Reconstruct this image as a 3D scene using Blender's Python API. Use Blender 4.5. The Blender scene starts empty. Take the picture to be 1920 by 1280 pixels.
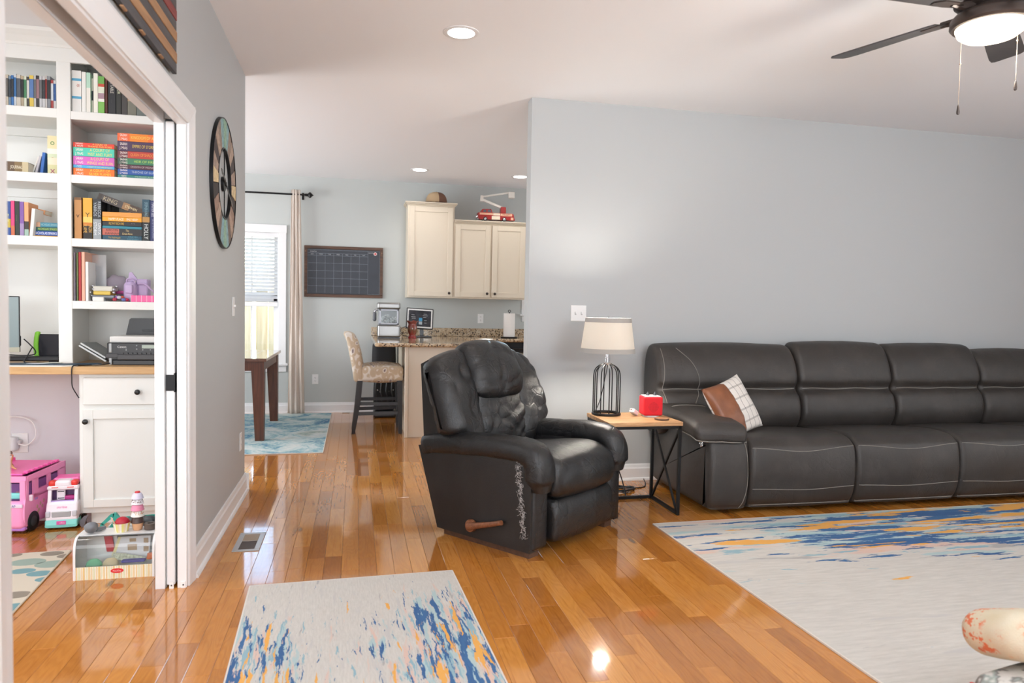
import bpy, bmesh, math, random
from mathutils import Matrix, Vector, noise, Euler
random.seed(7)
PI = math.pi
S = bpy.context.scene
COL = S.collection
# ------------------------------------------------------------------ camera
F, CAMH = 1328.2, 1.245
R3 = Vector((0.9762939, -0.21566019, 0.01846359))
DN = Vector((0.00847756, -0.0471381, -0.99885241))
FW = Vector((0.21628304, 0.97533004, -0.04419236))
cam = bpy.data.objects.new('camera', bpy.data.cameras.new('camera'))
COL.objects.link(cam)
cam.matrix_world = Matrix(((R3.x, -DN.x, -FW.x, 0), (R3.y, -DN.y, -FW.y, 0), (R3.z, -DN.z, -FW.z, CAMH), (0, 0, 0, 1)))
cam.data.sensor_width = 36
cam.data.lens = 36 * F / 1920
cam.data.clip_start = 0.05
cam.data.dof.use_dof = True
cam.data.dof.focus_distance = 4.6
cam.data.dof.aperture_fstop = 3.2
S.camera = cam
# ------------------------------------------------------------------ exposure
S.view_settings.view_transform = 'Standard'
S.view_settings.look = 'None'
S.view_settings.exposure = -0.15
S.view_settings.gamma = 1
S.view_settings.use_curve_mapping = False
S.cycles.use_denoising = True
S.cycles.max_bounces = 10
S.cycles.diffuse_bounces = 6
S.cycles.transparent_max_bounces = 16
S.cycles.sample_clamp_indirect = 6
S.cycles.caustics_reflective = False
S.cycles.caustics_refractive = False
# ------------------------------------------------------------------ world
W = bpy.data.worlds.new('world')
S.world = W
W.use_nodes = True
wn = W.node_tree.nodes
sky = wn.new('ShaderNodeTexSky')
sky.sky_type = 'NISHITA'
sky.sun_disc = False
sky.sun_elevation = math.radians(48)
sky.sun_rotation = math.radians(200)
sky.air_density = 1.2
W.node_tree.links.new(sky.outputs[0], wn['Background'].inputs[0])
wn['Background'].inputs[1].default_value = 2.0


def lamp(name, kind, loc, power, color=(1, 1, 1), size=None, rot=(0, 0, 0), parent=None, spread=None, spot=None):
    d = bpy.data.lights.new(name, kind)
    d.energy = power
    d.color = color
    if kind == 'AREA':
        if isinstance(size, tuple):
            d.shape = 'RECTANGLE'
            d.size, d.size_y = size
        else:
            d.shape = 'DISK'
            d.size = size
        if spread:
            d.spread = math.radians(spread)
    elif kind == 'SUN':
        d.angle = math.radians(1)
    elif size:
        d.shadow_soft_size = size
    if kind == 'SPOT':
        d.spot_size = math.radians(spot or 120)
        d.spot_blend = 0.6
    o = bpy.data.objects.new(name, d)
    COL.objects.link(o)
    o.location = loc
    o.rotation_euler = rot
    if parent:
        o.parent = parent
    return o


# the sun outside, behind the house, on the fence; area lights stand in for windows out of view and fill the rooms
lamp('sun', 'SUN', (0, 0, 9), 7.0, (1, 0.96, 0.9), rot=(math.radians(48), 0, math.radians(-14)))
lamp('window_light_living', 'AREA', (1.6, -2.6, 1.5), 54, (0.93, 0.97, 1), (3.4, 1.7), (PI / 2, 0, 0))
lamp('side_fill', 'AREA', (6.25, 1.4, 1.5), 58, (0.93, 0.97, 1), (2.4, 1.6), (PI / 2, 0, PI / 2))  # added fill from the right, brightens the left wall; no window built
lamp('office_front_fill', 'AREA', (-2.3, -0.9, 1.35), 88, (0.93, 0.97, 1), (2.2, 1.8), (PI / 2, 0, 0))  # added fill so the bookcase front is evenly lit
lamp('window_light_office', 'AREA', (-4.2, 2.6, 1.5), 50, (0.96, 0.98, 1), (2.4, 1.7), (PI / 2, 0, -PI / 2))
lamp('dining_fill', 'AREA', (-3.9, 6.7, 1.45), 185, (0.95, 0.98, 1), (2.2, 1.6), (PI / 2, 0, -PI / 2))  # added fill from an assumed dining room window
lamp('flash_fill', 'AREA', (-.42, -.75, 1.22), 38, (0.93, 0.965, 1), 0.35, (math.radians(97), 0, math.radians(-22)))  # unseen flash-like fill added behind the camera; fan shadows gave its direction
lamp('bounce_fill', 'AREA', (1.6, -1.2, 1.7), 285, (0.87, 0.935, 1), 1.2, (math.radians(160), 0, math.radians(-10)))  # added lamp aimed upward, brightens the rooms by ceiling bounce
lamp('kitchen_fill', 'AREA', (3.85, 6.8, 1.6), 30, (0.95, 0.98, 1), (1.6, 1.4), (PI / 2, 0, PI / 2))  # added to lift the kitchen ceiling and walls; no window in this wall
lamp('office_ceiling_fill', 'AREA', (-2.2, 2.9, 2.68), 24, (1, 0.97, 0.93), 0.5)  # added office fill below the ceiling, without a fixture
# ------------------------------------------------------------------ geometry helpers


def px(x, y, Y):
    """point of the plane y = Y seen at a pixel of the 1920 x 1280 photograph"""
    d = R3 * ((x - 960) / F) + DN * ((y - 640) / F) + FW
    return Vector((0, 0, CAMH)) + d * (Y / d.y)


ROOT = {}


def inv_of(o):
    while o.parent is not None:
        o = o.parent
    return ROOT.get(o.name, Matrix.Identity(4))


def cr(pts, n=8, closed=False):
    """Catmull-Rom curve through the points"""
    P = [Vector(p) for p in pts]
    out = []
    m = len(P)
    for i in range(m if closed else m - 1):
        if closed:
            a, b, c, d = P[i - 1], P[i], P[(i + 1) % m], P[(i + 2) % m]
        else:
            b, c = P[i], P[i + 1]
            a = P[i - 1] if i else b * 2 - c
            d = P[i + 2] if i + 2 < m else c * 2 - b
        for k in range(n):
            t = k / n
            out.append(0.5 * ((2 * b) + (c - a) * t + (2 * a - 5 * b + 4 * c - d) * t * t + (3 * b - a - 3 * c + d) * t ** 3))
    if not closed:
        out.append(P[-1])
    return out


class G:
    def __init__(s):
        s.v, s.f, s.m = [], [], []

    def add(s, vs, fs, mi=0, T=None):
        o = len(s.v)
        s.v += [tuple(T @ Vector(v)) if T is not None else tuple(v) for v in vs]
        s.f += [tuple(i + o for i in f) for f in fs]
        s.m += [mi] * len(fs)
        return s

    def box(s, x0, x1, y0, y1, z0, z1, mi=0, T=None):
        v = [(x, y, z) for z in (z0, z1) for y in (y0, y1) for x in (x0, x1)]
        return s.add(v, [(0, 2, 3, 1), (4, 5, 7, 6), (0, 1, 5, 4), (2, 6, 7, 3), (0, 4, 6, 2), (1, 3, 7, 5)], mi, T)

    def bev(s, x0, x1, y0, y1, z0, z1, b=0.004, mi=0, T=None):
        """box with chamfered edges"""
        b = min(b, (x1 - x0) / 2.01, (y1 - y0) / 2.01, (z1 - z0) / 2.01)
        X, Y, Z = (x0, x1), (y0, y1), (z0, z1)
        v, idx = [], {}
        for i in (0, 1):
            for j in (0, 1):
                for k in (0, 1):
                    sx, sy, sz = (1 - 2 * i) * b, (1 - 2 * j) * b, (1 - 2 * k) * b
                    for a, q in enumerate(((X[i], Y[j] + sy, Z[k] + sz), (X[i] + sx, Y[j], Z[k] + sz), (X[i] + sx, Y[j] + sy, Z[k]))):
                        idx[i, j, k, a] = len(v)
                        v.append(q)
        f = []
        for i in (0, 1):
            f.append([idx[i, j, k, 0] for j, k in ((0, 0), (0, 1), (1, 1), (1, 0))])
            f.append([idx[j, i, k, 1] for j, k in ((0, 0), (1, 0), (1, 1), (0, 1))])
            f.append([idx[j, k, i, 2] for j, k in ((0, 0), (0, 1), (1, 1), (1, 0))])
        for i in (0, 1):
            for j in (0, 1):
                f.append([idx[i, j, 0, 0], idx[i, j, 1, 0], idx[i, j, 1, 1], idx[i, j, 0, 1]])
                f.append([idx[i, 0, j, 0], idx[i, 1, j, 0], idx[i, 1, j, 2], idx[i, 0, j, 2]])
                f.append([idx[0, i, j, 1], idx[1, i, j, 1], idx[1, i, j, 2], idx[0, i, j, 2]])
                for k in (0, 1):
                    f.append([idx[i, j, k, 0], idx[i, j, k, 1], idx[i, j, k, 2]])
        return s.add(v, f, mi, T)

    def soft(s, c, h, r, n=6, puff=(0, 0, 0), warp=None, mi=0, T=None):
        """rounded box, puffed like a cushion; c centre, h half sizes"""
        r = min(r, h[0], h[1], h[2])

        def ticks(hh):
            e = [hh - r + r * math.tan(a) for a in (PI / 4, PI / 6, PI / 12, 0)]
            inner = [(-1 + 2 * i / n) * (hh - r) for i in range(1, n)]
            return [-x for x in e] + inner + e[::-1]
        tk = [ticks(h[a]) for a in range(3)]
        vid, v, f = {}, [], []

        def vert(i, j, k):
            key = (i, j, k)
            if key in vid:
                return vid[key]
            p = [tk[0][i], tk[1][j], tk[2][k]]
            q = [max(-(h[a] - r), min(h[a] - r, p[a])) for a in range(3)]
            d = Vector([p[a] - q[a] for a in range(3)])
            if d.length > 1e-9:
                d = d.normalized() * r
            o = Vector(q) + d
            u = [max(-1, min(1, o[a] / h[a])) for a in range(3)]
            g = [1 - u[a] * u[a] for a in range(3)]
            o.x += puff[0] * u[0] * g[1] * g[2]
            o.y += puff[1] * u[1] * g[0] * g[2]
            o.z += puff[2] * u[2] * g[0] * g[1]
            o += Vector(c)
            if warp:
                o = warp(o)
            vid[key] = len(v)
            v.append(o)
            return vid[key]
        N = [len(t) - 1 for t in tk]
        for a in range(3):
            b, d = (a + 1) % 3, (a + 2) % 3
            for side in (0, N[a]):
                for i in range(N[b]):
                    for j in range(N[d]):
                        q = []
                        for (ii, jj) in ((i, j), (i + 1, j), (i + 1, j + 1), (i, j + 1)):
                            t = [0, 0, 0]
                            t[a], t[b], t[d] = side, ii, jj
                            q.append(vert(*t))
                        f.append(q if side else q[::-1])
        return s.add(v, f, mi, T)

    def loft(s, x0, x1, prof, r, nx=16, bulge=0, mi=0, warp=None, T=None, shear=None):
        """closed y-z profile swept along x with rounded ends"""
        P = [Vector((p[0], p[1])) for p in prof]
        n = len(P)
        nrm = []
        area = sum(P[i - 1].x * P[i].y - P[i].x * P[i - 1].y for i in range(n))
        sg = 1 if area > 0 else -1
        for i in range(n):
            t = P[(i + 1) % n] - P[i - 1]
            nrm.append(Vector((t.y, -t.x)).normalized() * sg)
        cols = []
        for k in range(5):
            a = k / 5 * PI / 2
            cols.append((x0 + r * (1 - math.sin(a)) if False else x0 + r * (1 - math.cos(a)), r * (1 - math.sin(a))))
        mids = [x0 + r + (x1 - x0 - 2 * r) * i / nx for i in range(nx + 1)]
        cols += [(x, 0) for x in mids]
        for k in range(4, -1, -1):
            a = k / 5 * PI / 2
            cols.append((x1 - r * (1 - math.cos(a)), r * (1 - math.sin(a))))
        v, f = [], []
        for (x, ins) in cols:
            u = (2 * x - x0 - x1) / (x1 - x0)
            for i in range(n):
                q = P[i] + nrm[i] * (bulge * (1 - u * u) - ins)
                o = Vector((x, q.x, q.y))
                if warp:
                    o = warp(o)
                v.append(o)
        m = len(cols)
        for c in range(m - 1):
            for i in range(n):
                j = (i + 1) % n
                q = (c * n + i, c * n + j, (c + 1) * n + j, (c + 1) * n + i)
                f.append(q if sg < 0 else q[::-1])
        f.append([i for i in range(n)] if sg > 0 else [i for i in range(n)][::-1])
        e = (m - 1) * n
        f.append([e + i for i in range(n)][::-1] if sg > 0 else [e + i for i in range(n)])
        return s.add(v, f, mi, T)

    def lathe(s, prof, n=24, c=(0, 0, 0), mi=0, T=None, cap=True):
        """(radius, z) profile turned round the z axis"""
        v, f = [], []
        for (r, z) in prof:
            for i in range(n):
                a = 2 * PI * i / n
                v.append((c[0] + r * math.cos(a), c[1] + r * math.sin(a), c[2] + z))
        for k in range(len(prof) - 1):
            for i in range(n):
                j = (i + 1) % n
                f.append((k * n + i, k * n + j, (k + 1) * n + j, (k + 1) * n + i))
        if cap:
            f.append([i for i in range(n)][::-1])
            f.append([(len(prof) - 1) * n + i for i in range(n)])
        return s.add(v, f, mi, T)

    def tube(s, pts, r, n=8, mi=0, T=None, closed=False):
        P = [Vector(p) for p in pts]
        m = len(P)
        v, f = [], []
        up = None
        for i in range(m):
            if closed:
                t = P[(i + 1) % m] - P[i - 1]
            else:
                t = P[min(i + 1, m - 1)] - P[max(i - 1, 0)]
            if t.length < 1e-9:
                t = Vector((0, 0, 1))
            t.normalize()
            if up is None:
                up = Vector((0, 0, 1)) if abs(t.z) < 0.9 else Vector((1, 0, 0))
            a = t.cross(up)
            if a.length < 1e-4:
                a = t.orthogonal()
            a.normalize()
            b = a.cross(t).normalized()
            up = b
            rr = r[i] if isinstance(r, (list, tuple)) else r
            for k in range(n):
                w = 2 * PI * k / n
                v.append(P[i] + a * (rr * math.cos(w)) + b * (rr * math.sin(w)))
        for i in range(m if closed else m - 1):
            i2 = (i + 1) % m
            for k in range(n):
                k2 = (k + 1) % n
                f.append((i * n + k, i * n + k2, i2 * n + k2, i2 * n + k))
        if not closed:
            f.append([k for k in range(n)][::-1])
            f.append([(m - 1) * n + k for k in range(n)])
        return s.add(v, f, mi, T)

    def bar(s, p, q, w, d=None, mi=0, T=None):
        """square bar from p to q"""
        p, q = Vector(p), Vector(q)
        t = (q - p).normalized()
        up = Vector((0, 0, 1)) if abs(t.z) < 0.95 else Vector((0, 1, 0))
        a = t.cross(up).normalized() * (w / 2)
        b = a.cross(t).normalized() * ((d or w) / 2)
        v = [e + i * a + j * b for e in (p, q) for (i, j) in ((-1, -1), (1, -1), (1, 1), (-1, 1))]
        return s.add(v, [(0, 1, 2, 3), (7, 6, 5, 4), (0, 4, 5, 1), (1, 5, 6, 2), (2, 6, 7, 3), (3, 7, 4, 0)], mi, T)

    def prism(s, poly, lo, hi, axis='y', mi=0, T=None):
        """polygon extruded: axis y takes (x, z) points, x takes (y, z), z takes (x, y)"""
        n = len(poly)

        def at(p, h):
            return {'y': (p[0], h, p[1]), 'x': (h, p[0], p[1]), 'z': (p[0], p[1], h)}[axis]
        v = [at(p, lo) for p in poly] + [at(p, hi) for p in poly]
        f = [tuple(range(n)), tuple(range(2 * n - 1, n - 1, -1))]
        f += [(i, i + n, (i + 1) % n + n, (i + 1) % n) for i in range(n)]
        return s.add(v, f, mi, T)

    def ball(s, c, r, nu=16, nv=10, mi=0, T=None, warp=None):
        rx, ry, rz = r if isinstance(r, tuple) else (r, r, r)
        v, f = [], []
        for j in range(nv + 1):
            t = PI * j / nv
            for i in range(nu):
                a = 2 * PI * i / nu
                o = Vector((math.sin(t) * math.cos(a) * rx, math.sin(t) * math.sin(a) * ry, math.cos(t) * rz))
                if warp:
                    o = warp(o)
                v.append(o + Vector(c))
        for j in range(nv):
            for i in range(nu):
                k = (i + 1) % nu
                f.append((j * nu + i, (j + 1) * nu + i, (j + 1) * nu + k, j * nu + k))
        return s.add(v, f, mi, T)

    def grid(s, fn, nu, nv, mi=0, T=None):
        v = [fn(i / nu, j / nv) for j in range(nv + 1) for i in range(nu + 1)]
        f = [(j * (nu + 1) + i, j * (nu + 1) + i + 1, (j + 1) * (nu + 1) + i + 1, (j + 1) * (nu + 1) + i) for j in range(nv) for i in range(nu)]
        return s.add(v, f, mi, T)

    def build(s, name, mats, parent=None, smooth=False, local=False, sharp=40, fix=True, solid=0):
        if not isinstance(mats, (list, tuple)):
            mats = [mats]
        loc = None
        if parent is None:
            lo = [min(p[a] for p in s.v) for a in range(3)]
            hi = [max(p[a] for p in s.v) for a in range(3)]
            loc = Vector(((lo[0] + hi[0]) / 2, (lo[1] + hi[1]) / 2, lo[2]))
            vs = [Vector(p) - loc for p in s.v]
        elif local:
            vs = s.v
        else:
            I = inv_of(parent)
            vs = [I @ Vector(p) for p in s.v]
        me = bpy.data.meshes.new(name)
        me.from_pydata([tuple(p) for p in vs], [], s.f)
        for m in mats:
            me.materials.append(m)
        me.polygons.foreach_set('material_index', s.m)
        if fix:
            bm = bmesh.new()
            bm.from_mesh(me)
            bmesh.ops.remove_doubles(bm, verts=bm.verts, dist=1e-6)
            bmesh.ops.recalc_face_normals(bm, faces=bm.faces)
            bm.to_mesh(me)
            bm.free()
        me.polygons.foreach_set('use_smooth', [bool(smooth)] * len(me.polygons))
        if smooth and sharp:
            me.set_sharp_from_angle(angle=math.radians(sharp))
        o = bpy.data.objects.new(name, me)
        COL.objects.link(o)
        if parent is None:
            o.location = loc
            ROOT[o.name] = Matrix.Translation(-loc)
        else:
            o.parent = parent
        return o


def on_surface(objs, pts, away=(0, -1, 0), lift=.0012):
    """points moved along 'away' onto the nearest of the meshes, for seams and threads"""
    from mathutils.bvhtree import BVHTree
    trees = []
    for o in objs:
        I = inv_of(o).inverted()
        trees.append(BVHTree.FromPolygons([I @ v.co for v in o.data.vertices], [tuple(p.vertices) for p in o.data.polygons]))
    a = Vector(away)
    out = []
    for p in pts:
        best = None
        for t in trees:
            h = t.ray_cast(Vector(p) + a * 2, -a)
            if h[0] is not None and (best is None or h[3] < best[1]):
                best = (h[0], h[3])
        if best:
            out.append(best[0] + a * lift)
    return out


def tag(o, label=None, cat=None, group=None, kind=None):
    for k, w in (('label', label), ('category', cat), ('group', group), ('kind', kind)):
        if w:
            o[k] = w
    return o


def thing(name, label, cat, loc=(0, 0, 0), rz=0, group=None):
    o = bpy.data.objects.new(name, None)
    o.empty_display_size = 0.05
    COL.objects.link(o)
    o.location = loc
    o.rotation_euler = (0, 0, rz)
    ROOT[o.name] = (Matrix.Translation(loc) @ Matrix.Rotation(rz, 4, 'Z')).inverted()
    return tag(o, label, cat, group)


def copy_tree(o, parent=None):
    c = o.copy()
    COL.objects.link(c)
    if parent:
        c.parent = parent
    for ch in list(o.children):
        copy_tree(ch, c)
    return c


RX = Matrix.Rotation(PI / 2, 4, 'X')
TEXTS = []


def text(s, h, loc, mat, parent, w=None, facing='-y', spin=0, align='CENTER', name='lettering_source', squeeze=1.0):
    """flat lettering; facing -y (to the room), +x, +z or -x"""
    c = bpy.data.curves.new(name, 'FONT')
    c.body = s
    c.align_x = align
    c.align_y = 'CENTER'
    est = max(len(t) for t in s.split('\n')) * 0.6
    size = h * 1.35
    sx = squeeze
    if w and size * est * sx > w:
        sx = max(0.55, w / (size * est))
        if size * est * sx > w:
            size = w / (est * sx)
    c.size = size
    c.materials.append(mat)
    o = bpy.data.objects.new(name, c)
    COL.objects.link(o)
    rot = {'-y': RX, '+x': Matrix.Rotation(PI / 2, 4, 'Z') @ RX, '-x': Matrix.Rotation(-PI / 2, 4, 'Z') @ RX, '+z': Matrix.Identity(4)}[facing] if isinstance(facing, str) else facing
    m = Matrix.Translation(loc) @ rot @ Matrix.Rotation(spin, 4, 'Z') @ Matrix.Diagonal((sx, 1, 1, 1))
    o.parent = parent
    o.matrix_basis = inv_of(parent) @ m
    TEXTS.append(o)
    return o


# ------------------------------------------------------------------ materials


def lin(h):
    h = h.lstrip('#')
    c = [int(h[i:i + 2], 16) / 255 for i in (0, 2, 4)]
    return tuple(x / 12.92 if x <= 0.04045 else ((x + 0.055) / 1.055) ** 2.4 for x in c)


class N:
    """tiny node-tree writer"""

    def __init__(s, m):
        s.t = m.node_tree
        s.n, s.l = s.t.nodes, s.t.links

    def put(s, sock, val):
        if isinstance(val, bpy.types.NodeSocket):
            s.l.new(val, sock)
        elif isinstance(val, (tuple, list)):
            sock.default_value = tuple(val) + ((1,) if len(val) == 3 and len(sock.default_value) == 4 else ())
        else:
            sock.default_value = val

    def coord(s, k='Object'):
        return s.n.new('ShaderNodeTexCoord').outputs[k]

    def attr(s, name):
        a = s.n.new('ShaderNodeAttribute')
        a.attribute_name = name
        return a.outputs['Fac']

    def map(s, v, scale=(1, 1, 1), loc=(0, 0, 0), rot=(0, 0, 0)):
        m = s.n.new('ShaderNodeMapping')
        s.put(m.inputs['Vector'], v)
        s.put(m.inputs['Scale'], scale)
        s.put(m.inputs['Location'], loc)
        s.put(m.inputs['Rotation'], rot)
        return m.outputs[0]

    def noise(s, v, scale=5, detail=4, rough=0.5, dist=0, out=0):
        m = s.n.new('ShaderNodeTexNoise')
        s.put(m.inputs['Vector'], v)
        m.inputs['Scale'].default_value = scale
        m.inputs['Detail'].default_value = detail
        m.inputs['Roughness'].default_value = rough
        m.inputs['Distortion'].default_value = dist
        return m.outputs[out]

    def voro(s, v, scale=5, out='Distance', feature='F1'):
        m = s.n.new('ShaderNodeTexVoronoi')
        m.feature = feature
        s.put(m.inputs['Vector'], v)
        m.inputs['Scale'].default_value = scale
        return m.outputs[out]

    def math(s, op, a, b=0.0, c=None, clamp=False):
        m = s.n.new('ShaderNodeMath')
        m.operation = op
        m.use_clamp = clamp
        s.put(m.inputs[0], a)
        s.put(m.inputs[1], b)
        if c is not None:
            s.put(m.inputs[2], c)
        return m.outputs[0]

    def vmath(s, op, a, b):
        m = s.n.new('ShaderNodeVectorMath')
        m.operation = op
        s.put(m.inputs[0], a)
        s.put(m.inputs[1], b)
        return m.outputs[0]

    def sep(s, v):
        m = s.n.new('ShaderNodeSeparateXYZ')
        s.put(m.inputs[0], v)
        return m.outputs

    def comb(s, x, y, z):
        m = s.n.new('ShaderNodeCombineXYZ')
        for i, q in enumerate((x, y, z)):
            s.put(m.inputs[i], q)
        return m.outputs[0]

    def ramp(s, f, stops, interp='LINEAR'):
        m = s.n.new('ShaderNodeValToRGB')
        e = m.color_ramp
        e.interpolation = interp
        while len(e.elements) < len(stops):
            e.elements.new(0.5)
        for el, (p, c) in zip(e.elements, stops):
            el.position = p
            el.color = tuple(c) + (1,) if len(c) == 3 else c
        s.put(m.inputs[0], f)
        return m.outputs[0]

    def step(s, f, lo, hi):
        m = s.n.new('ShaderNodeMapRange')
        m.interpolation_type = 'SMOOTHSTEP'
        s.put(m.inputs[0], f)
        m.inputs[1].default_value = lo
        m.inputs[2].default_value = hi
        return m.outputs[0]

    def mix(s, f, a, b, mode='MIX'):
        m = s.n.new('ShaderNodeMix')
        m.data_type = 'RGBA'
        m.blend_type = mode
        s.put(m.inputs[0], f)
        s.put(m.inputs[6], a)
        s.put(m.inputs[7], b)
        return m.outputs[2]

    def bump(s, h, strength=0.3, dist=0.01):
        m = s.n.new('ShaderNodeBump')
        m.inputs['Strength'].default_value = strength
        m.inputs['Distance'].default_value = dist
        s.put(m.inputs['Height'], h)
        return m.outputs[0]


MATS = {}


def mat(name, col, rough=0.5, metal=0, bump=None, emis=0, coat=0, trans=0, sheen=0, spec=None, vary=None, fn=None, alpha=None):
    if name in MATS:
        return MATS[name]
    m = bpy.data.materials.new(name)
    m.use_nodes = True
    b = m.node_tree.nodes['Principled BSDF']
    if isinstance(col, str):
        col = lin(col)
    b.inputs['Base Color'].default_value = tuple(col) + (1,)
    b.inputs['Roughness'].default_value = rough
    b.inputs['Metallic'].default_value = metal
    if coat:
        b.inputs['Coat Weight'].default_value = coat
        b.inputs['Coat Roughness'].default_value = 0.08
    if sheen:
        b.inputs['Sheen Weight'].default_value = sheen
    if spec is not None:
        b.inputs['Specular IOR Level'].default_value = spec
    if trans:
        b.inputs['Transmission Weight'].default_value = trans
    if alpha is not None:
        b.inputs['Alpha'].default_value = alpha
    if emis:
        b.inputs['Emission Color'].default_value = tuple(col) + (1,)
        b.inputs['Emission Strength'].default_value = emis
    k = N(m)
    if vary:
        sc, amt = vary
        n = k.noise(k.coord(), sc, 4, 0.6)
        c2 = tuple(x * (1 - amt) for x in col)
        c3 = tuple(min(1, x * (1 + amt * 0.6)) for x in col)
        k.put(b.inputs['Base Color'], k.ramp(n, [(0.3, c2), (0.7, c3)]))
    if bump:
        sc, st = bump[0], bump[1]
        k.put(b.inputs['Normal'], k.bump(k.noise(k.coord(), sc, 5, 0.6), st, bump[2] if len(bump) > 2 else 0.004))
    if fn:
        fn(k, b)
    MATS[name] = m
    return m


def cm(h, rough=0.5, **kw):
    return mat('colour_%s_%d' % (h.strip('#'), int(rough * 100)) + ''.join(sorted(kw)), h, rough, **kw)


def wall_fn(k, b):
    k.put(b.inputs['Normal'], k.bump(k.noise(k.coord(), 260, 3, 0.6), 0.05, 0.002))


WALL = mat('wall_paint', (0.435, 0.452, 0.460), 0.55, fn=wall_fn)
WALLO = mat('office_wall_paint', (0.66, 0.65, 0.69), 0.6, fn=wall_fn)
CEIL = mat('ceiling_paint', (0.82, 0.825, 0.85), 0.8, fn=wall_fn)
TRIM = mat('trim_white', (0.76, 0.76, 0.77), 0.32)
SHELFW = mat('shelf_white', (0.80, 0.81, 0.79), 0.4)
BLK = mat('black_metal', (0.012, 0.012, 0.013), 0.42, metal=0.6)
BLKP = mat('black_plastic', (0.012, 0.013, 0.016), 0.35)
BRONZE = mat('dark_bronze', (0.055, 0.045, 0.04), 0.35, metal=0.7)
WHITEP = mat('white_plastic', (0.80, 0.80, 0.80), 0.35)
PAPER = mat('book_paper', (0.72, 0.66, 0.54), 0.8, bump=(400, 0.2, 0.001))
STEEL = mat('brushed_steel', (0.27, 0.265, 0.26), 0.4, metal=1, fn=lambda k, b: k.put(b.inputs['Roughness'], k.math('MULTIPLY_ADD', k.noise(k.map(k.coord(), (4, 4, 400)), 3, 3), 0.2, 0.26)))
CHROME = mat('chrome', (0.7, 0.7, 0.72), 0.15, metal=1)
CREAM = mat('cream_cabinet', (0.65, 0.575, 0.465), 0.42)


def plank_fn(k, b):
    tone = k.attr('tone')
    off = k.comb(k.math('MULTIPLY', tone, 17.3), k.math('MULTIPLY', tone, 91.7), 0)
    v = k.vmath('ADD', k.coord(), off)
    warp = k.noise(k.map(v, (5, 0.9, 1)), 2.0, 2, 0.5)
    g1 = k.noise(k.map(v, (95, 3.2, 1)), 1.0, 5, 0.62, 0.4)
    rings = k.math('SINE', k.math('MULTIPLY', k.math('ADD', k.math('MULTIPLY', warp, 1.0), k.math('MULTIPLY', k.sep(v)[0], 1.6)), 95))
    rings = k.math('MULTIPLY_ADD', rings, 0.5, 0.5)
    base = k.ramp(tone, [(0.0, (0.35, 0.125, 0.020)), (0.3, (0.45, 0.172, 0.029)), (0.65, (0.52, 0.208, 0.038)), (1.0, (0.58, 0.255, 0.056))])
    dark = k.mix(1.0, base, (0.72, 0.64, 0.52), 'MULTIPLY')
    c = k.mix(k.math('MULTIPLY', rings, 0.30), base, dark)
    c = k.mix(k.step(g1, 0.50, 0.75), c, k.mix(1.0, base, (0.70, 0.60, 0.46), 'MULTIPLY'))
    blot = k.noise(k.map(v, (9, 2.0, 1)), 1.0, 3, 0.6, 0.8)
    c = k.mix(k.math('MULTIPLY', k.step(blot, 0.64, 0.78), 0.55), c, (0.16, 0.062, 0.014))
    knot = k.voro(k.map(v, (3.2, 0.9, 1)), 1.0)
    c = k.mix(k.math('MULTIPLY', k.step(knot, 0.07, 0.015), 0.75), c, (0.05, 0.02, 0.008))
    k.put(b.inputs['Base Color'], c)
    wear = k.noise(k.coord(), 2.3, 4, 0.6)
    k.put(b.inputs['Roughness'], k.math('MULTIPLY_ADD', wear, 0.10, 0.045))
    und = k.noise(k.map(k.coord(), (14, 2.2, 1)), 1.0, 2, 0.5)
    k.put(b.inputs['Normal'], k.bump(k.math('ADD', k.math('MULTIPLY', und, 1.0), k.math('MULTIPLY', g1, 0.05)), 0.10, 0.006))
    b.inputs['Coat Weight'].default_value = 0.5
    b.inputs['Coat Roughness'].default_value = 0.035


PLANK = mat('oak_plank', (0.4, 0.16, 0.03), 0.14, fn=plank_fn)
SUBF = mat('floor_gap', (0.42, 0.25, 0.13), 0.5)


def granite_fn(k, b):
    v = k.coord()
    a = k.noise(v, 24, 5, 0.7, 0.6)
    c = k.ramp(a, [(0.28, (0.17, 0.11, 0.06)), (0.42, (0.40, 0.28, 0.165)), (0.56, (0.52, 0.40, 0.265)), (0.75, (0.62, 0.53, 0.40))])
    w = k.voro(v, 95, 'Color')
    g = k.sep(w)[0]
    c = k.mix(k.step(g, 0.80, 0.84), c, (0.055, 0.035, 0.025))
    c = k.mix(k.step(g, 0.22, 0.16), c, (0.55, 0.45, 0.33))
    n = k.noise(v, 110, 4, 0.7)
    c = k.mix(k.math('MULTIPLY', k.step(n, 0.56, 0.63), 0.5), c, (0.13, 0.07, 0.035))
    k.put(b.inputs['Base Color'], c)


GRAN = mat('granite', (0.35, 0.25, 0.15), 0.1, coat=0.4, fn=granite_fn)


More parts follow.
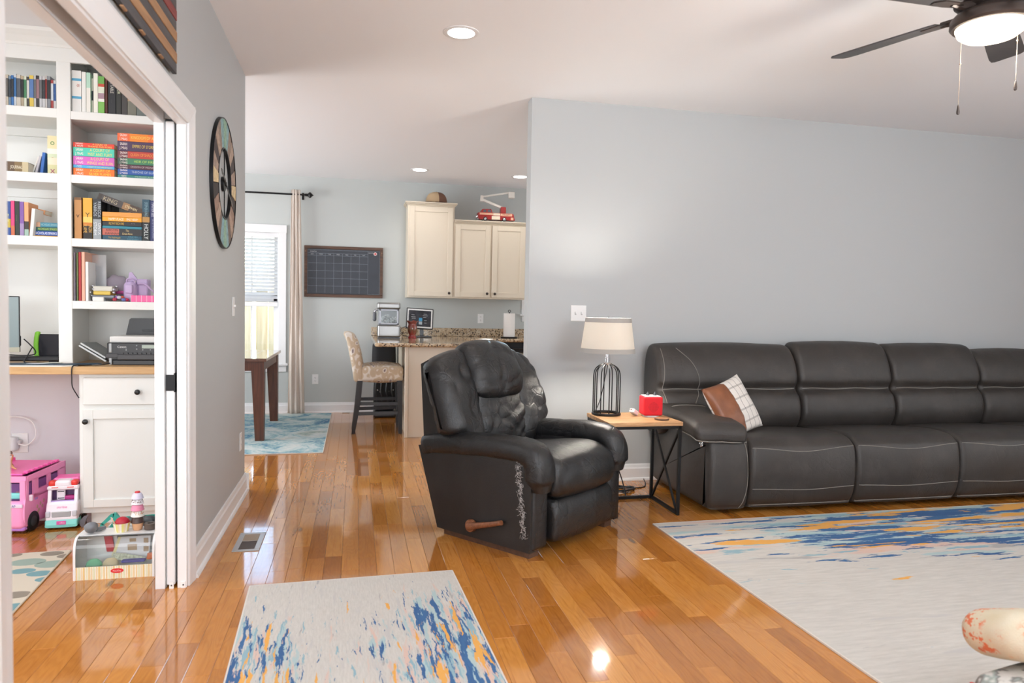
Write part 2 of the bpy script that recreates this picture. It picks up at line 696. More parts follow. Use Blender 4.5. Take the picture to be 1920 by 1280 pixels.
def leather(name, col, rough, folds=0.25, dusty=0.0, crease=.22):
    def fn(k, b):
        v = k.coord()
        cell = k.voro(v, 420, 'Distance')
        big = k.noise(k.map(v, (7, 7, 7)), 1.0, 5, 0.65, 0.7)
        wv = k.vmath('ADD', k.map(v, (1, .7, 1)), k.vmath('MULTIPLY', k.noise(v, 6, 3, .6, out=1), (.12, .12, .12)))
        cre = k.step(k.voro(wv, 13, 'Distance', 'DISTANCE_TO_EDGE'), 0.0, 0.09)
        msk = k.step(k.noise(v, 4.5, 2, .5), .45, .6)
        h = k.math('ADD', k.math('MULTIPLY', cell, 0.06), k.math('MULTIPLY', big, folds))
        h = k.math('ADD', h, k.math('MULTIPLY', k.math('MULTIPLY', cre, msk), folds * crease))
        k.put(b.inputs['Normal'], k.bump(h, 0.5, 0.02))
        wear = k.noise(v, 5, 5, 0.65)
        lc = tuple(c * 1.6 + dusty for c in col)
        k.put(b.inputs['Base Color'], k.mix(k.step(wear, 0.42, 0.75), col, lc))
        k.put(b.inputs['Roughness'], k.math('MULTIPLY_ADD', wear, 0.25, rough - 0.12))
    return mat(name, col, rough, fn=fn)


SOFAL = leather('grey_brown_leather', (0.028, 0.0235, 0.0208), 0.44, 0.2)
RECL = leather('black_leather', (0.0085, 0.0083, 0.0088), 0.33, 0.62, 0.002)
RECS = leather('smooth_black_leather', (0.0095, 0.0092, 0.0095), 0.42, 0.12, 0.002, 0.0)
STITCH = mat('stitch_thread', (0.20, 0.185, 0.165), 0.8)


def wood(name, dark, light, scale=(40, 3, 40), rough=0.45):
    def fn(k, b):
        v = k.coord()
        g = k.noise(k.map(v, scale), 1.0, 5, 0.6, 0.5)
        k.put(b.inputs['Base Color'], k.ramp(g, [(0.3, dark), (0.7, light)]))
        k.put(b.inputs['Normal'], k.bump(g, 0.12, 0.002))
    return mat(name, light, rough, fn=fn)


DESKW = wood('pine_desk_wood', (0.50, 0.285, 0.115), (0.66, 0.42, 0.20), (3, 40, 40), 0.4)
DARKW = wood('dark_table_wood', (0.045, 0.014, 0.008), (0.12, 0.04, 0.02), (40, 40, 3), 0.35)
FRAMEW = wood('walnut_frame_wood', (0.05, 0.022, 0.012), (0.13, 0.058, 0.03), (5, 40, 40), 0.5)
PINEF = wood('new_fence_pine', (0.60, 0.42, 0.23), (0.78, 0.60, 0.38), (30, 30, 2), 0.7)


def glass_fn(k, b):
    t, l = k.t, k.l
    out = t.nodes['Material Output']
    tr = k.n.new('ShaderNodeBsdfTransparent')
    tr.inputs[0].default_value = (0.96, 0.98, 0.98, 1)
    gl = k.n.new('ShaderNodeBsdfGlossy')
    gl.inputs['Roughness'].default_value = 0.02
    fr = k.n.new('ShaderNodeFresnel')
    fr.inputs[0].default_value = 1.45
    mx = k.n.new('ShaderNodeMixShader')
    l.new(fr.outputs[0], mx.inputs[0])
    l.new(tr.outputs[0], mx.inputs[1])
    l.new(gl.outputs[0], mx.inputs[2])
    l.new(mx.outputs[0], out.inputs['Surface'])


GLASS = mat('clear_glass', (1, 1, 1), 0.02, fn=glass_fn)


def translucent(name, col, amt, rough=0.7, weave=0):
    def fn(k, b):
        out = k.n['Material Output']
        tl = k.n.new('ShaderNodeBsdfTranslucent')
        tl.inputs[0].default_value = tuple(col) + (1,)
        mx = k.n.new('ShaderNodeMixShader')
        mx.inputs[0].default_value = amt
        k.l.new(b.outputs[0], mx.inputs[1])
        k.l.new(tl.outputs[0], mx.inputs[2])
        k.l.new(mx.outputs[0], out.inputs['Surface'])
        if weave:
            k.put(b.inputs['Normal'], k.bump(k.noise(k.coord(), weave, 2, 0.5), 0.2, 0.001))
    return mat(name, col, rough, fn=fn)


# ------------------------------------------------------------------ the shell
LX0, LX1 = -0.84, -0.715       # wall between the office and the hall
H = 2.74
g = G()
g.box(LX0, LX1, -3.0, 1.68, 0, H)
g.box(LX0, -0.803, 1.68, 3.315, 2.03, H)
g.box(-0.752, LX1, 1.68, 3.315, 2.03, H)
g.box(-0.803, -0.752, 1.68, 3.315, 2.10, H)
g.box(-0.755, LX1, 3.315, 4.97, 0, H)
g.box(LX0, -0.80, 3.315, 4.85, 0, H)
g.box(-0.80, -0.755, 3.315, 4.85, 2.035, H)
g.box(LX0, -0.755, 4.85, 4.97, 0, H)
tag(g.build('wall_left', WALL), kind='structure')
tag(G().box(-4.4, LX0, 4.85, 4.97, 0, H).build('wall_office_back', [WALLO]), kind='structure')
tag(G().box(-4.5, -4.4, -1.0, 4.97, 0, H).build('wall_office_left', WALLO), kind='structure')
tag(G().box(-4.4, LX0, -1.1, -1.0, 0, H).build('wall_office_front', WALLO), kind='structure')
tag(G().box(1.20, 6.5, 4.90, 5.02, 0, H).build('wall_back', WALL), kind='structure')
tag(G().box(6.4, 6.5, -3.0, 4.90, 0, H).build('wall_right', WALL), kind='structure')
tag(G().box(LX0, 6.5, -3.1, -3.0, 0, H).build('wall_front', WALL), kind='structure')
KY = 8.57
WX0, WX1, WZ0, WZ1 = -1.78, -0.86, 0.60, 2.085
VX0, VX1, VZ0, VZ1 = 2.09, 3.0, 1.22, 2.10
g = G()
g.box(-4.1, WX0, KY, KY + .14, 0, H)
g.box(WX0, WX1, KY, KY + .14, 0, WZ0)
g.box(WX0, WX1, KY, KY + .14, WZ1, H)
g.box(WX1, VX0, KY, KY + .14, 0, H)
g.box(VX0, VX1, KY, KY + .14, 0, VZ0)
g.box(VX0, VX1, KY, KY + .14, VZ1, H)
g.box(VX1, 4.0, KY, KY + .14, 0, H)
tag(g.build('wall_kitchen', mat('kitchen_wall_paint', (0.49, 0.515, 0.505), 0.55, fn=wall_fn)), kind='structure')
tag(G().box(-4.1, -4.0, 4.97, KY, 0, H).build('wall_dining_left', WALL), kind='structure')
tag(G().box(4.0, 4.1, 5.02, KY + .14, 0, H).build('wall_kitchen_right', WALL), kind='structure')
tag(G().box(-4.6, 6.6, -3.2, 8.8, H, H + 0.1).build('ceiling', CEIL), kind='structure')

# floor: sub-floor with every plank in view laid on it
PW, PX0 = 0.0824, -0.302
floor = tag(G().box(-4.6, 6.6, -3.2, 8.75, -0.05, -0.004).build('floor', SUBF), kind='structure')


def scr(x, y, z=0):
    p = Vector((x, y, z - CAMH))
    d = p.dot(FW)
    return (960 + F * p.dot(R3) / d, 640 + F * p.dot(DN) / d) if d > 0.2 else None


def plank_shows(x0, x1, y0, y1):
    """how large a plank is in the photograph, 0 where rugs or furniture cover it"""
    tot, n = 0, 0
    for i in range(5):
        y = y0 + (y1 - y0) * (i + 0.5) / 5
        q = scr((x0 + x1) / 2, y)
        n += 1
        if not q or not (-10 < q[0] < 1930 and -10 < q[1] < 1290):
            continue
        x = (x0 + x1) / 2
        if (x > 1.76 and 1.0 < y < 3.86) or (-0.38 < x < 0.5 and y < 3.25) or (x > 2.2 and y > 3.95) or (x < -0.28 and 6.2 < y) or (x < -1.36 and y < 3.85):
            continue
        if (x > 0.45 and 6.85 < y) or (-0.84 < x < -0.72 and y > 3.3) or (x < -0.84 and y > 4.45) or (x > 1.2 and y > 4.9) or (x < LX0 and q[0] > 300) or (x > 0.9 and y > 5.0 and q[0] > 1000):
            continue
        tot += 1
    if not tot:
        return 0
    a, c = scr(x0, max(y0, 1.7)), scr(x1, max(y0, 1.7))
    e = scr(x0, max(y1, 1.9))
    if not (a and c and e):
        return 0.01
    return abs(c[0] - a[0]) * abs(a[1] - e[1]) * tot / n


planks = []
rp = random.Random(11)
for row in range(-28, 80):
    x0 = PX0 + row * PW
    y = 0.6 - rp.random() * 0.8
    while y < KY:
        L = rp.choice((0.32, 0.45, 0.55, 0.62, 0.75, 0.85, 1.0, 1.2))
        y1 = min(y + L, KY)
        if y1 - y > 0.1 and not (x0 > 1.3 and y > 5.1 and y < KY and x0 > 3.5) and not (x0 < -0.9 and y1 < 1.5):
            planks.append((x0, x0 + PW, y, y1))
        y = y1
planks = [(plank_shows(*p), p) for p in planks]
planks.sort(key=lambda t: -t[0])


def plank_geo(g, p):
    x0, x1, y0, y1 = p
    a, e, zt = 0.0009, 0.0004, 0.0
    x0 += e
    x1 -= e
    y0 += e * 0.6
    y1 -= e * 0.6
    v = [(x0, y0, -.004), (x1, y0, -.004), (x1, y1, -.004), (x0, y1, -.004), (x0, y0, zt - a), (x1, y0, zt - a), (x1, y1, zt - a), (x0, y1, zt - a),
         (x0 + a, y0 + a, zt), (x1 - a, y0 + a, zt), (x1 - a, y1 - a, zt), (x0 + a, y1 - a, zt)]
    g.add(v, [(0, 1, 5, 4), (1, 2, 6, 5), (2, 3, 7, 6), (3, 0, 4, 7), (4, 5, 9, 8), (5, 6, 10, 9), (6, 7, 11, 10), (7, 4, 8, 11), (8, 9, 10, 11)])


def set_tone(o, vals):
    a = o.data.attributes.new('tone', 'FLOAT', 'FACE')
    a.data.foreach_set('value', vals)


rest, tones = G(), []
for i, (s_, p) in enumerate(planks):
    t = rp.random()
    if i < 290 and s_ > 1:
        g = G()
        plank_geo(g, p)
        set_tone(g.build('plank', PLANK, floor, fix=False), [t] * 9)
    else:
        plank_geo(rest, p)
        tones += [t] * 9
o = rest.build('far_planks', PLANK, floor, fix=False)
set_tone(o, tones)
tag(o, kind='stuff')

# skirting with a shoe moulding


def skirting(name, p, q, n):
    """from p to q along a wall whose room side lies in direction n"""
    p, q, n = Vector(p), Vector(q), Vector(n)
    prof = [(0, 0), (0.028, 0), (0.028, 0.008), (0.022, 0.019), (0.015, 0.022), (0.015, 0.088), (0.010, 0.098), (0.007, 0.115), (0.004, 0.122), (0, 0.122)]
    v = [(e.x + n.x * a, e.y + n.y * a, b) for e in (p, q) for (a, b) in prof]
    m = len(prof)
    f = [tuple(range(m)), tuple(range(2 * m - 1, m - 1, -1))] + [(i, i + m, (i + 1) % m + m, (i + 1) % m) for i in range(m)]
    return tag(G().add(v, f).build(name, TRIM), kind='structure')


skirting('baseboard_left', (LX1, 3.405), (LX1, 4.97 + .028), (1, 0))
skirting('baseboard_left_end', (LX1 + .028, 4.97), (-2.5, 4.97), (0, 1))
skirting('baseboard_back', (1.20, 4.90), (6.4, 4.90), (0, -1))
skirting('baseboard_kitchen', (-4.0, KY), (0.47, KY), (0, -1))
skirting('baseboard_office', (-4.4, 4.85), (LX0, 4.85), (0, -1))

# pocket door opening: jambs, casing, door slab
g2 = G()
pf = [(0, 2.022), (.008, 2.022), (.011, 2.03), (.014, 2.06), (.02, 2.098), (.017, 2.11), (0, 2.11)]
v = [(LX1 + a, y, z) for y in (1.585, 3.405) for (a, z) in pf]
m = len(pf)
g2.add(v, [tuple(range(m)), tuple(range(2 * m - 1, m - 1, -1))] + [(i, i + m, (i + 1) % m + m, (i + 1) % m) for i in range(m)])
g2.prism([(LX1, 3.318), (LX1, 3.405), (LX1 + .017, 3.405), (LX1 + .02, 3.393), (LX1 + .014, 3.356), (LX1 + .011, 3.326), (LX1 + .008, 3.318)], 0, 2.11, 'z')
g2.prism([(LX1, 1.672), (LX1, 1.585), (LX1 + .017, 1.585), (LX1 + .02, 1.597), (LX1 + .014, 1.634), (LX1 + .011, 1.664), (LX1 + .008, 1.672)], 0, 2.11, 'z')
tag(g2.build('trim_1', TRIM), kind='structure')
g = G()
g.box(-0.752, LX1, 3.300, 3.315, 0, 2.03)       # hall half of the split jamb
g.box(LX0 - .002, -0.803, 3.300, 3.315, 0, 2.03)     # office half
g.box(-0.752, LX1, 1.68, 3.30, 2.012, 2.03)
g.box(LX0 - .002, -0.803, 1.68, 3.30, 2.012, 2.03)
g.box(-0.8045, -0.802, 1.68, 3.30, 2.012, 2.10)
g.box(-0.753, -0.7505, 1.68, 3.30, 2.012, 2.10)
g.box(LX0 - .002, LX1, 1.68, 1.692, 0, 2.03)
tag(g.build('trim_2', TRIM), kind='structure')
tag(G().box(-0.789, -0.769, 1.69, 3.30, 2.075, 2.0995).build('trim_3', BRONZE), kind='structure')
door = tag(G().bev(-0.798, -0.764, 3.308, 4.15, 0.012, 2.024, .003).build('door_1', TRIM), kind='structure')
g = G()
g.box(-0.7985, -0.7635, 3.3055, 3.3095, 0.868, 0.938)
g.box(-0.7665, -0.7615, 3.306, 3.335, 0.862, 0.945)
g.build('edge_pull', BLK, door)
g = G()
for x in (-0.776, -0.728):
    g.box(x - .009, x + .009, 3.296, 3.3005, 0.0, 0.028)
o = g.build('floor_guide', WHITEP, door)
G().ball((-0.776, 3.2955, .014), .0035, 8, 6).ball((-0.728, 3.2955, .014), .0035, 8, 6).build('guide_screw', BRONZE, door)


# ------------------------------------------------------------------ sofa
SX = [2.06, 3.16, 3.955, 4.75, 5.55]
sofa = thing('sofa', 'long grey-brown leather reclining sofa against the grey wall', 'sofa', (3.6, 4.4, 0))


def sofawarp(seed, amp=0.006):
    def w(o):
        n = noise.noise(Vector((o.x * 3.1 + seed, o.y * 3.0, o.z * 3.4))) * amp
        n2 = noise.noise(Vector((o.x * 9 + seed, o.y * 5, o.z * 7))) * amp * 0.45
        return o + Vector((0, -(n + n2), (n + n2) * .5))
    return w


SEATP = cr([(4.01, .034), (3.965, .05), (3.938, .095), (3.922, .17), (3.915, .27), (3.928, .385), (3.955, .432), (4.03, .468), (4.2, .472), (4.45, .445), (4.66, .425), (4.72, .36), (4.71, .15), (4.66, .05), (4.4, .034)], 5, True)
BACKP = cr([(4.60, .40), (4.53, .45), (4.50, .55), (4.525, .66), (4.578, .712), (4.555, .78), (4.585, .90), (4.65, 1.0), (4.72, 1.035), (4.80, 1.02), (4.855, .90), (4.86, .6), (4.84, .42), (4.72, .385)], 5, True)
for i in range(4):
    x0, x1 = SX[i], SX[i + 1]
    sx0 = 2.40 if i == 0 else x0
    se = G().loft(sx0 + .002, x1 - .002, SEATP, .035, 20, .008, warp=sofawarp(i * 7.7)).build('seat_cushion', SOFAL, sofa, True, sharp=60)
    dz = (-.012, 0.004, -.002, -.035)[i]
    bp = [(p[0], p[1] + dz * max(0, (p[1] - .7) / .3)) for p in BACKP]
    bk = G().loft(x0 + .004, x1 - .004, bp, .045, 20, .012, warp=sofawarp(i * 5.1 + 40, .008)).build('back_cushion', SOFAL, sofa, True, sharp=60)
    if i == 0:
        BACK_L = bk
    n = 26
    seams = [(bk, [(x0 + .035 + (x1 - x0 - .07) * k / n, 0, .712 + .004 * math.sin(k * .5)) for k in range(n + 1)], .0026)]
    for (z, sag) in ((.403, .012), (.155, .006)):
        seams.append((se, [(sx0 + .02 + (x1 - sx0 - .04) * k / n, 0, z + sag * math.cos(k / n * 2 * PI)) for k in range(n + 1)], .0024))
    seams.append((se, [(sx0 + .02 + (x1 - sx0 - .04) * k / n, 0, .052) for k in range(n + 1)], .0032))
    for m_, pts, r in seams:
        G().tube(on_surface([m_], pts), r, 5).build('seam', STITCH, sofa, True)
# arm, pad and side
armp = cr([(4.0, .032), (3.962, .05), (3.942, .11), (3.934, .28), (3.95, .42), (3.99, .475), (4.2, .50), (4.6, .515), (4.76, .51), (4.815, .47), (4.825, .3), (4.82, .1), (4.79, .04), (4.6, .032), (4.3, .032)], 4, True)
ARM = G().loft(2.125, 2.41, armp, .045, 10, .006, warp=sofawarp(90)).build('armrest', SOFAL, sofa, True, sharp=60)


def padwarp(o):
    t = (o.y - 3.94) / .66
    o = o.copy()
    o.z += .045 * t - .02 * max(0, (o.x - 2.2) / .2) * (1 - t)
    if o.y < 4.02:
        o.z -= (4.02 - o.y) ** 2 * 2.5
    return o


G().soft((2.21, 4.30, .522), (.18, .37, .058), .045, 10, (.0, .01, .012), warp=padwarp).build('arm_pad', SOFAL, sofa, True, sharp=60)
G().tube([padwarp(Vector((x, y, .487))) for (x, y) in cr([(2.026, 4.6), (2.024, 4.2), (2.03, 3.98), (2.06, 3.936), (2.2, 3.924), (2.34, 3.936), (2.385, 3.98), (2.392, 4.3)], 6)], .0035, 6).build('seam', STITCH, sofa, True)
G().tube([padwarp(Vector((x, 4.40, z))) for (x, z) in cr([(2.03, .53), (2.05, .57), (2.12, .592), (2.21, .594), (2.32, .588), (2.38, .56)], 5)], .0024, 5).build('seam', STITCH, sofa, True)
for (o_, pts) in ((BACK_L, [px(1266, 652, 4.66), px(1290, 676, 4.63), px(1304, 700, 4.59), px(1311, 728, 4.55), px(1306, 750, 4.51), px(1298, 768, 4.50)]),
                  (BACK_L, [px(1233, 652, 4.70), px(1236, 690, 4.66), px(1239, 730, 4.6), px(1246, 766, 4.56)]),
                  (ARM, [px(1398, 826, 3.93), px(1403, 850, 3.93), px(1404, 900, 3.93), px(1395, 935, 3.94), px(1382, 958, 3.96)])):
    q_ = on_surface([o_], cr(pts, 6))
    if len(q_) > 2:
        G().tube(q_, .0026, 5).build('seam', STITCH, sofa, True)
g = G()
T = Matrix.Translation((2.1185, 4.03, .435)) @ Matrix.Rotation(-PI / 2, 4, 'Y')
g.lathe([(.024, 0), (.024, .004), (.019, .006), (.018, .004), (.006, .004), (.005, .006)], 24, T=T)
g.build('power_button', CHROME, sofa, True)
g = G()
for x in (2.3, 3.5, 4.6, 5.4):
    for y in (4.1, 4.7):
        g.box(x - .03, x + .03, y - .03, y + .03, 0, .05)
o = g.build('foot', BLKP, sofa)

# throw pillow lying in the sofa corner


def plaid_fn(k, b):
    v = k.coord('Object')
    x, y, z = k.sep(v)[0:3]
    leath = k.math('LESS_THAN', x, -.015)
    line = lambda q, per, w, ph: k.math('LESS_THAN', k.math('FRACT', k.math('ADD', k.math('DIVIDE', q, per), ph)), w)
    l1 = line(x, .052, .07, .3)
    l2 = line(z, .078, .15, .1)
    cl = k.mix(k.math('MULTIPLY', l2, .55), (.70, .66, .62), (.24, .22, .21))
    cl = k.mix(k.math('MULTIPLY', l1, .85), cl, (.10, .085, .085))
    n = k.noise(v, 9, 4, .6)
    br = k.ramp(n, [(.3, (.15, .048, .018)), (.7, (.235, .083, .033))])
    front = k.math('LESS_THAN', y, .004)
    f = k.math('MULTIPLY', leath, front)
    k.put(b.inputs['Base Color'], k.mix(f, cl, br))
    k.put(b.inputs['Roughness'], k.math('MULTIPLY_ADD', f, -.4, .85))
    k.put(b.inputs['Normal'], k.bump(k.noise(v, 24, 4, .6), .25, .006))


def pillow_geo(hx, hz, th, n=18, seed=0, wr=.004):
    """knife-edged cushion in the x-z plane"""
    g = G()
    for side in (-1, 1):
        def fn(u, w):
            a, c = 2 * u - 1, 2 * w - 1
            prof = (max(0, 1 - a ** 2) ** .5) * (max(0, 1 - c ** 2) ** .5)
            pin = 1 - .07 * (1 - abs(a) ** 2) * abs(c) ** 3, 1 - .07 * (1 - abs(c) ** 2) * abs(a) ** 3
            x, z = a * hx * pin[1], c * hz * pin[0]
            y = side * th * prof ** .8
            y += side * wr * prof * noise.noise(Vector((x * 14 + seed, z * 20, side)))
            return (x, y, z)
        g.grid(fn, n, n)
    return g


pil = pillow_geo(.195, .19, .065, 22, 3, .009).build('throw_pillow', mat('plaid_and_leather', (.6, .5, .4), .8, fn=plaid_fn), None, True, sharp=80)
tag(pil, 'throw pillow half brown leather and half white plaid in the sofa corner', 'pillow')
pil.rotation_euler = (math.radians(-25.8), math.radians(-12.5), math.radians(25))
pil.location = Vector((2.425, 4.205, .632)) - pil.rotation_euler.to_matrix() @ Vector((0, 0, .19))

# ------------------------------------------------------------------ recliner
RC = thing('recliner', 'worn black leather recliner armchair with wooden lever on the oak floor', 'armchair', (.862, 3.372, 0), math.radians(38))


def rw(seed, amp, fx=6, fz=6, ridge=0):
    def w(o):
        n = noise.noise(Vector((o.x * fx + seed, o.y * 5, o.z * fz)))
        n2 = noise.noise(Vector((o.x * fx * 2.7 + seed, o.y * 9, o.z * fz * 2.2)))
        r = -ridge * max(0, 1 - abs(n) * 7)
        return o + Vector((0, -(n * amp + n2 * amp * .5 + r), (n * amp + r) * .4))
    return w


# side panels with a raked back edge
for (xa, xb) in ((.0, .045), (.80, .845)):
    G().prism([(.005, .032), (.005, .50), (.03, .53), (.82, .47), (.66, .03)], xa, xb, 'x').build('side_panel', RECS, RC, local=True)
# arm fronts and rolled arm pads
for k, (xa, xb) in enumerate(((-.015, .15), (.70, .862))):
    path = cr([(.80, .462), (.70, .488), (.45, .512), (.2, .528), (.06, .52), (.008, .475), (-.002, .40), (.004, .34)], 7)
    g = G()
    c = (xa + xb) / 2
    m = len(path)
    nn = 20
    v, f = [], []
    for i, p in enumerate(path):
        t = (path[min(i + 1, m - 1)] - path[max(i - 1, 0)]).normalized()
        nr = Vector((-t.y, t.x))
        if nr.y < 0 and i < m * .7:
            nr = -nr
        elif i >= m * .7 and nr.x > 0:
            nr = -nr
        q = i / (m - 1)
        hw = (xb - xa) / 2 * (1 if q < .86 else max(.62, 1 - (q - .86) * 2.2)) * (.80 if q < .02 else .94 if q < .06 else 1)
        up = .066 if q < .88 else .05
        for a in range(nn):
            th = 2 * PI * a / nn
            cx, cz = math.cos(th), math.sin(th)
            sx = math.copysign(abs(cx) ** .7, cx) * hw
            sz = math.copysign(abs(cz) ** .8, cz) * up
            wob = .0045 * noise.noise(Vector((sx * 12 + k * 9, p.x * 26, sz * 12))) + .003 * noise.noise(Vector((sx * 30, p.x * 60, k)))
            v.append((c + sx * (1 + wob * 6), p.x + nr.x * (sz + wob), p.y + nr.y * (sz + wob)))
    for i in range(m - 1):
        for a in range(nn):
            b_ = (a + 1) % nn
            f.append((i * nn + a, i * nn + b_, (i + 1) * nn + b_, (i + 1) * nn + a))
    f += [tuple(range(nn)), tuple(range((m - 1) * nn, m * nn))]
    g.add(v, f)
    # inside of the arm, down to the seat
    g.soft(((xa + xb) / 2 + (.01 if k == 0 else -.012), .36, .36), ((xb - xa) / 2 - .018, .33, .16), .03, 6, (.008, 0, 0))
    g.soft(((xa + xb) / 2 + (.008 if k == 0 else -.008), .045, .25), (.062, .05, .215), .022, 6, (0, .006, 0))
    g.build('armrest', RECL, RC, True, local=True, sharp=60)
footp = cr([(.02, .055), (-.035, .07), (-.052, .15), (-.045, .235), (-.01, .275), (.06, .27), (.08, .15), (.06, .06)], 6, True)
G().loft(.145, .705, footp, .03, 18, .012, warp=rw(3, .004, 5, 3)).build('footrest', RECL, RC, True, local=True, sharp=60)
seatp = cr([(.04, .285), (-.03, .29), (-.062, .345), (-.055, .42), (-.01, .478), (.12, .505), (.35, .478), (.60, .43), (.66, .34), (.5, .27), (.2, .265)], 6, True)
G().loft(.14, .71, seatp, .045, 20, .016, warp=rw(8, .006, 4, 5, .004)).build('seat_cushion', RECL, RC, True, local=True, sharp=60)
# back: shell, two wings, lumbar and head pillow
LEAN = .46


def lean(o):
    return o + Vector((0, max(0, o.z - .40) * LEAN, 0))


g = G()
g.prism([(.66, .33), (.655, .45), (.728, .93), (.775, .955), (.83, .93), (.79, .42), (.75, .33)], .02, .825, 'x')
o = g.build('back_shell', RECS, RC, local=True)


def backpart(name, xa, xb, pts, r, bulge, seed, amp, fx, fz, ridge, shape=None):
    W_ = rw(seed, amp, fx, fz, ridge)

    def w(o):
        if shape:
            o = shape(o)
        return W_(o)
    G().loft(xa, xb, cr(pts, 7, True), r, 22, bulge, warp=w).build(name, RECL, RC, True, local=True, sharp=75)


def shp(cx, drop):
    def f(o):
        q = max(0, o.z - .80)
        o = o.copy()
        e = max(0, .17 - o.x, o.x - .68) / .2
        if e > 0 and o.z < .80:
            t = min(1, e * 1.6)
            o.z += (.80 - o.z) * .34 * t
        u = (o.x - cx) / .42
        o.z -= drop * q * abs(u) ** 2.2
        return o
    return f


wing = [(.56, .42), (.515, .50), (.545, .66), (.60, .84), (.655, .955), (.715, 1.015), (.785, 1.0), (.80, .91), (.72, .60), (.66, .42)]
backpart('back_wing', -.03, .275, wing, .085, .012, 21, .007, 5, 7, .010, shp(.41, .33))
backpart('back_wing', .575, .875, wing, .085, .012, 33, .007, 5, 7, .010, shp(.41, .33))
backpart('lumbar_pad', .215, .635, [(.55, .43), (.52, .50), (.53, .62), (.57, .745), (.61, .80), (.70, .80), (.68, .62), (.64, .43)], .05, .012, 51, .011, 8, 9, .016)
backpart('head_pillow', .205, .645, [(.575, .745), (.545, .79), (.558, .88), (.608, .97), (.665, 1.03), (.735, 1.045), (.79, 1.0), (.77, .90), (.69, .75)], .075, .018, 61, .008, 6, 5, .010, shp(.425, .15))
# lever, base, frayed edge
LEVER = wood('lever_wood', (.13, .045, .02), (.26, .10, .045), (60, 60, 60), .4)
g = G()
T = Matrix.Translation((-.004, .392, .098)) @ Matrix.Rotation(-PI / 2, 4, 'Y')
g.lathe([(.033, 0), (.035, .012), (.031, .024), (.012, .028)], 18, T=T)
g.tube([(-.02, .40, .094), (-.024, .35, .108), (-.024, .25, .136), (-.024, .172, .160)], [.024, .017, .014, .013], 10)
g.build('lever', LEVER, RC, True, local=True)
BASEW = wood('recliner_base_wood', (.05, .022, .012), (.10, .048, .028), (3, 40, 40))
for (xa, xb) in ((.014, .09), (.72, .79)):
    G().box(xa, xb, .02, .62, 0.0, .045).build('base_runner', BASEW, RC, local=True)
G().box(.09, .72, .30, .62, .012, .045).build('base_board', BASEW, RC, local=True)
fr = G()
rf = random.Random(4)
for side in (0, 1):
    for i in range(230 if side == 0 else 70):
        t = rf.random()
        z = .50 - t * .40 if side == 0 else .44 - t * .30
        y = .092 - t * .055 + rf.gauss(0, .009)
        x = -.0035 if side == 0 else .866
        a = rf.uniform(0, 6.28)
        L = rf.uniform(.006, .024)
        p = [Vector((x, y, z))]
        for k in range(3):
            a += rf.uniform(-.9, .9)
            p.append(p[-1] + Vector((-rf.uniform(0, .0015) if side == 0 else rf.uniform(.0, .004), math.cos(a) * L / 3, math.sin(a) * L / 3)))
        fr.tube(p, .00075, 3)
o = fr.build('frayed_seam', mat('frayed_lining', (.46, .45, .44), .9), RC, local=True, fix=False)
tag(o, 'pale frayed threads down the arm front', kind='stuff')

# ------------------------------------------------------------------ end table and what stands on it
TZ = .58
ET = thing('end_table', 'small square end table with wooden top and black crossed metal frame', 'table', (1.73, 4.2, 0))
TOPW = wood('mango_wood', (.30, .14, .058), (.62, .385, .19), (6, 60, 60), .45)
ys = [3.985, 4.075, 4.155, 4.26, 4.345, 4.415]
for i in range(5):
    G().bev(1.492, 1.968, ys[i] + .0004, ys[i + 1] - .0004, TZ - .024, TZ - (.0004 if i % 2 else 0), .0015).build('plank', TOPW, ET)
rails = []
w = .018
xl, xr, yf, yb = 1.505, 1.954, 3.999, 4.402
for x in (xl, xr):
    for y in (yf, yb):
        o = G().box(x - w / 2, x + w / 2, y - w / 2, y + w / 2, 0, TZ - .024).build('leg', BLK, ET)
for x in (xl, xr):
    rails += [((x, yf, .01), (x, yb, .01)), ((x, yf, TZ - .033), (x, yb, TZ - .033))]
rails += [((xl, yb, .01), (xr, yb, .01)), ((xl, yb, TZ - .033), (xr, yb, TZ - .033)), ((xl, yf, TZ - .033), (xr, yf, TZ - .033))]
for p, q in rails:
    G().bar(p, q, w).build('frame_rail', BLK, ET)
for x in (xl, xr):
    G().bar((x - .004, yf + .008, .02), (x - .004, yb - .008, TZ - .045), .012).build('cross_brace', BLK, ET)
    G().bar((x + .004, yf + .008, TZ - .045), (x + .004, yb - .008, .02), .012).build('cross_brace', BLK, ET)

LXc, LYc = 1.592, 4.325
LP = thing('table_lamp', 'lit table lamp with black wire cage base and white drum shade', 'lamp', (LXc, LYc, TZ))
Z0 = TZ
ring = lambda r, z, n=28: [(LXc + r * math.cos(2 * PI * i / n), LYc + r * math.sin(2 * PI * i / n), z) for i in range(n)]
g = G()
g.tube(ring(.086, Z0 + .009), .009, 8, closed=True)
for i in range(10):
    a = 2 * PI * i / 10 + .17
    pts = cr([(.086, Z0 + .01), (.086, Z0 + .15), (.085, Z0 + .255), (.073, Z0 + .298), (.045, Z0 + .322), (.018, Z0 + .330)], 5)
    g.tube([(LXc + p.x * math.cos(a), LYc + p.x * math.sin(a), p.y) for p in pts], .0036, 6)
g.build('cage', BLK, LP, True)
G().lathe([(.028, .322), (.030, .33), (.030, .336), (.016, .340), (.016, .372), (.012, .374), (.012, .44)], 20, (LXc, LYc, Z0)).build('socket', CHROME, LP, True)
G().tube(cr([(LXc + .004, LYc, Z0 + .322), (LXc - .02, LYc - .01, Z0 + .22), (LXc - .05, LYc - .02, Z0 + .1), (LXc - .075, LYc, Z0 + .02)], 6), .0028, 6).build('cord', BLKP, LP, True)
shz0, shz1 = .984, 1.205
SHADE = translucent('linen_shade', (.86, .82, .76), .5, .8, 900)
BAND = mat('shade_band', (.36, .34, .315), .8)
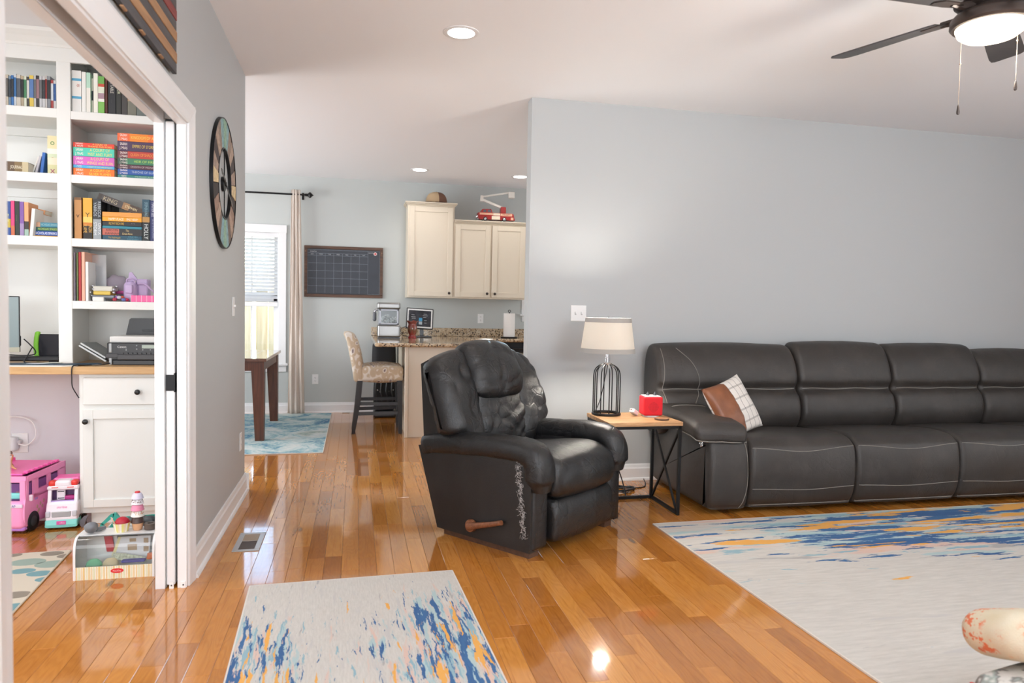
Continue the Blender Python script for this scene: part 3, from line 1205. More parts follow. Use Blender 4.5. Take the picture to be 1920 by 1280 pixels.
rad = lambda z: .176 - .030 * (z - shz0) / (shz1 - shz0)
g = G()
g.lathe([(rad(shz0), shz0), (rad(shz1), shz1), (rad(shz1) - .002, shz1), (rad(shz0) - .002, shz0), (rad(shz0), shz0)], 48, (LXc, LYc, 0), cap=False)
sh = g.build('shade', SHADE, LP, True, sharp=30)
g = G()
for (za, zb) in ((shz0 - .002, shz0 + .027), (shz1 - .027, shz1 + .002)):
    g.lathe([(rad(za) + .0012, za), (rad(zb) + .0012, zb), (rad(zb) - .003, zb), (rad(za) - .003, za), (rad(za) + .0012, za)], 48, (LXc, LYc, 0), cap=False)
g.build('shade_band', BAND, sh, True, sharp=30)
g = G()
for a in (0, 2.1, 4.2):
    g.tube([(LXc, LYc, shz1 - .012), (LXc + .144 * math.cos(a), LYc + .144 * math.sin(a), shz1 - .004)], .002, 5)
g.tube([(LXc, LYc, 1.02), (LXc, LYc, shz1 + .01)], .003, 6)
g.build('spider', CHROME, sh, True)
G().ball((LXc, LYc, 1.085), (.026, .026, .034), 14, 10).build('bulb', mat('lamp_bulb', (1, .93, .82), .5, emis=12), LP, True)
lamp('lamp_light', 'POINT', (LXc, LYc, 1.085), 72, (1, .93, .82), .035)

# red cube speaker, charger, coaster
RED = mat('red_felt', (.62, .006, .016), .75, bump=(900, .2, .001))
tb = thing('speaker', 'red cube toy speaker with grey ears standing on the end table', 'speaker', (1.862, 4.235, TZ))
T = Matrix.Translation((1.862, 4.235, 0)) @ Matrix.Rotation(math.radians(-7), 4, 'Z')
G().soft((0, 0, TZ + .071), (.0615, .0615, .0605), .012, 4, T=T).build('body', RED, tb, True)
g = G()
g.lathe([(.052, .0), (.052, .010), (.046, .0125)], 28, (0, 0, TZ), T=T)
g.build('foot_ring', WHITEP, tb, True)
G().soft((0, 0, TZ + .1318), (.052, .052, .0016), .0015, 4, T=T).build('top_plate', mat('speaker_top', (.80, .72, .74), .4), tb, True)
for sx in (-.018, .03):
    G().lathe([(.013, 0), (.009, .010), (.001, .026)], 12, (sx, .016, TZ + .132), T=T).build('ear', mat('ear_grey', (.055, .06, .07), .6), tb, True)
g = G()
for i in range(-6, 7):
    for j in range(-6, 7):
        if i * i + j * j < 38:
            g.lathe([(.0017, 0), (.0017, .0007)], 6, T=T @ Matrix.Translation((i * .0052, -.0614, TZ + .066 + j * .0052)) @ RX)
g.build('grille', mat('grille_red', (.28, .002, .010), .8), tb, fix=False)
ch = thing('charger', 'white plug charger lying beside the red cube speaker', 'charger', (1.755, 4.255, TZ))
T = Matrix.Translation((1.755, 4.255, TZ + .026)) @ Matrix.Rotation(math.radians(32), 4, 'Z') @ Matrix.Rotation(math.radians(28), 4, 'Y')
G().bev(-.028, .028, -.019, .019, -.0135, .0135, .004, T=T).build('body', WHITEP, ch)
g = G()
for y in (-.007, .007):
    g.box(-.046, -.028, y - .0008, y + .0008, -.003, .003, T=T)
g.build('prong', CHROME, ch)
co = thing('coaster', 'round wooden coaster on the end table corner', 'coaster', (1.872, 4.085, TZ))
G().lathe([(.044, 0), (.046, .002), (.046, .009), (.044, .011)], 32, (1.872, 4.085, TZ)).build('rim', wood('coaster_bark', (.06, .03, .017), (.12, .06, .03), (50, 50, 50)), co, True)
G().lathe([(.043, .0112), (.0, .0113)], 32, (1.872, 4.085, TZ), cap=False).build('face', wood('coaster_face', (.25, .12, .05), (.42, .22, .10), (50, 50, 50)), co)

# cords behind the table
cordm = BLKP
fz = .004


def cord(label, pts, r=.004, m=cordm, n=7):
    o = G().tube(cr(pts, n), r, 6).build('cable', m, None, True)
    return tag(o, label, 'cord')


cord('black lamp cord hanging from the end table down to the coil on floor',
     [(1.60, 4.44, TZ - .02), (1.602, 4.455, .50), (1.64, 4.47, .36), (1.74, 4.52, .22), (1.80, 4.55, .10), (1.81, 4.50, .01), (1.80, 4.40 + .05, fz)], .0042)
coil = [(1.62, 4.85, .26), (1.622, 4.80, .2), (1.66, 4.72, .06), (1.70, 4.62, .008)]
rcoil = random.Random(9)
for i in range(46):
    a = i * .62
    coil.append((1.80 + (.11 + .02 * math.sin(i * 1.9)) * math.cos(a), 4.62 + (.075 + .015 * math.cos(i * 2.3)) * math.sin(a), fz + .004 * (i % 4) + .001 * (i / 10)))
coil += [(1.97, 4.66, fz), (2.05, 4.72, fz + .002), (2.07, 4.80, .03)]
cord('tangled black cord coiled on the floor between end table and sofa', coil, .0038, n=4)
cord('thin white cord looping from the wall outlet behind the end table',
     [(1.76, 4.876, .30), (1.77, 4.82, .32), (1.74, 4.60, .40), (1.70, 4.47, .52), (1.66, 4.45, .555), (1.65, 4.445, .57)], .0018, WHITEP)
ol = thing('power_outlet', 'white wall outlet with two adapters behind the end table', 'outlet', (1.76, 4.9, .30))
G().bev(1.725, 1.795, 4.894, 4.9, .245, .36, .002).build('cover_plate', WHITEP, ol)
G().bev(1.733, 1.785, 4.845, 4.894, .305, .35, .006).build('adapter', WHITEP, ol)
G().bev(1.738, 1.782, 4.855, 4.894, .252, .295, .006).build('adapter', WHITEP, ol)

# switches and outlets


def plate(name, label, cat, c, facing, gangs=1, kind='toggle'):
    t = thing(name, label, cat, c)
    x, y, z = c
    w = .0355 + .023 * (gangs - 1)
    T = Matrix.Translation(c) @ (Matrix.Rotation(PI / 2, 4, 'Z') if facing == '+x' else Matrix.Identity(4))
    G().bev(-w, w, -.0055, 0, -.0575, .0575, .003, T=T).build('cover_plate', WHITEP, t)
    for i in range(gangs):
        o = (i - (gangs - 1) / 2) * .046
        if kind == 'toggle':
            G().bev(o - .0052, o + .0052, -.017, -.005, -.003, .012, .002, T=T).build('toggle', WHITEP, t)
            G().box(o - .0058, o + .0058, -.0062, -.005, -.012, .012, T=T).build('slot', mat('switch_slot', (.45, .45, .45), .6), t)
        else:
            for dz in (-.02, .02):
                r = G().bev(o - .017, o + .017, -.0075, -.005, dz - .0145, dz + .0145, .004, T=T).build('socket', WHITEP, t)
                g = G()
                for dx in (-.006, .006):
                    g.box(o + dx - .001, o + dx + .001, -.0078, -.0072, dz - .002, dz + .007, T=T)
                g.lathe([(.0025, 0), (.0025, .0004)], 8, T=T @ Matrix.Translation((o, -.0074, dz - .008)) @ RX)
                g.build('slot', BLKP, r)
    return t


plate('light_switch', 'white double light switch on the grey wall above the lamp', 'switch', (1.574, 4.90, 1.231), '-y', 2)
plate('light_switch', 'white single light switch on the left wall below the clock', 'switch', (LX1, 4.505, 1.235), '+x', 1)
plate('power_outlet', 'white outlet low on the left wall near its end', 'outlet', (LX1, 4.78, .37), '+x', 1, 'outlet')
plate('power_outlet', 'white outlet on the kitchen wall beside the curtain', 'outlet', (-.452, KY, .393), '-y', 1, 'outlet')
plate('power_outlet', 'white outlet above the granite backsplash under the wall cabinets', 'outlet', (1.50, KY, 1.135), '-y', 1, 'outlet')


# ------------------------------------------------------------------ rugs


def rug_mat(name, along, dens):
    """painted-stroke rug; dens(k, x, y) says where the colour sits"""
    def fn(k, b):
        v = k.coord()
        x, y = k.sep(v)[0:2]
        st = (1.15, 9, 1) if along == 'x' else (27, 2.9, 1)
        wv = k.vmath('ADD', v, k.vmath('MULTIPLY', k.noise(v, 14, 3, .6, out=1), (.025, .025, 0)))

        def strokes(off, sc=1.0, det=3):
            return k.noise(k.map(wv, tuple(a * sc for a in st), (off, off * 1.7, 0)), 1.0, det, .55, .3)
        d = dens(k, x, y)
        fine = k.noise(k.map(v, tuple(a * 6 for a in st)), 1.0, 4, .7)
        c = k.ramp(fine, [(.3, (.47, .45, .415)), (.7, (.58, .555, .515))])
        base = k.math('MULTIPLY_ADD', d, .20, -.02)

        def layer(c, off, thr, col, sc=1.0, soft=.012, rag=.10, mind=1.0):
            n = strokes(off, sc)
            n = k.math('ADD', n, k.math('MULTIPLY_ADD', fine, rag, -rag * .5))
            n = k.math('ADD', n, k.math('MULTIPLY', base, mind))
            return k.mix(k.step(n, thr, thr + soft), c, col)
        c = layer(c, 3.1, .60, (.47, .455, .44), 1.3, .10, .14, .30)
        c = layer(c, 33.1, .665, (.36, .345, .335), 1.2, .06, .14, .35)
        c = layer(c, 9.7, .66, (.60, .43, .36), .8, .08, .12, .9)
        c = layer(c, 5.3, .685, (.37, .48, .49), .9, .04, .28, 1.0)
        c = layer(c, 14.9, .72, (.24, .38, .44), 1.6, .03, .34, 1.0)
        c = layer(c, 5.33, .735, (.030, .095, .23), .95, .015, .30, 1.0)
        c = layer(c, 27.2, .73, (.035, .11, .25), 1.7, .012, .34, 1.0)
        c = layer(c, 21.4, .735, (.68, .34, .075), 1.15, .015, .14, .95)
        k.put(b.inputs['Base Color'], c)
        k.put(b.inputs['Normal'], k.bump(k.noise(v, 320, 2, .5), .35, .003))
    return mat(name, (.6, .58, .55), .95, fn=fn)


def rug(name, label, c, hx, hy, rz, m, th=.008, edge=(.62, .60, .57)):
    t = thing(name, label, 'rug', (c[0], c[1], 0), rz)
    G().bev(-hx, hx, -hy, hy, .0006, th, .003).build('pile', m, t, local=True)
    g = G()
    for (a, b_, q, r) in ((-hx, hx, -hy, -hy), (-hx, hx, hy, hy)):
        g.bar((a, q, th * .6), (b_, r, th * .6), .006, th * .9)
    for x in (-hx, hx):
        g.bar((x, -hy, th * .6), (x, hy, th * .6), .006, th * .9)
    g.build('bound_edge', cm('#d2cbc2', .9) if edge else m, t, local=True)
    return t


def dens_big(k, x, y):
    a = k.step(y, -.05, .85)
    r = k.step(x, -1.5, -.5)
    return k.math('SUBTRACT', k.math('MULTIPLY', a, k.math('MULTIPLY_ADD', r, .55, .62)), .05)


def dens_small(k, x, y):
    a = k.step(y, .95, .25)
    side = k.step(k.math('ABSOLUTE', k.math('ADD', x, .06)), .02, .40)
    return k.math('ADD', k.math('MULTIPLY', a, k.math('MULTIPLY_ADD', side, .55, .40)), k.math('MULTIPLY', side, .12))


rug('area_rug', 'large pale rug with blue and orange brush strokes before the sofa', (3.34, 2.66), 1.6, 1.20, math.radians(1.0), rug_mat('brushstroke_rug', 'x', dens_big))
rug('runner_rug', 'small pale rug with blue and orange vertical strokes in the hall', (.045, 2.37), .452, .90, math.radians(2.4), rug_mat('runner_pattern', 'y', dens_small))


def kit_fn(k, b):
    v = k.coord()
    a = k.noise(v, 2.7, 6, .72, .8)
    c = k.ramp(a, [(.30, (.015, .055, .17)), (.38, (.06, .17, .29)), (.46, (.17, .32, .37)), (.54, (.38, .48, .49)), (.63, (.54, .56, .54)), (.74, (.30, .40, .38))])
    n = k.noise(v, 1.4, 3, .6)
    c = k.mix(k.math('MULTIPLY', k.step(n, .62, .72), .6), c, (.16, .23, .17))
    n3 = k.noise(v, 26, 4, .7)
    c = k.mix(k.math('MULTIPLY', k.step(n3, .52, .62), .5), c, (.58, .60, .57))
    n2 = k.noise(k.map(v, (1, 1.6, 1), (4, 4, 0)), 3.2, 6, .75, .6)
    c = k.mix(k.step(n2, .66, .70), c, (.02, .075, .24))
    k.put(b.inputs['Base Color'], c)


kr = rug('dining_rug', 'blue and white mottled rug under the dining table', (-1.45, 7.33), 1.19, 1.155, 0, mat('mottled_rug', (.5, .6, .6), .95, fn=kit_fn))

# ------------------------------------------------------------------ floor vent
vt = thing('floor_vent', 'metal floor vent set in the planks near the left wall', 'vent', (-.535, 3.888, 0))
x0, x1, y0, y1 = -.60, -.468, 3.737, 4.040
VM = mat('vent_metal', (.50, .48, .46), .35, metal=.5)
g = G()
b = .027
g.bev(x0, x1, y0, y0 + b, 0, .004, .0015).bev(x0, x1, y1 - b, y1, 0, .004, .0015).bev(x0, x0 + b, y0 + b, y1 - b, 0, .004, .0015).bev(x1 - b, x1, y0 + b, y1 - b, 0, .004, .0015)
g.build('frame', VM, vt)
ym = (y0 + y1) / 2 + .01
g = G()
g.box(x0 + b, x1 - b, y0 + b, ym, .0003, .0012)
g.build('duct_opening', mat('duct_dark', (.06, .035, .022), .5), vt)
G().box(x0 + b, x1 - b, ym, y1 - b, .0003, .002).build('damper', mat('damper_tan', (.30, .22, .15), .5), vt)
G().tube([(x0 + b, ym, .003), (x0 + b + .03, ym - .004, .0034), (x1 - b, ym + .003, .003)], .0014, 5).build('damper_rod', VM, vt)


# ------------------------------------------------------------------ wall clock
CY, CZ, CR = 4.145, 1.902, .350
ck = thing('round_clock', 'large round clock of weathered coloured wood pieces in a black metal ring', 'clock', (LX1, CY, CZ))
TC = Matrix.Translation((LX1, CY, CZ)) @ Matrix.Rotation(PI / 2, 4, 'Y') @ Matrix.Rotation(PI / 2, 4, 'Z')   # local x -> y, local y -> z, local z -> out of the wall


def ringband(g, ra, rb, za, zb, n=64, a0=0, a1=2 * PI, T=None):
    full = abs(a1 - a0 - 2 * PI) < 1e-6
    m = n if full else n + 1
    v, f = [], []
    for i in range(m):
        a = a0 + (a1 - a0) * i / n
        for (r, z) in ((ra, za), (rb, za), (rb, zb), (ra, zb)):
            v.append((r * math.cos(a), r * math.sin(a), z))
    for i in range(n):
        j = (i + 1) % m
        for k in range(4):
            k2 = (k + 1) % 4
            f.append((i * 4 + k, i * 4 + k2, j * 4 + k2, j * 4 + k))
    if not full:
        f += [(0, 1, 2, 3), ((m - 1) * 4 + 3, (m - 1) * 4 + 2, (m - 1) * 4 + 1, (m - 1) * 4)]
    return g.add(v, f, 0, T)


g = G()
ringband(g, CR - .006, CR, .0, .019, 72, T=TC)
ringband(g, .186, .193, .002, .018, 60, T=TC)
ringband(g, .188, CR - .004, .003, .006, 60, T=TC)
g.build('ring_frame', BLK, ck, True, sharp=40)


def weathered(h):
    c = lin(h)

    def fn(k, b):
        n = k.noise(k.map(k.coord(), (20, 6, 6)), 6, 5, .7)
        k.put(b.inputs['Base Color'], k.ramp(n, [(.32, tuple(x * .55 for x in c)), (.5, c), (.72, tuple(min(1, x * 1.25) for x in c))]))
    return mat('weathered_' + h.strip('#'), c, .75, fn=fn)


NP = 24
half = ['#8dab97', '#84a6aa', '#8f7d72', '#a89383', '#463d3e', '#a08b7d', '#cfba92', '#38302f', '#93786a', '#a89080', '#6f6059', '#809fa6', '#8dab97']
cols = half + half[11:0:-1]
for i in range(NP):
    a0 = PI / 2 - PI / NP + i * 2 * PI / NP
    g = G()
    ringband(g, .194, CR - .0065, .006, .015 + .002 * (i % 3 == 0), 5, a0 + .008, a0 + 2 * PI / NP - .008, TC)
    g.build('wood_segment', weathered(cols[i]), ck)
g = G()
for a in (PI / 2, -PI / 2):
    g.bar((0, 0, .012), ((.188) * math.cos(a), (.188) * math.sin(a), .012), .010, .005, T=TC)
g.build('spoke', BLK, ck)
G().lathe([(.040, .0), (.040, .014), (.034, .017), (.012, .018), (.010, .024)], 24, T=TC).build('hub', BLK, ck, True)
g = G()
for (a, L, w) in ((math.radians(-24), .245, .013), (math.radians(157), .155, .016)):
    T = TC @ Matrix.Rotation(a, 4, 'Z')
    g.prism([(-.05, -w * .3), (0, -w * .5), (L * .7, -w * .45), (L * .78, -w), (L, 0), (L * .78, w), (L * .7, w * .45), (0, w * .5), (-.05, w * .3)], .020, .0225, 'z', T=T)
g.build('hand', mat('clock_hand', (.10, .095, .09), .45, metal=.5), ck)

# wooden flag on the wall over the door
fl = thing('flag_art', 'striped wooden flag art of dark, tan and red slats above the doorway', 'wall art', (LX1, 2.54, 2.142))
CHAR = wood('charred_wood', (.045, .042, .045), (.085, .08, .082), (40, 3, 40), .6)
TANW = wood('burnt_tan_wood', (.26, .13, .06), (.42, .235, .115), (40, 3, 40), .6)
REDW = wood('red_stained_wood', (.16, .022, .022), (.27, .05, .045), (40, 3, 40), .6)
sl = [CHAR, TANW, CHAR, TANW, CHAR, REDW, CHAR, TANW, CHAR, REDW, CHAR, TANW, CHAR]
for i in range(13):
    z = 2.142 + i * .0408
    dx = .024 + .002 * (i % 2)
    G().bev(LX1 + .008, LX1 + dx, 2.06, 3.04 - .001 * (i % 3), z + .0006, z + .0402, .0015).build('slat', sl[i], fl)
g = G()
for y in (2.25, 2.55, 2.86):
    g.box(LX1, LX1 + .008, y - .02, y + .02, 2.15, 2.66)
g.build('back_batten', CHAR, fl)
g = G()
rr = random.Random(5)
for y in (2.405, 2.60, 2.83):
    g.soft((LX1 + .018, y, 2.142), (.006, .022, .0045), .004, 3)
g.build('scorched_edge', TANW, fl)

# ------------------------------------------------------------------ ceiling fan
FX, FY = 2.437, 2.376
fan = thing('ceiling_fan', 'dark bronze ceiling fan with five blades and a glowing glass bowl', 'ceiling fan', (FX, FY, 2.38))
FANM = mat('fan_bronze', (.055, .04, .034), .4, metal=.5)
BLADE = wood('fan_blade', (.035, .033, .034), (.055, .05, .05), (3, 40, 40), .45)
c = (FX, FY, 0)
G().lathe([(.070, 2.74), (.070, 2.715), (.045, 2.70), (.02, 2.695), (.018, 2.62), (.03, 2.61)], 28, c).build('canopy', FANM, fan, True)
G().lathe([(.03, 2.615), (.09, 2.605), (.125, 2.575), (.135, 2.53), (.130, 2.49), (.10, 2.470), (.085, 2.468)], 36, c).build('motor_housing', FANM, fan, True)
G().lathe([(.085, 2.470), (.09, 2.455), (.125, 2.448), (.140, 2.43), (.142, 2.405), (.135, 2.396), (.122, 2.396)], 40, c).build('light_collar', FANM, fan, True)
G().lathe([(.122, 2.400), (.122, 2.392), (.114, 2.372), (.092, 2.355), (.06, 2.345), (.025, 2.341), (.0, 2.340)], 40, c, cap=False).build('glass_bowl', mat('glowing_bowl', (1, .86, .66), .4, emis=3.5), fan, True)
for k in range(5):
    a = math.radians(38 + 72 * k)
    T = Matrix.Translation((FX, FY, 2.462)) @ Matrix.Rotation(a, 4, 'Z')
    br = G()
    br.tube([(.09, 0, .01), (.14, .0, -.004), (.19, 0, .0)], [.014, .016, .012], 8, T=T)
    br.prism([(.16, -.028), (.20, -.042), (.255, -.036), (.27, 0), (.255, .036), (.20, .042), (.16, .028), (.15, 0)], -.0075, -.0035, 'z', T=T @ Matrix.Rotation(math.radians(-11), 4, 'X'))
    o = br.build('blade_bracket', FANM, fan, True)
    pl = [(.19, -.052), (.22, -.058), (.45, -.066), (.60, -.069), (.645, -.062), (.658, -.045), (.658, .050), (.645, .064), (.60, .069), (.45, .066), (.22, .058), (.19, .052)]
    G().prism(pl, -.0030, .0035, 'z', T=T @ Matrix.Rotation(math.radians(-11), 4, 'X')).build('blade', BLADE, fan)
for (q, r, ym, lab) in (((1803, 58), (1798, 196), 2.395, 0), ((1911, 14), (1904, 150), 2.30, 1)):
    p = px(*q, ym)
    e = px(*r, ym)
    g = G()
    g.tube([(p.x, ym, min(p.z, 2.42)), (p.x, ym, e.z)], .0009, 5)
    mid = (p.z * .55 + e.z * .45)
    g.ball((p.x, ym, mid), .0035, 8, 6)
    o = g.build('pull_chain', mat('chain_brass', (.34, .25, .17), .5, metal=.3), fan)
    G().lathe([(.001, 0), (.003, -.006), (.006, -.03), (.005, -.038), (.0, -.041)], 10, (p.x, ym, e.z)).build('pull_knob', FANM, o, True)
lamp('fan_light', 'POINT', (FX, FY, 2.29), 30, (1, .93, .84), .08)

# ------------------------------------------------------------------ recessed lights
DL = [((.547, 3.878), 'round recessed ceiling light in the living room ceiling', 24), ((.666, 7.758), 'recessed ceiling light over the kitchen, left of two', 15), ((1.788, 7.807), 'recessed ceiling light over the kitchen nearest the grey wall edge', 15)]
LENS = mat('light_lens', (1, .96, .93), .5, emis=14)
for i, ((x, y), lab, pw) in enumerate(DL):
    t = thing('recessed_light', lab, 'ceiling light', (x, y, H))
    G().lathe([(.098, 0), (.098, -.003), (.090, -.006), (.074, -.0045), (.074, 0)], 36, (x, y, H)).build('trim_ring', TRIM, t, True)
    G().lathe([(.0735, -.0042), (0, -.0043)], 32, (x, y, H), cap=False).build('lens', LENS, t)
    lamp('recessed_lamp', 'SPOT', (x, y, H - .03), pw, (1, .95, .89), .07, spot=150)

# ------------------------------------------------------------------ kitchen window, blind, curtain, fence
win = thing('window_1', None, None, ((WX0 + WX1) / 2, KY, WZ0))
win['kind'] = 'structure'
g = G()
cw = .085
g.bev(WX1 - .005, WX1 + cw - .005, KY - .018, KY, WZ0 - .02, WZ1 + cw, .003)
g.bev(WX0 - cw + .005, WX0 + .005, KY - .018, KY, WZ0 - .02, WZ1 + cw, .003)
g.bev(WX0 - cw, WX1 + cw, KY - .02, KY, WZ1 - .005, WZ1 + cw + .002, .003)
g.bev(WX0 - cw - .02, WX1 + cw + .02, KY - .045, KY + .10, WZ0 - .045, WZ0 - .018, .004)
g.bev(WX0 - cw, WX1 + cw, KY - .017, KY, WZ0 - .118, WZ0 - .045, .004)
g.build('casing', TRIM, win)
g = G()
yv = KY + .085
for (z0, z1, dy) in ((WZ0 - .018, 1.335, 0), (1.30, WZ1, .03)):
    y = yv + dy
    s_ = .048
    x0, x1 = WX0 + .02, WX1 - .02
    g.box(x0, x0 + s_, y, y + .03, z0, z1).box(x1 - s_, x1, y, y + .03, z0, z1).box(x0, x1, y, y + .03, z0, z0 + s_ + .02).box(x0, x1, y, y + .03, z1 - s_, z1)
    for k in (1, 2, 3):
        xm = x0 + (x1 - x0) * k / 3
        if k < 3:
            g.box(xm - .008, xm + .008, y + .008, y + .022, z0 + .05, z1 - .04)
for x in (WX0, WX1 - .02):
    g.box(x, x + .02, KY + .02, KY + .13, WZ0 - .02, WZ1)
g.box(WX0, WX1, KY + .02, KY + .13, WZ1 - .012, WZ1)
g.build('sash', TRIM, win)
for (z0, z1, dy) in ((WZ0 + .03, 1.31, 0), (1.33, WZ1 - .04, .03)):
    G().box(WX0 + .05, WX1 - .05, yv + dy + .012, yv + dy + .016, z0, z1).build('pane', GLASS, win)
bl = thing('window_blind', 'white horizontal slat blind half lowered in the kitchen window', 'blind', ((WX0 + WX1) / 2, KY + .04, 1.245))
BL = translucent('blind_white', (.84, .85, .86), .5, .5)
bx0, bx1 = WX0 + .012, WX1 - .008
G().bev(bx0, bx1, KY + .008, KY + .06, 2.028, 2.082, .003).build('head_rail', TRIM, bl)
z = 2.015
ns = 17
for i in range(ns):
    zz = 2.005 - i * .0415
    T = Matrix.Translation((0, KY + .036, zz)) @ Matrix.Rotation(math.radians(42), 4, 'X')
    g = G()
    g.bev(bx0 + .004, bx1 - .004, -.024, .024, -.0014, .0014, .001, T=T)
    g.build('slat', BL, bl, fix=False)
for i in range(3):
    G().bev(bx0 + .004, bx1 - .004, KY + .012, KY + .060, 1.286 + i * .0045, 1.289 + i * .0045, .001).build('slat', BL, bl, fix=False)
G().bev(bx0 + .004, bx1 - .004, KY + .010, KY + .062, 1.235, 1.284, .004).build('bottom_rail', TRIM, bl)
g = G()
for k in (.10, .5, .90):
    x = bx0 + (bx1 - bx0) * k
    for y in (KY + .011, KY + .061):
        g.tube([(x, y, 2.03), (x, y, 1.28)], .0012, 4)
g.build('ladder_cord', TRIM, bl)

CURT = translucent('cream_curtain', (.80, .72, .65), .35, .9, 500)
cu = thing('curtain', 'cream full length curtain gathered at the right side of the window', 'curtain', (-.66, 8.47, .012))
g = G()
nx, nz = 60, 40


def cfn(u, w):
    z = .012 + w * 2.555
    xa, xb = -.752 + .030 * w, -.572 - .052 * w
    ph = 2 * PI * 3.1 * u
    amp = .020 * (1 - .2 * w)
    x = xa + (xb - xa) * u + .006 * math.sin(ph * 2 + z)
    y = 8.462 + amp * math.sin(ph + .25 * math.sin(z * 2.1)) + .006 * math.sin(z * 5 + u * 9)
    return (x, y, z)


g.grid(cfn, nx, nz)
o = g.build('fabric', CURT, cu, True, sharp=0)
sm = o.modifiers.new('thickness', 'SOLIDIFY')
sm.thickness = .003
rod = thing('curtain_rod', 'black curtain rod with a turned finial above the kitchen window', 'curtain rod', (-1.35, 8.46, 2.513))
G().tube([(-2.2, 8.46, 2.513), (-.575, 8.46, 2.513)], .0105, 10).build('rod', BLK, rod, True)
T = Matrix.Translation((-.575, 8.46, 2.513)) @ Matrix.Rotation(PI / 2, 4, 'Y')
G().lathe([(.010, 0), (.014, .002), (.016, .008), (.012, .014), (.012, .018), (.020, .022), (.020, .026), (.012, .030), (.028, .046), (.036, .058), (.028, .070), (.012, .084), (.008, .090), (.003, .098), (.0, .1)], 8, T=T).build('finial', BLK, rod)
g = G()
for x in (-.60, -2.1):
    g.box(x - .006, x + .006, 8.46, KY, 2.505, 2.517)
    g.box(x - .012, x + .012, KY - .006, KY, 2.47, 2.55)
g.build('bracket', BLK, rod)

fe = thing('fence', 'pale new wooden board fence outside the kitchen window', 'fence', (-1.6, 10.3, -.3))
rx = random.Random(3)
for i in range(26):
    x = -4.2 + i * .168
    dy = .045 if i % 2 else 0
    G().bev(x, x + .128 + (.03 if i % 2 else 0), 10.30 + dy, 10.318 + dy, -.3, 1.75, .003).build('board', PINEF, fe)
g = G()
for z in (.1, 1.45):
    g.box(-4.2, .2, 10.318, 10.345, z, z + .09)
g.build('rail', PINEF, fe)
tag(G().box(-9, 9, 8.8, 22, -.35, -.3).build('ground_outside', mat('outside_ground', (.25, .28, .16), .9)), kind='structure')
# second window, only its edge is in view
w2 = thing('window_2', None, None, ((VX0 + VX1) / 2, KY, VZ0))
w2['kind'] = 'structure'
g = G()
g.bev(VX0 - .075, VX0 + .005, KY - .018, KY, VZ0 - .02, VZ1 + .08, .003)
g.bev(VX1 - .005, VX1 + .08, KY - .018, KY, VZ0 - .02, VZ1 + .08, .003)
g.bev(VX0 - .08, VX1 + .08, KY - .018, KY, VZ1 - .005, VZ1 + .085, .003)
g.bev(VX0 - .10, VX1 + .10, KY - .045, KY + .1, VZ0 - .045, VZ0 - .02, .004)
g.bev(VX0 - .07, VX1 + .07, KY - .017, KY, VZ0 - .118, VZ0 - .045, .004)
g.build('casing', TRIM, w2)
G().box(VX0, VX1, KY + .08, KY + .085, VZ0, VZ1).build('pane', GLASS, w2)

# ------------------------------------------------------------------ chalkboard calendar
cal = thing('calendar_board', 'black chalkboard month calendar in a brown wooden frame', 'calendar', (-.134, KY, 1.357))
cx0, cx1, cz0, cz1, cy = -.582, .314, 1.357, 1.950, KY - .024
fw_ = .034
g = G()
for (a, b_, c_, d_) in ((cx0, cx1, cz1 - fw_, cz1), (cx0, cx1, cz0, cz0 + fw_), (cx0, cx0 + fw_, cz0 + fw_, cz1 - fw_), (cx1 - fw_, cx1, cz0 + fw_, cz1 - fw_)):
    g.bev(a, b_, cy, KY, c_, d_, .003)
g.build('frame', FRAMEW, cal)
bd = G().box(cx0 + fw_, cx1 - fw_, cy + .008, KY - .002, cz0 + fw_, cz1 - fw_).build('board', mat('slate_board', (.040, .046, .060), .55, vary=(3, .25)), cal)
CHALK = mat('chalk_print', (.26, .30, .34), .9)
g = G()
yb_ = cy + .0072
ix0, ix1, iz0, iz1 = cx0 + fw_ + .006, cx1 - fw_ - .006, cz0 + fw_ + .008, cz1 - fw_ - .012
lx = ix0 + (ix1 - ix0) * .835
t = .0011
H_ = lambda x0, x1, z: g.box(x0, x1, yb_, yb_ + .0006, z - t, z + t)
V_ = lambda x, z0, z1: g.box(x - t, x + t, yb_, yb_ + .0006, z0, z1)
H_(ix0, ix1, iz0)
H_(ix0, ix1, iz1)
V_(ix0, iz0, iz1)
V_(ix1, iz0, iz1)
V_(lx, iz0, iz1)
zh, zt = iz1 - .038, iz1 - .064
H_(ix0, lx, zh)
for i in range(6):
    H_(ix0, lx, zt - (zt - iz0) * i / 5 * 1.0 if i < 5 else iz0)
for i in range(1, 7):
    V_(ix0 + (lx - ix0) * i / 7, iz0, zh)
g.build('grid_lines', CHALK, bd)
CHT = mat('chalk_text', (.55, .57, .60), .9)
text('MONTH:', .014, (ix0 + .062, yb_ - .0004, iz1 - .021), CHT, bd)
for i, d_ in enumerate(('SUN', 'MON', 'TUE', 'WED', 'THU', 'FRI', 'SAT')):
    text(d_, .012, (ix0 + (lx - ix0) * (i + .5) / 7, yb_ - .0004, zh - .013), CHT, bd)
text('NOTES:', .013, (lx + .036, yb_ - .0004, iz1 - .020), CHT, bd)
T = Matrix.Translation((lx + .085, cy + .0075, iz1 - .028)) @ RX
G().lathe([(.019, 0), (.019, .003), (.016, .004), (0, .004)], 20, T=T, cap=False).build('magnet', cm('#e9d6d2', .4), cal, True)
G().lathe([(.0125, .0042), (0, .0043)], 16, T=T, cap=False).build('magnet_centre', cm('#c8474c', .5), cal)
g = G()
for (x, z) in ((cx0 + .012, 1.885), (cx1 - .014, 1.885), (cx0 + .012, 1.43)):
    g.box(x - .004, x + .004, cy - .002, cy, z - .008, z + .008)
g.build('hanging_clip', cm('#8d6a52', .5), cal)

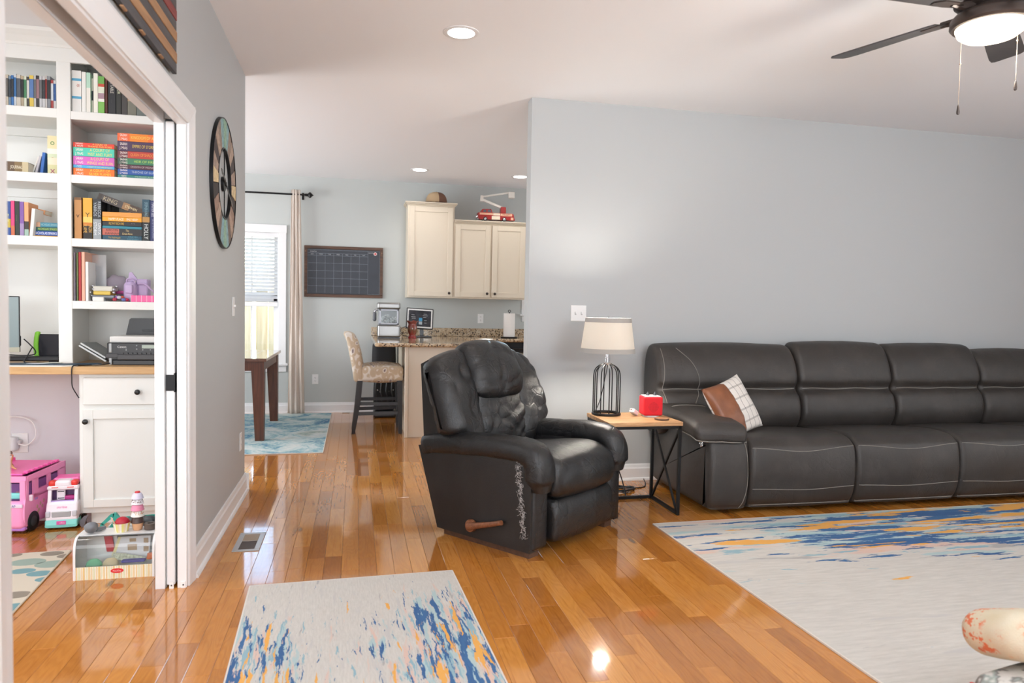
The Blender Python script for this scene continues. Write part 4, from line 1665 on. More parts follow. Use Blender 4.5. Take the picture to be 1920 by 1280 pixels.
# ------------------------------------------------------------------ dining table
dt = thing('dining_table', 'dark brown wooden dining table with tapered legs on the blue rug', 'table', (-1.5, 7.37, .008))
tx0, tx1, ty0, ty1, tz = -2.15, -.785, 6.745, 8.03, .765
for i in range(8):
    a = tx0 + (tx1 - tx0) * i / 8
    G().bev(a + .0004, a + (tx1 - tx0) / 8 - .0004, ty0, ty1, tz - .028, tz, .0015).build('top_plank', mat('polished_table_top', (.10, .045, .028), .12, coat=.6, fn=lambda k, b: k.put(b.inputs['Base Color'], k.ramp(k.noise(k.map(k.coord(), (40, 3, 40)), 1, 5, .6), [(.3, (.06, .022, .013)), (.7, (.14, .058, .032))]))), dt)
g = G()
g.box(tx0 + .03, tx1 - .03, ty0 + .03, ty0 + .052, tz - .115, tz - .028).box(tx0 + .03, tx1 - .03, ty1 - .052, ty1 - .03, tz - .115, tz - .028)
g.box(tx1 - .052, tx1 - .03, ty0 + .03, ty1 - .03, tz - .115, tz - .028).box(tx0 + .03, tx0 + .052, ty0 + .03, ty1 - .03, tz - .115, tz - .028)
g.build('apron', DARKW, dt)
for (lx_, ly_) in ((tx1, ty0), (tx1, ty1), (tx0, ty0), (tx0, ty1)):
    sx = -1 if lx_ == tx1 else 1
    sy = 1 if ly_ == ty0 else -1
    g = G()
    v = []
    for (z, w, ins) in ((.008, .078, .022), (.66, .112, .022), (tz - .028, .112, .022)):
        xa = lx_ + sx * ins
        ya = ly_ + sy * ins
        for (i, j) in ((0, 0), (1, 0), (1, 1), (0, 1)):
            v.append((xa + sx * w * i, ya + sy * w * j, z))
    f = [(0, 1, 2, 3), (8, 9, 10, 11)] + [(k * 4 + a, k * 4 + (a + 1) % 4, k * 4 + 4 + (a + 1) % 4, k * 4 + 4 + a) for k in (0, 1) for a in range(4)]
    g.add(v, f).build('leg', DARKW, dt)

# ------------------------------------------------------------------ kitchen cabinets and counter
CT, CTH = .914, .036
pb = thing('peninsula_cabinet', 'cream peninsula base cabinet under the granite counter', 'cabinet', (.8, 7.7, 0))
g = G()
g.box(.485, 1.10, 6.845, KY - .003, .0, CT - CTH)
g.build('body', CREAM, pb)
for x in (.468, 1.083):
    G().bev(x, x + .032, 6.815, 6.86, 0, CT - CTH, .003).build('corner_post', CREAM, pb)
G().bev(.50, 1.085, 6.828, 6.846, 0, CT - CTH, .002).build('end_panel', CREAM, pb)
rb_ = thing('base_cabinet_run', 'cream drawer base cabinet on the kitchen back wall beside the dishwasher', 'cabinet', (2.4, 8.25, 0))
G().box(1.12, 3.3, 8.02, KY - .003, .0, CT - CTH).build('body', CREAM, rb_)
dr = G().bev(1.835, 2.4, 8.002, 8.02, .56, .738, .003).build('drawer', CREAM, rb_)
g = G()
g.tube(cr([(2.02, 7.985, .655), (2.035, 7.972, .655), (2.10, 7.970, .655), (2.115, 7.985, .655)], 4), .005, 6)
g.build('drawer_pull', mat('brass_pull', (.45, .34, .2), .35, metal=.8), dr, True)
G().bev(1.835, 2.4, 8.002, 8.02, .10, .54, .003).build('door', CREAM, rb_)
dw = thing('dishwasher', 'black dishwasher front under the granite counter', 'dishwasher', (1.52, 7.98, .1))
G().bev(1.20, 1.825, 7.975, 8.019, .10, .742, .004).build('door', BLKP, dw)
pn = G().bev(1.20, 2.0, 7.965, 8.019, .752, .872, .004).build('control_panel', BLKP, dw)
g = G()
g.tube([(1.28, 7.945, .80), (1.92, 7.945, .80)], .010, 8)
for x in (1.30, 1.90):
    g.tube([(x, 7.945, .80), (x, 7.966, .80)], .007, 6)
g.build('handle', BLKP, pn, True)
ctp = thing('granite_countertop', 'speckled brown granite counter wrapping the kitchen corner', 'countertop', (1.2, 7.8, CT - CTH))
g = G()
v0 = [(.18, 6.765), (.215, 6.74), (1.14, 6.74), (1.17, 6.77), (1.17, 7.915), (3.3, 7.915), (3.3, KY - .003), (.18, KY - .003)]


def edge(poly, d):
    n = len(poly)
    out = []
    for i in range(n):
        a, b_, c_ = Vector(poly[i - 1]), Vector(poly[i]), Vector(poly[(i + 1) % n])
        e1, e2 = (b_ - a).normalized(), (c_ - b_).normalized()
        n1, n2 = Vector((-e1.y, e1.x)), Vector((-e2.y, e2.x))
        m_ = (n1 + n2)
        m_ = m_ / max(.3, m_.length_squared) * 2
        out.append(tuple(b_ + m_ * d))
    return out


layers = [(.010, CT - CTH), (.002, CT - CTH + .008), (0, CT - CTH / 2), (.002, CT - .008), (.010, CT)]
v = []
for (d_, z) in layers:
    v += [(p[0], p[1], z) for p in edge(v0, d_)]
n = len(v0)
f = [tuple(range(n))[::-1], tuple(range(4 * n, 5 * n))]
f += [(k * n + i, k * n + (i + 1) % n, (k + 1) * n + (i + 1) % n, (k + 1) * n + i) for k in range(4) for i in range(n)]
g.add(v, f).build('slab', GRAN, ctp)
bs = thing('granite_backsplash', 'low speckled granite backsplash along the kitchen wall', 'backsplash', (1.7, KY - .012, CT))
G().bev(.185, 3.3, KY - .022, KY - .002, CT + .0005, CT + .10, .003).build('slab', GRAN, bs)


def shaker(name_, parent, x0, x1, z0, z1, y, m, knob=None, rail=.06):
    g = G()
    g.bev(x0, x0 + rail, y - .019, y, z0, z1, .002).bev(x1 - rail, x1, y - .019, y, z0, z1, .002)
    g.bev(x0 + rail, x1 - rail, y - .019, y, z0, z0 + rail, .002).bev(x0 + rail, x1 - rail, y - .019, y, z1 - rail, z1, .002)
    g.box(x0 + rail, x1 - rail, y - .010, y - .002, z0 + rail, z1 - rail)
    d = g.build(name_, m, parent)
    if knob:
        T = Matrix.Translation((knob[0], y - .019, knob[1])) @ RX
        G().lathe([(.006, 0), (.006, .012), (.012, .014), (.0165, .020), (.0155, .027), (.008, .031), (0, .032)], 18, T=T, cap=False).build('knob', BRONZE, d, True)
    return d


def crown(g, x0, x1, y, z, left=True, right=True, h=.042):
    for (e, a, b_) in ((.008, 0, h * .3), (.020, h * .3, h * .62), (.032, h * .62, h)):
        g.bev(x0 - (e if left else 0), x1 + (e if right else 0), y - e, KY - .002, z + a, z + b_, .004)


UY = 8.25
u1 = thing('tall_cabinet', 'tall cream single door wall cabinet with the cap on top', 'cabinet', (.848, 8.4, 1.371))
G().box(.579, 1.117, UY, KY - .002, 1.371, 2.432).build('body', CREAM, u1)
shaker('door', u1, .597, 1.099, 1.388, 2.418, UY, CREAM, (1.062, 1.428))
g = G()
crown(g, .579, 1.117, UY, 2.428)
g.build('crown_moulding', CREAM, u1)
u2 = thing('double_cabinet', 'shorter cream double door wall cabinet with the toy truck on top', 'cabinet', (1.55, 8.4, 1.371))
G().box(1.118, 1.985, UY, KY - .002, 1.371, 2.246).build('body', CREAM, u2)
shaker('door', u2, 1.132, 1.545, 1.388, 2.232, UY, CREAM, (1.510, 1.432))
shaker('door', u2, 1.568, 1.965, 1.388, 2.232, UY, CREAM, (1.603, 1.432))
g = G()
crown(g, 1.118, 1.985, UY, 2.242, False, True)
g.build('crown_moulding', CREAM, u2)

# cap on the tall cabinet
zc = 2.470
hat = thing('baseball_cap', 'beige and brown cap on top of the tall wall cabinet', 'cap', (.91, 8.36, zc))
CAPB = mat('beige_corduroy', (.50, .36, .22), .9, fn=lambda k, b: k.put(b.inputs['Normal'], k.bump(k.math('SINE', k.math('MULTIPLY', k.sep(k.coord())[0], 700)), .4, .002)))
CAPM = mat('brown_mesh', (.17, .085, .055), .9, bump=(500, .5, .002))


def capf(fr):
    def fn(u, w):
        a = (PI * .5 + PI * 1.06 * u) if fr else (PI * 1.56 + PI * .94 * u)
        t = w * PI / 2
        r = math.cos(t) ** .72
        bump_ = 1 + (.02 if not fr else 0)
        return (.915 + .122 * r * math.cos(a) * bump_, 8.36 + .095 * r * math.sin(a) * bump_, zc + .014 + .122 * math.sin(t) ** .85)
    return fn


G().grid(capf(True), 22, 10).build('crown_front', CAPB, hat, True)
G().grid(capf(False), 22, 10).build('crown_back', CAPM, hat, True)
g = G()
g.grid(lambda u, w: (.85 - .055 * math.sin(PI * u) - .10 * w * math.sin(PI * u) ** .6, 8.36 + (.092 + .01 * w) * math.cos(PI * u), zc + .014 - .012 * w * math.sin(PI * u)), 20, 6)
o = g.build('brim', mat('cap_brim', (.22, .12, .07), .8), hat, True)
o.modifiers.new('thickness', 'SOLIDIFY').thickness = .004
G().ball((.915, 8.36, zc + .137), (.008, .008, .005), 10, 6).build('button', CAPM, hat, True)

# toy fire truck on the double cabinet
zt_ = 2.284
tk = thing('toy_fire_truck', 'red tin toy fire truck with white folding boom on the cabinets', 'toy', (1.62, 8.30, zt_))
TR = mat('tin_red', (.30, .014, .014), .35, coat=.3)
TW = mat('toy_white', (.70, .67, .62), .4)
ty0_, ty1_ = 8.235, 8.345
g = G()
g.prism([(1.395, zt_ + .02), (1.395, zt_ + .095), (1.425, zt_ + .10), (1.445, zt_ + .138), (1.545, zt_ + .142), (1.565, zt_ + .10), (1.60, zt_ + .098), (1.80, zt_ + .098), (1.815, zt_ + .09), (1.835, zt_ + .018)], ty0_, ty1_, 'y')
bt = g.build('body', TR, tk)
g = G()
g.prism([(1.45, zt_ + .105), (1.458, zt_ + .130), (1.488, zt_ + .132), (1.488, zt_ + .105)], ty0_ - .0012, ty0_, 'y')
g.prism([(1.505, zt_ + .105), (1.505, zt_ + .132), (1.537, zt_ + .133), (1.548, zt_ + .105)], ty0_ - .0012, ty0_, 'y')
g.build('window', mat('toy_window', (.10, .11, .14), .2), tk)
g = G()
g.box(1.41, 1.57, ty0_ - .0012, ty0_, zt_ + .072, zt_ + .094)
g.box(1.66, 1.80, ty0_ - .0012, ty0_, zt_ + .066, zt_ + .094)
g.box(1.785, 1.815, ty0_ - .0012, ty0_, zt_ + .022, zt_ + .052)
g.build('stripe', cm('#d9a58a', .5), tk)
g = G()
g.box(1.572, 1.655, ty0_ - .003, ty0_, zt_ + .070, zt_ + .094).box(1.555, 1.655, ty0_ - .0015, ty0_, zt_ + .020, zt_ + .062)
g.build('pump_panel', cm('#d8cdb9', .4), tk)
text('FIRE DEPT', .016, (1.73, ty0_ - .002, zt_ + .080), cm('#5d1a14', .5), tk)
g = G()
g.box(1.385, 1.397, ty0_ - .002, ty1_ + .002, zt_ + .012, zt_ + .034)
for yy in (8.26, 8.32):
    g.ball((1.392, yy, zt_ + .055), .012, 10, 8)
g.build('bumper', CHROME, tk)
for x in (1.478, 1.705):
    for (ya, yb2) in ((ty0_ - .004, ty0_ + .018), (ty1_ - .018, ty1_ + .004)):
        T = Matrix.Translation((x, ya, zt_ + .025)) @ Matrix.Rotation(-PI / 2, 4, 'X')
        wh = G().lathe([(.012, 0), (.025, .001), (.025, yb2 - ya - .001), (.012, yb2 - ya)], 20, T=T).build('wheel', BLKP, tk, True)
        G().lathe([(.014, -.0015), (.010, -.003), (0, -.003)], 14, T=T, cap=False).build('hubcap', CHROME, wh, True)
G().bev(1.665, 1.73, 8.255, 8.325, zt_ + .098, zt_ + .176, .006).build('turret', TR, tk)
g = G()
g.bar((1.70, 8.29, zt_ + .163), (1.445, 8.29, zt_ + .255), .030, .026)
g.bar((1.44, 8.29, zt_ + .232), (1.445, 8.29, zt_ + .30), .034, .034)
g.bar((1.445, 8.29, zt_ + .285), (1.78, 8.29, zt_ + .352), .018, .018)
bm_ = g.build('boom', TW, tk)
G().bev(1.765, 1.835, 8.262, 8.318, zt_ + .285, zt_ + .36, .006).build('bucket', TW, tk)

# ------------------------------------------------------------------ things on the counter
ic = thing('ice_maker', 'stainless countertop ice maker with clear ice bin at the counter end', 'ice maker', (.36, 7.92, CT))
ix0_, ix1_, iy0, iy1 = .238, .482, 7.79, 8.08
G().soft(((ix0_ + ix1_) / 2, (iy0 + iy1) / 2, CT + .078), ((ix1_ - ix0_) / 2, (iy1 - iy0) / 2, .068), .02, 4).build('base', STEEL, ic, True)
G().bev(ix0_ + .004, ix1_ - .004, iy0 + .004, iy1 - .004, CT, CT + .012, .002).build('foot', BLKP, ic)
G().soft(((ix0_ + ix1_) / 2 - .004, (iy0 + iy1) / 2, CT + .352), ((ix1_ - ix0_) / 2 + .002, (iy1 - iy0) / 2, .037), .02, 4).build('top', STEEL, ic, True)
G().bev(ix0_ + .008, ix1_ - .012, iy0 + .05, iy1 - .01, CT + .14, CT + .322, .004).build('housing', mat('bin_housing', (.24, .25, .27), .4), ic)
g = G()
for (a, b_, c_, d_) in ((ix0_ + .018, ix1_ - .022, CT + .15, CT + .168), (ix0_ + .018, ix1_ - .022, CT + .298, CT + .316), (ix0_ + .018, ix0_ + .034, CT + .15, CT + .316), (ix1_ - .038, ix1_ - .022, CT + .15, CT + .316)):
    g.bev(a, b_, iy0 + .008, iy0 + .02, c_, d_, .002)
g.build('bin_frame', mat('bin_plastic', (.42, .44, .50), .15), ic)
G().box(ix0_ + .03, ix1_ - .034, iy0 + .013, iy0 + .016, CT + .16, CT + .305).build('bin_window', GLASS, ic)
g = G()
ri = random.Random(2)
for i in range(150):
    x, z = ri.uniform(ix0_ + .036, ix1_ - .04), ri.uniform(0, 1)
    if z > .62 + .1 * math.sin(x * 40):
        continue
    g.ball((x, iy0 + .03 + ri.random() * .018, CT + .165 + z * .13), ri.uniform(.006, .009), 6, 4)
tag(g.build('ice', mat('ice', (.72, .74, .76), .25), ic, True), kind='stuff')
g = G()
g.soft((ix0_ - .032, iy0 + .13, CT + .235), (.020, .04, .052), .018, 3)
g.build('water_spout', mat('spout_grey', (.09, .095, .11), .35), ic, True)
G().tube(cr([(ix0_ - .03, iy0 + .11, CT + .285), (ix0_ - .024, iy0 + .11, CT + .30), (ix0_ + .004, iy0 + .11, CT + .31)], 4), .012, 8).build('spout_cap', CHROME, ic, True)
va = thing('vase', 'small red-brown glazed vase with ruffled rim in front of the screen', 'vase', (.622, 7.95, CT))


def glaze_fn(k, b):
    z = k.sep(k.coord())[2]
    n = k.noise(k.map(k.coord(), (30, 30, 8)), 1, 4, .6)
    f = k.math('ADD', k.math('MULTIPLY', z, 5), k.math('MULTIPLY', n, .7))
    k.put(b.inputs['Base Color'], k.ramp(f, [(.3, (.33, .022, .026)), (.62, (.27, .05, .035)), (.85, (.18, .085, .045)), (1, (.26, .06, .045))]))


g = G()
prof = cr([(.040, 0), (.042, .012), (.031, .030), (.040, .06), (.050, .095), (.046, .130), (.040, .155), (.050, .178), (.062, .190)], 3)
nn = 36
v, f = [], []
for i, p in enumerate(prof):
    for a in range(nn):
        th = 2 * PI * a / nn
        q = max(0, (p.y - .14) / .05)
        r = p.x * (1 + .05 * q * math.cos(5 * th))
        v.append((.622 + r * math.cos(th), 7.95 + r * math.sin(th), CT + p.y + .006 * q * math.cos(5 * th)))
for i in range(len(prof) - 1):
    for a in range(nn):
        b_ = (a + 1) % nn
        f.append((i * nn + a, i * nn + b_, (i + 1) * nn + b_, (i + 1) * nn + a))
f.append(tuple(range(nn))[::-1])
g.add(v, f)
o = g.build('body', mat('red_glaze', (.3, .05, .04), .15, coat=.5, fn=glaze_fn), va, True)
o.modifiers.new('thickness', 'SOLIDIFY').thickness = .004
sd = thing('smart_display', 'tablet-like smart screen with white border behind the red vase', 'screen', (.73, 8.2, CT))
T = Matrix.Translation((.725, 8.19, CT + .215)) @ Matrix.Rotation(math.radians(-14), 4, 'X') @ Matrix.Rotation(math.radians(3), 4, 'Y')
G().bev(-.155, .155, 0, .022, -.122, .122, .006, T=T).build('body', BLKP, sd)
G().box(-.143, .143, -.0008, .0002, -.110, .110, T=T).build('border', WHITEP, sd)


def scr_fn(k, b):
    v = k.coord('Object')
    n = k.noise(k.map(v, (14, 14, 22)), 1, 2, .4)
    c = k.ramp(n, [(.42, (.012, .013, .016)), (.56, (.03, .032, .045)), (.7, (.045, .05, .06))])
    k.put(b.inputs['Base Color'], (.01, .01, .012))
    k.put(b.inputs['Emission Color'], c)
    b.inputs['Emission Strength'].default_value = .7


G().box(-.128, .128, -.0015, -.0006, -.094, .094, T=T).build('display', mat('lit_screen', (.02, .02, .03), .2, fn=scr_fn), sd)
g = G()
for (a, b_, c_, d_, m_) in ((-.01, .028, -.07, -.035, 0), (-.01, .028, -.03, .008, 1)):
    g.box(a, b_, -.0022, -.0014, c_, d_, m_, T=T)
g.build('tile', [mat('tile_grey', (.24, .27, .29), .4, emis=.5), mat('tile_blue', (.03, .16, .28), .4, emis=.8)], sd)
g = G()
for (x, z, w) in ((-.08, .04, .035), (-.075, .015, .05), (-.07, -.003, .045), (.06, .055, .04), (.06, .035, .055), (.055, .016, .035), (.065, -.02, .03), (.065, -.05, .028)):
    g.box(x - w / 2, x + w / 2, -.0022, -.0014, z - .003, z + .003, T=T)
g.build('screen_line', mat('screen_text', (.22, .22, .23), .4, emis=.5), sd)
G().bev(.66, .86, 8.13, 8.24, CT, CT + .014, .005).bev(.73, .77, 8.195, 8.235, CT + .01, CT + .16, .005).build('stand', BLKP, sd)
cord('thin black screen cable curling across the counter behind the red vase', [(.76, 8.23, CT + .14), (.66, 8.26, CT + .15), (.54, 8.2, CT + .11), (.50, 8.15, CT + .07), (.52, 8.12, CT + .03), (.60, 8.10, CT + .005), (.68, 8.12, CT + .004)], .0035)
cord('second black cable looping behind the ice maker on the counter', [(.50, 8.2, CT + .09), (.53, 8.17, CT + .04), (.58, 8.15, CT + .06), (.63, 8.2, CT + .03), (.70, 8.22, CT + .004)], .0035)
pt = thing('paper_towel', 'white paper towel roll upright on a black holder', 'paper towel', (1.785, 8.22, CT))
G().lathe([(.098, 0), (.10, .003), (.10, .012), (.095, .015)], 32, (1.785, 8.22, CT)).build('base', BLK, pt, True)
G().lathe([(.020, .016), (.068, .016), (.068, .292), (.020, .292), (.020, .016)], 36, (1.785, 8.22, CT), cap=False).build('roll', mat('tissue', (.78, .76, .74), .95, bump=(60, .2, .003)), pt, True)
g = G()
g.tube([(1.785, 8.22, CT + .01), (1.785, 8.22, CT + .305)], .006, 8)
g.tube([(1.785 + .014 * math.cos(a), 8.22, CT + .318 + .014 * math.sin(a)) for a in [i * PI / 8 for i in range(16)]], .004, 6, closed=True)
g.build('post', BLK, pt, True)

# ------------------------------------------------------------------ bar stool and black bag
def ikat_fn(k, b):
    v = k.vmath('ADD', k.coord(), k.vmath('MULTIPLY', k.noise(k.coord(), 7, 3, .5, out=1), (.06, .06, .06)))
    n = k.voro(k.map(v, (1, 1, .72)), 15.5)
    c = k.ramp(n, [(.0, (.16, .125, .14)), (.22, (.24, .19, .20)), (.26, (.62, .57, .51)), (.33, (.64, .58, .52)), (.38, (.47, .37, .265)), (.62, (.50, .40, .29)), (.70, (.66, .61, .55))])
    k.put(b.inputs['Base Color'], c)
    k.put(b.inputs['Normal'], k.bump(k.noise(k.coord(), 500, 2, .5), .3, .002))


IKAT = mat('ikat_fabric', (.45, .33, .22), .9, fn=ikat_fn)
SBLK = mat('painted_black_wood', (.014, .014, .017), .4)
st = thing('bar_stool', 'upholstered counter stool with beige patterned seat and black legs', 'stool', (.22, 7.26, 0))
y0_, y1_ = 7.03, 7.49
G().soft((.262, 7.26, .595), (.208, .235, .075), .035, 8, (.0, .006, .030)).build('seat', IKAT, st, True)


def backwarp(o):
    o = o.copy()
    t = max(0, (o.z - .52) / .47)
    o.x -= .088 * t ** 1.6
    if t > .9:
        o.x -= (t - .9) * .22
    return o


G().soft((.040, 7.26, .755), (.050, .235, .238), .03, 8, (.012, .0, .012), warp=backwarp).build('backrest', IKAT, st, True)
for (top, bot, w0, w1) in (((.05, 7.055), (-.012, 7.095), .052, .034), ((.05, 7.465), (-.012, 7.425), .052, .034), ((.435, 7.055), (.445, 7.06), .05, .036), ((.435, 7.465), (.445, 7.46), .05, .036)):
    g = G()
    v = []
    for (z, t, w) in ((0, 0, w1), (.18, .42, (w0 + w1) / 2), (.34, .75, w0), (.53, 1, w0)):
        x = bot[0] + (top[0] - bot[0]) * t
        y = bot[1] + (top[1] - bot[1]) * t
        v += [(x - w / 2, y - w / 2, z), (x + w / 2, y - w / 2, z), (x + w / 2, y + w / 2, z), (x - w / 2, y + w / 2, z)]
    f = [(0, 1, 2, 3), (12, 13, 14, 15)] + [(k * 4 + a, k * 4 + (a + 1) % 4, k * 4 + 4 + (a + 1) % 4, k * 4 + 4 + a) for k in range(3) for a in range(4)]
    g.add(v, f).build('leg', SBLK, st)
for (p, q) in (((.022, 7.075, .30), (.435, 7.06, .30)), ((.022, 7.445, .30), (.435, 7.46, .30)), ((.015, 7.08, .20), (.437, 7.06, .21)), ((.015, 7.44, .20), (.437, 7.46, .21)), ((.44, 7.06, .25), (.44, 7.46, .25)), ((.018, 7.08, .25), (.018, 7.44, .25))):
    G().bar(p, q, .022, .032).build('stretcher', SBLK, st)
g = G()
for i in range(34):
    x = .072 + i * .0115
    g.ball((x, 7.0235, .532), .0035, 6, 4)
g.build('nailhead', mat('nail_pewter', (.45, .40, .34), .4, metal=.8), st, True)
BAGM = mat('black_cloth', (.008, .008, .010), .75, bump=(30, .3, .004))
bg = thing('tall_bag', 'tall black cloth bag with buckles standing under the granite counter', 'bag', (.34, 8.25, 0))
G().soft((.325, 8.27, .63), (.125, .13, .225), .05, 6, (.01, .01, .02)).build('upper_body', BAGM, bg, True)
G().soft((.335, 8.29, .24), (.115, .11, .175), .04, 6, (.01, .02, .01)).build('lower_body', BAGM, bg, True)
G().soft((.335, 8.22, .035), (.125, .13, .033), .02, 4).build('base', BLKP, bg, True)
g = G()
for i, x in enumerate((.255, .285, .315, .38, .43)):
    g.bev(x - .007, x + .007, 8.165, 8.175, .30 - (.02 if i % 2 else 0), .318 - (.02 if i % 2 else 0), .002)
g.build('buckle', mat('buckle_metal', (.5, .5, .52), .25, metal=1), bg)
g = G()
for x in (.24, .30, .36, .42):
    g.tube(cr([(x, 8.17, .42), (x - .01, 8.145, .30), (x + .01, 8.15, .2), (x, 8.17, .1)], 4), .010, 6)
g.build('strap', BLKP, bg, True)


# ------------------------------------------------------------------ office: built-in bookcase, desk, cabinet
FYB = 4.48                       # face of the bookcase
SH = []
bc = thing('bookcase', 'white built-in bookcase filled with books above the pine desk', 'bookcase', (-1.9, 4.65, .89))
zt = lambda x, y: px(x, y, FYB).z
sx0, sx1 = -1.644, -1.573        # middle stile
bl_, br_ = -2.75, LX0
ctr = (sx0 + sx1) / 2
G().box(bl_, br_, 4.815, 4.85, .89, 2.74).build('back_panel', SHELFW, bc)
G().box(ctr - .01, ctr + .01, FYB + .02, 4.815, .89, 2.68).build('divider', SHELFW, bc)
G().bev(sx0, sx1, FYB, FYB + .02, .89, 2.66, .002).build('stile', SHELFW, bc)
G().bev(-1.00, br_, FYB, FYB + .02, .89, 2.66, .002).build('stile', SHELFW, bc)
G().box(-1.01, -.99, FYB + .02, 4.815, .89, 2.68).build('divider', SHELFW, bc)
G().bev(bl_, bl_ + .08, FYB, FYB + .02, .89, 2.66, .002).build('stile', SHELFW, bc)
G().box(bl_, bl_ + .02, FYB + .02, 4.815, .89, 2.68).build('divider', SHELFW, bc)
g = G()
g.bev(bl_, br_, FYB - .002, FYB + .02, 2.585, 2.70, .002)
g.box(bl_, br_, FYB + .02, 4.815, 2.66, 2.70)
g.build('header', SHELFW, bc)
pf = [(FYB + .02, 2.66), (FYB - .01, 2.66), (FYB - .016, 2.672), (FYB - .045, 2.70), (FYB - .075, 2.722), (FYB - .085, 2.739), (FYB + .02, 2.739)]
G().prism(pf, bl_, br_, 'x').build('crown_moulding', SHELFW, bc)
g = G()
g.box(bl_ + .02, ctr - .01, 4.79, 4.815, 2.47, 2.53)
g.build('cleat', SHELFW, bc)
shL = [zt(60, 199.5), zt(60, 322.5), zt(60, 442)]
shR = [zt(210, 213), zt(210, 331), zt(210, 449), zt(210, 565)]
for i, z in enumerate(shL):
    G().bev(bl_ + .02, ctr - .011, FYB + .002, 4.815, z - .052, z, .002).build('shelf', SHELFW, bc)
    if i in (0, 1):
        G().box(bl_ + .02, ctr - .011, 4.79, 4.815, z - .10, z - .052).build('cleat', SHELFW, bc)
SCUFF = mat('scuffed_white', (.80, .81, .79), .45, fn=lambda k, b: k.put(b.inputs['Base Color'], k.mix(k.step(k.noise(k.map(k.coord(), (14, 14, 30)), 1, 5, .7), .66, .70), (.80, .81, .79), (.50, .44, .37))))
for i, z in enumerate(shR):
    G().bev(ctr + .011, -1.011, FYB + .002, 4.815, z - .046, z, .002).build('shelf', SCUFF if i > 1 else SHELFW, bc)
DZ, DY = .89, 4.30
desk = thing('desk', 'pine wood desk top running under the bookcase', 'desk', (-1.9, 4.5, DZ - .042))
for i in range(4):
    ya = DY + (4.85 - DY) * i / 4
    G().bev(bl_, br_ - .002, ya + .0003, ya + (4.85 - DY) / 4 - .0003, DZ - .042, DZ, .003 if i == 0 else .001).build('board', DESKW, desk)
cb = thing('desk_cabinet', 'white base cabinet with one drawer and one door under the desk', 'cabinet', (-1.2, 4.6, .06))
CX0 = -1.494
CF = 4.345
g = G()
g.box(CX0, LX0 - .002, CF, 4.848, .065, DZ - .042)
g.build('body', SHELFW, cb)
G().box(CX0 + .05, LX0 - .002, CF + .02, 4.848, .0, .066).build('toe_kick', SHELFW, cb)
d = G().bev(CX0 + .022, -.90, CF - .019, CF, .675, .828, .004).build('drawer', SHELFW, cb)
KN = mat('black_knob', (.012, .012, .013), .25)


def knob(parent, x, z, y):
    T = Matrix.Translation((x, y, z)) @ RX
    G().lathe([(.006, 0), (.006, .012), (.012, .014), (.0155, .021), (.0145, .028), (.008, .032), (0, .033)], 18, T=T, cap=False).build('knob', KN, parent, True)


knob(d, -1.187, .748, CF - .019)
x0, x1, z0, z1 = CX0 + .022, -.90, .098, .648
g = G()
g.bev(x0, x0 + .052, CF - .019, CF, z0, z1, .002).bev(x1 - .052, x1, CF - .019, CF, z0, z1, .002).bev(x0 + .052, x1 - .052, CF - .019, CF, z0, z0 + .045, .002).bev(x0 + .052, x1 - .052, CF - .019, CF, z1 - .052, z1, .002)
g.box(x0 + .052, x1 - .052, CF - .008, CF - .001, z0 + .045, z1 - .052)
d = g.build('door', SHELFW, cb)
knob(d, -1.452, .585, CF - .019)

# ------------------------------------------------------------------ books


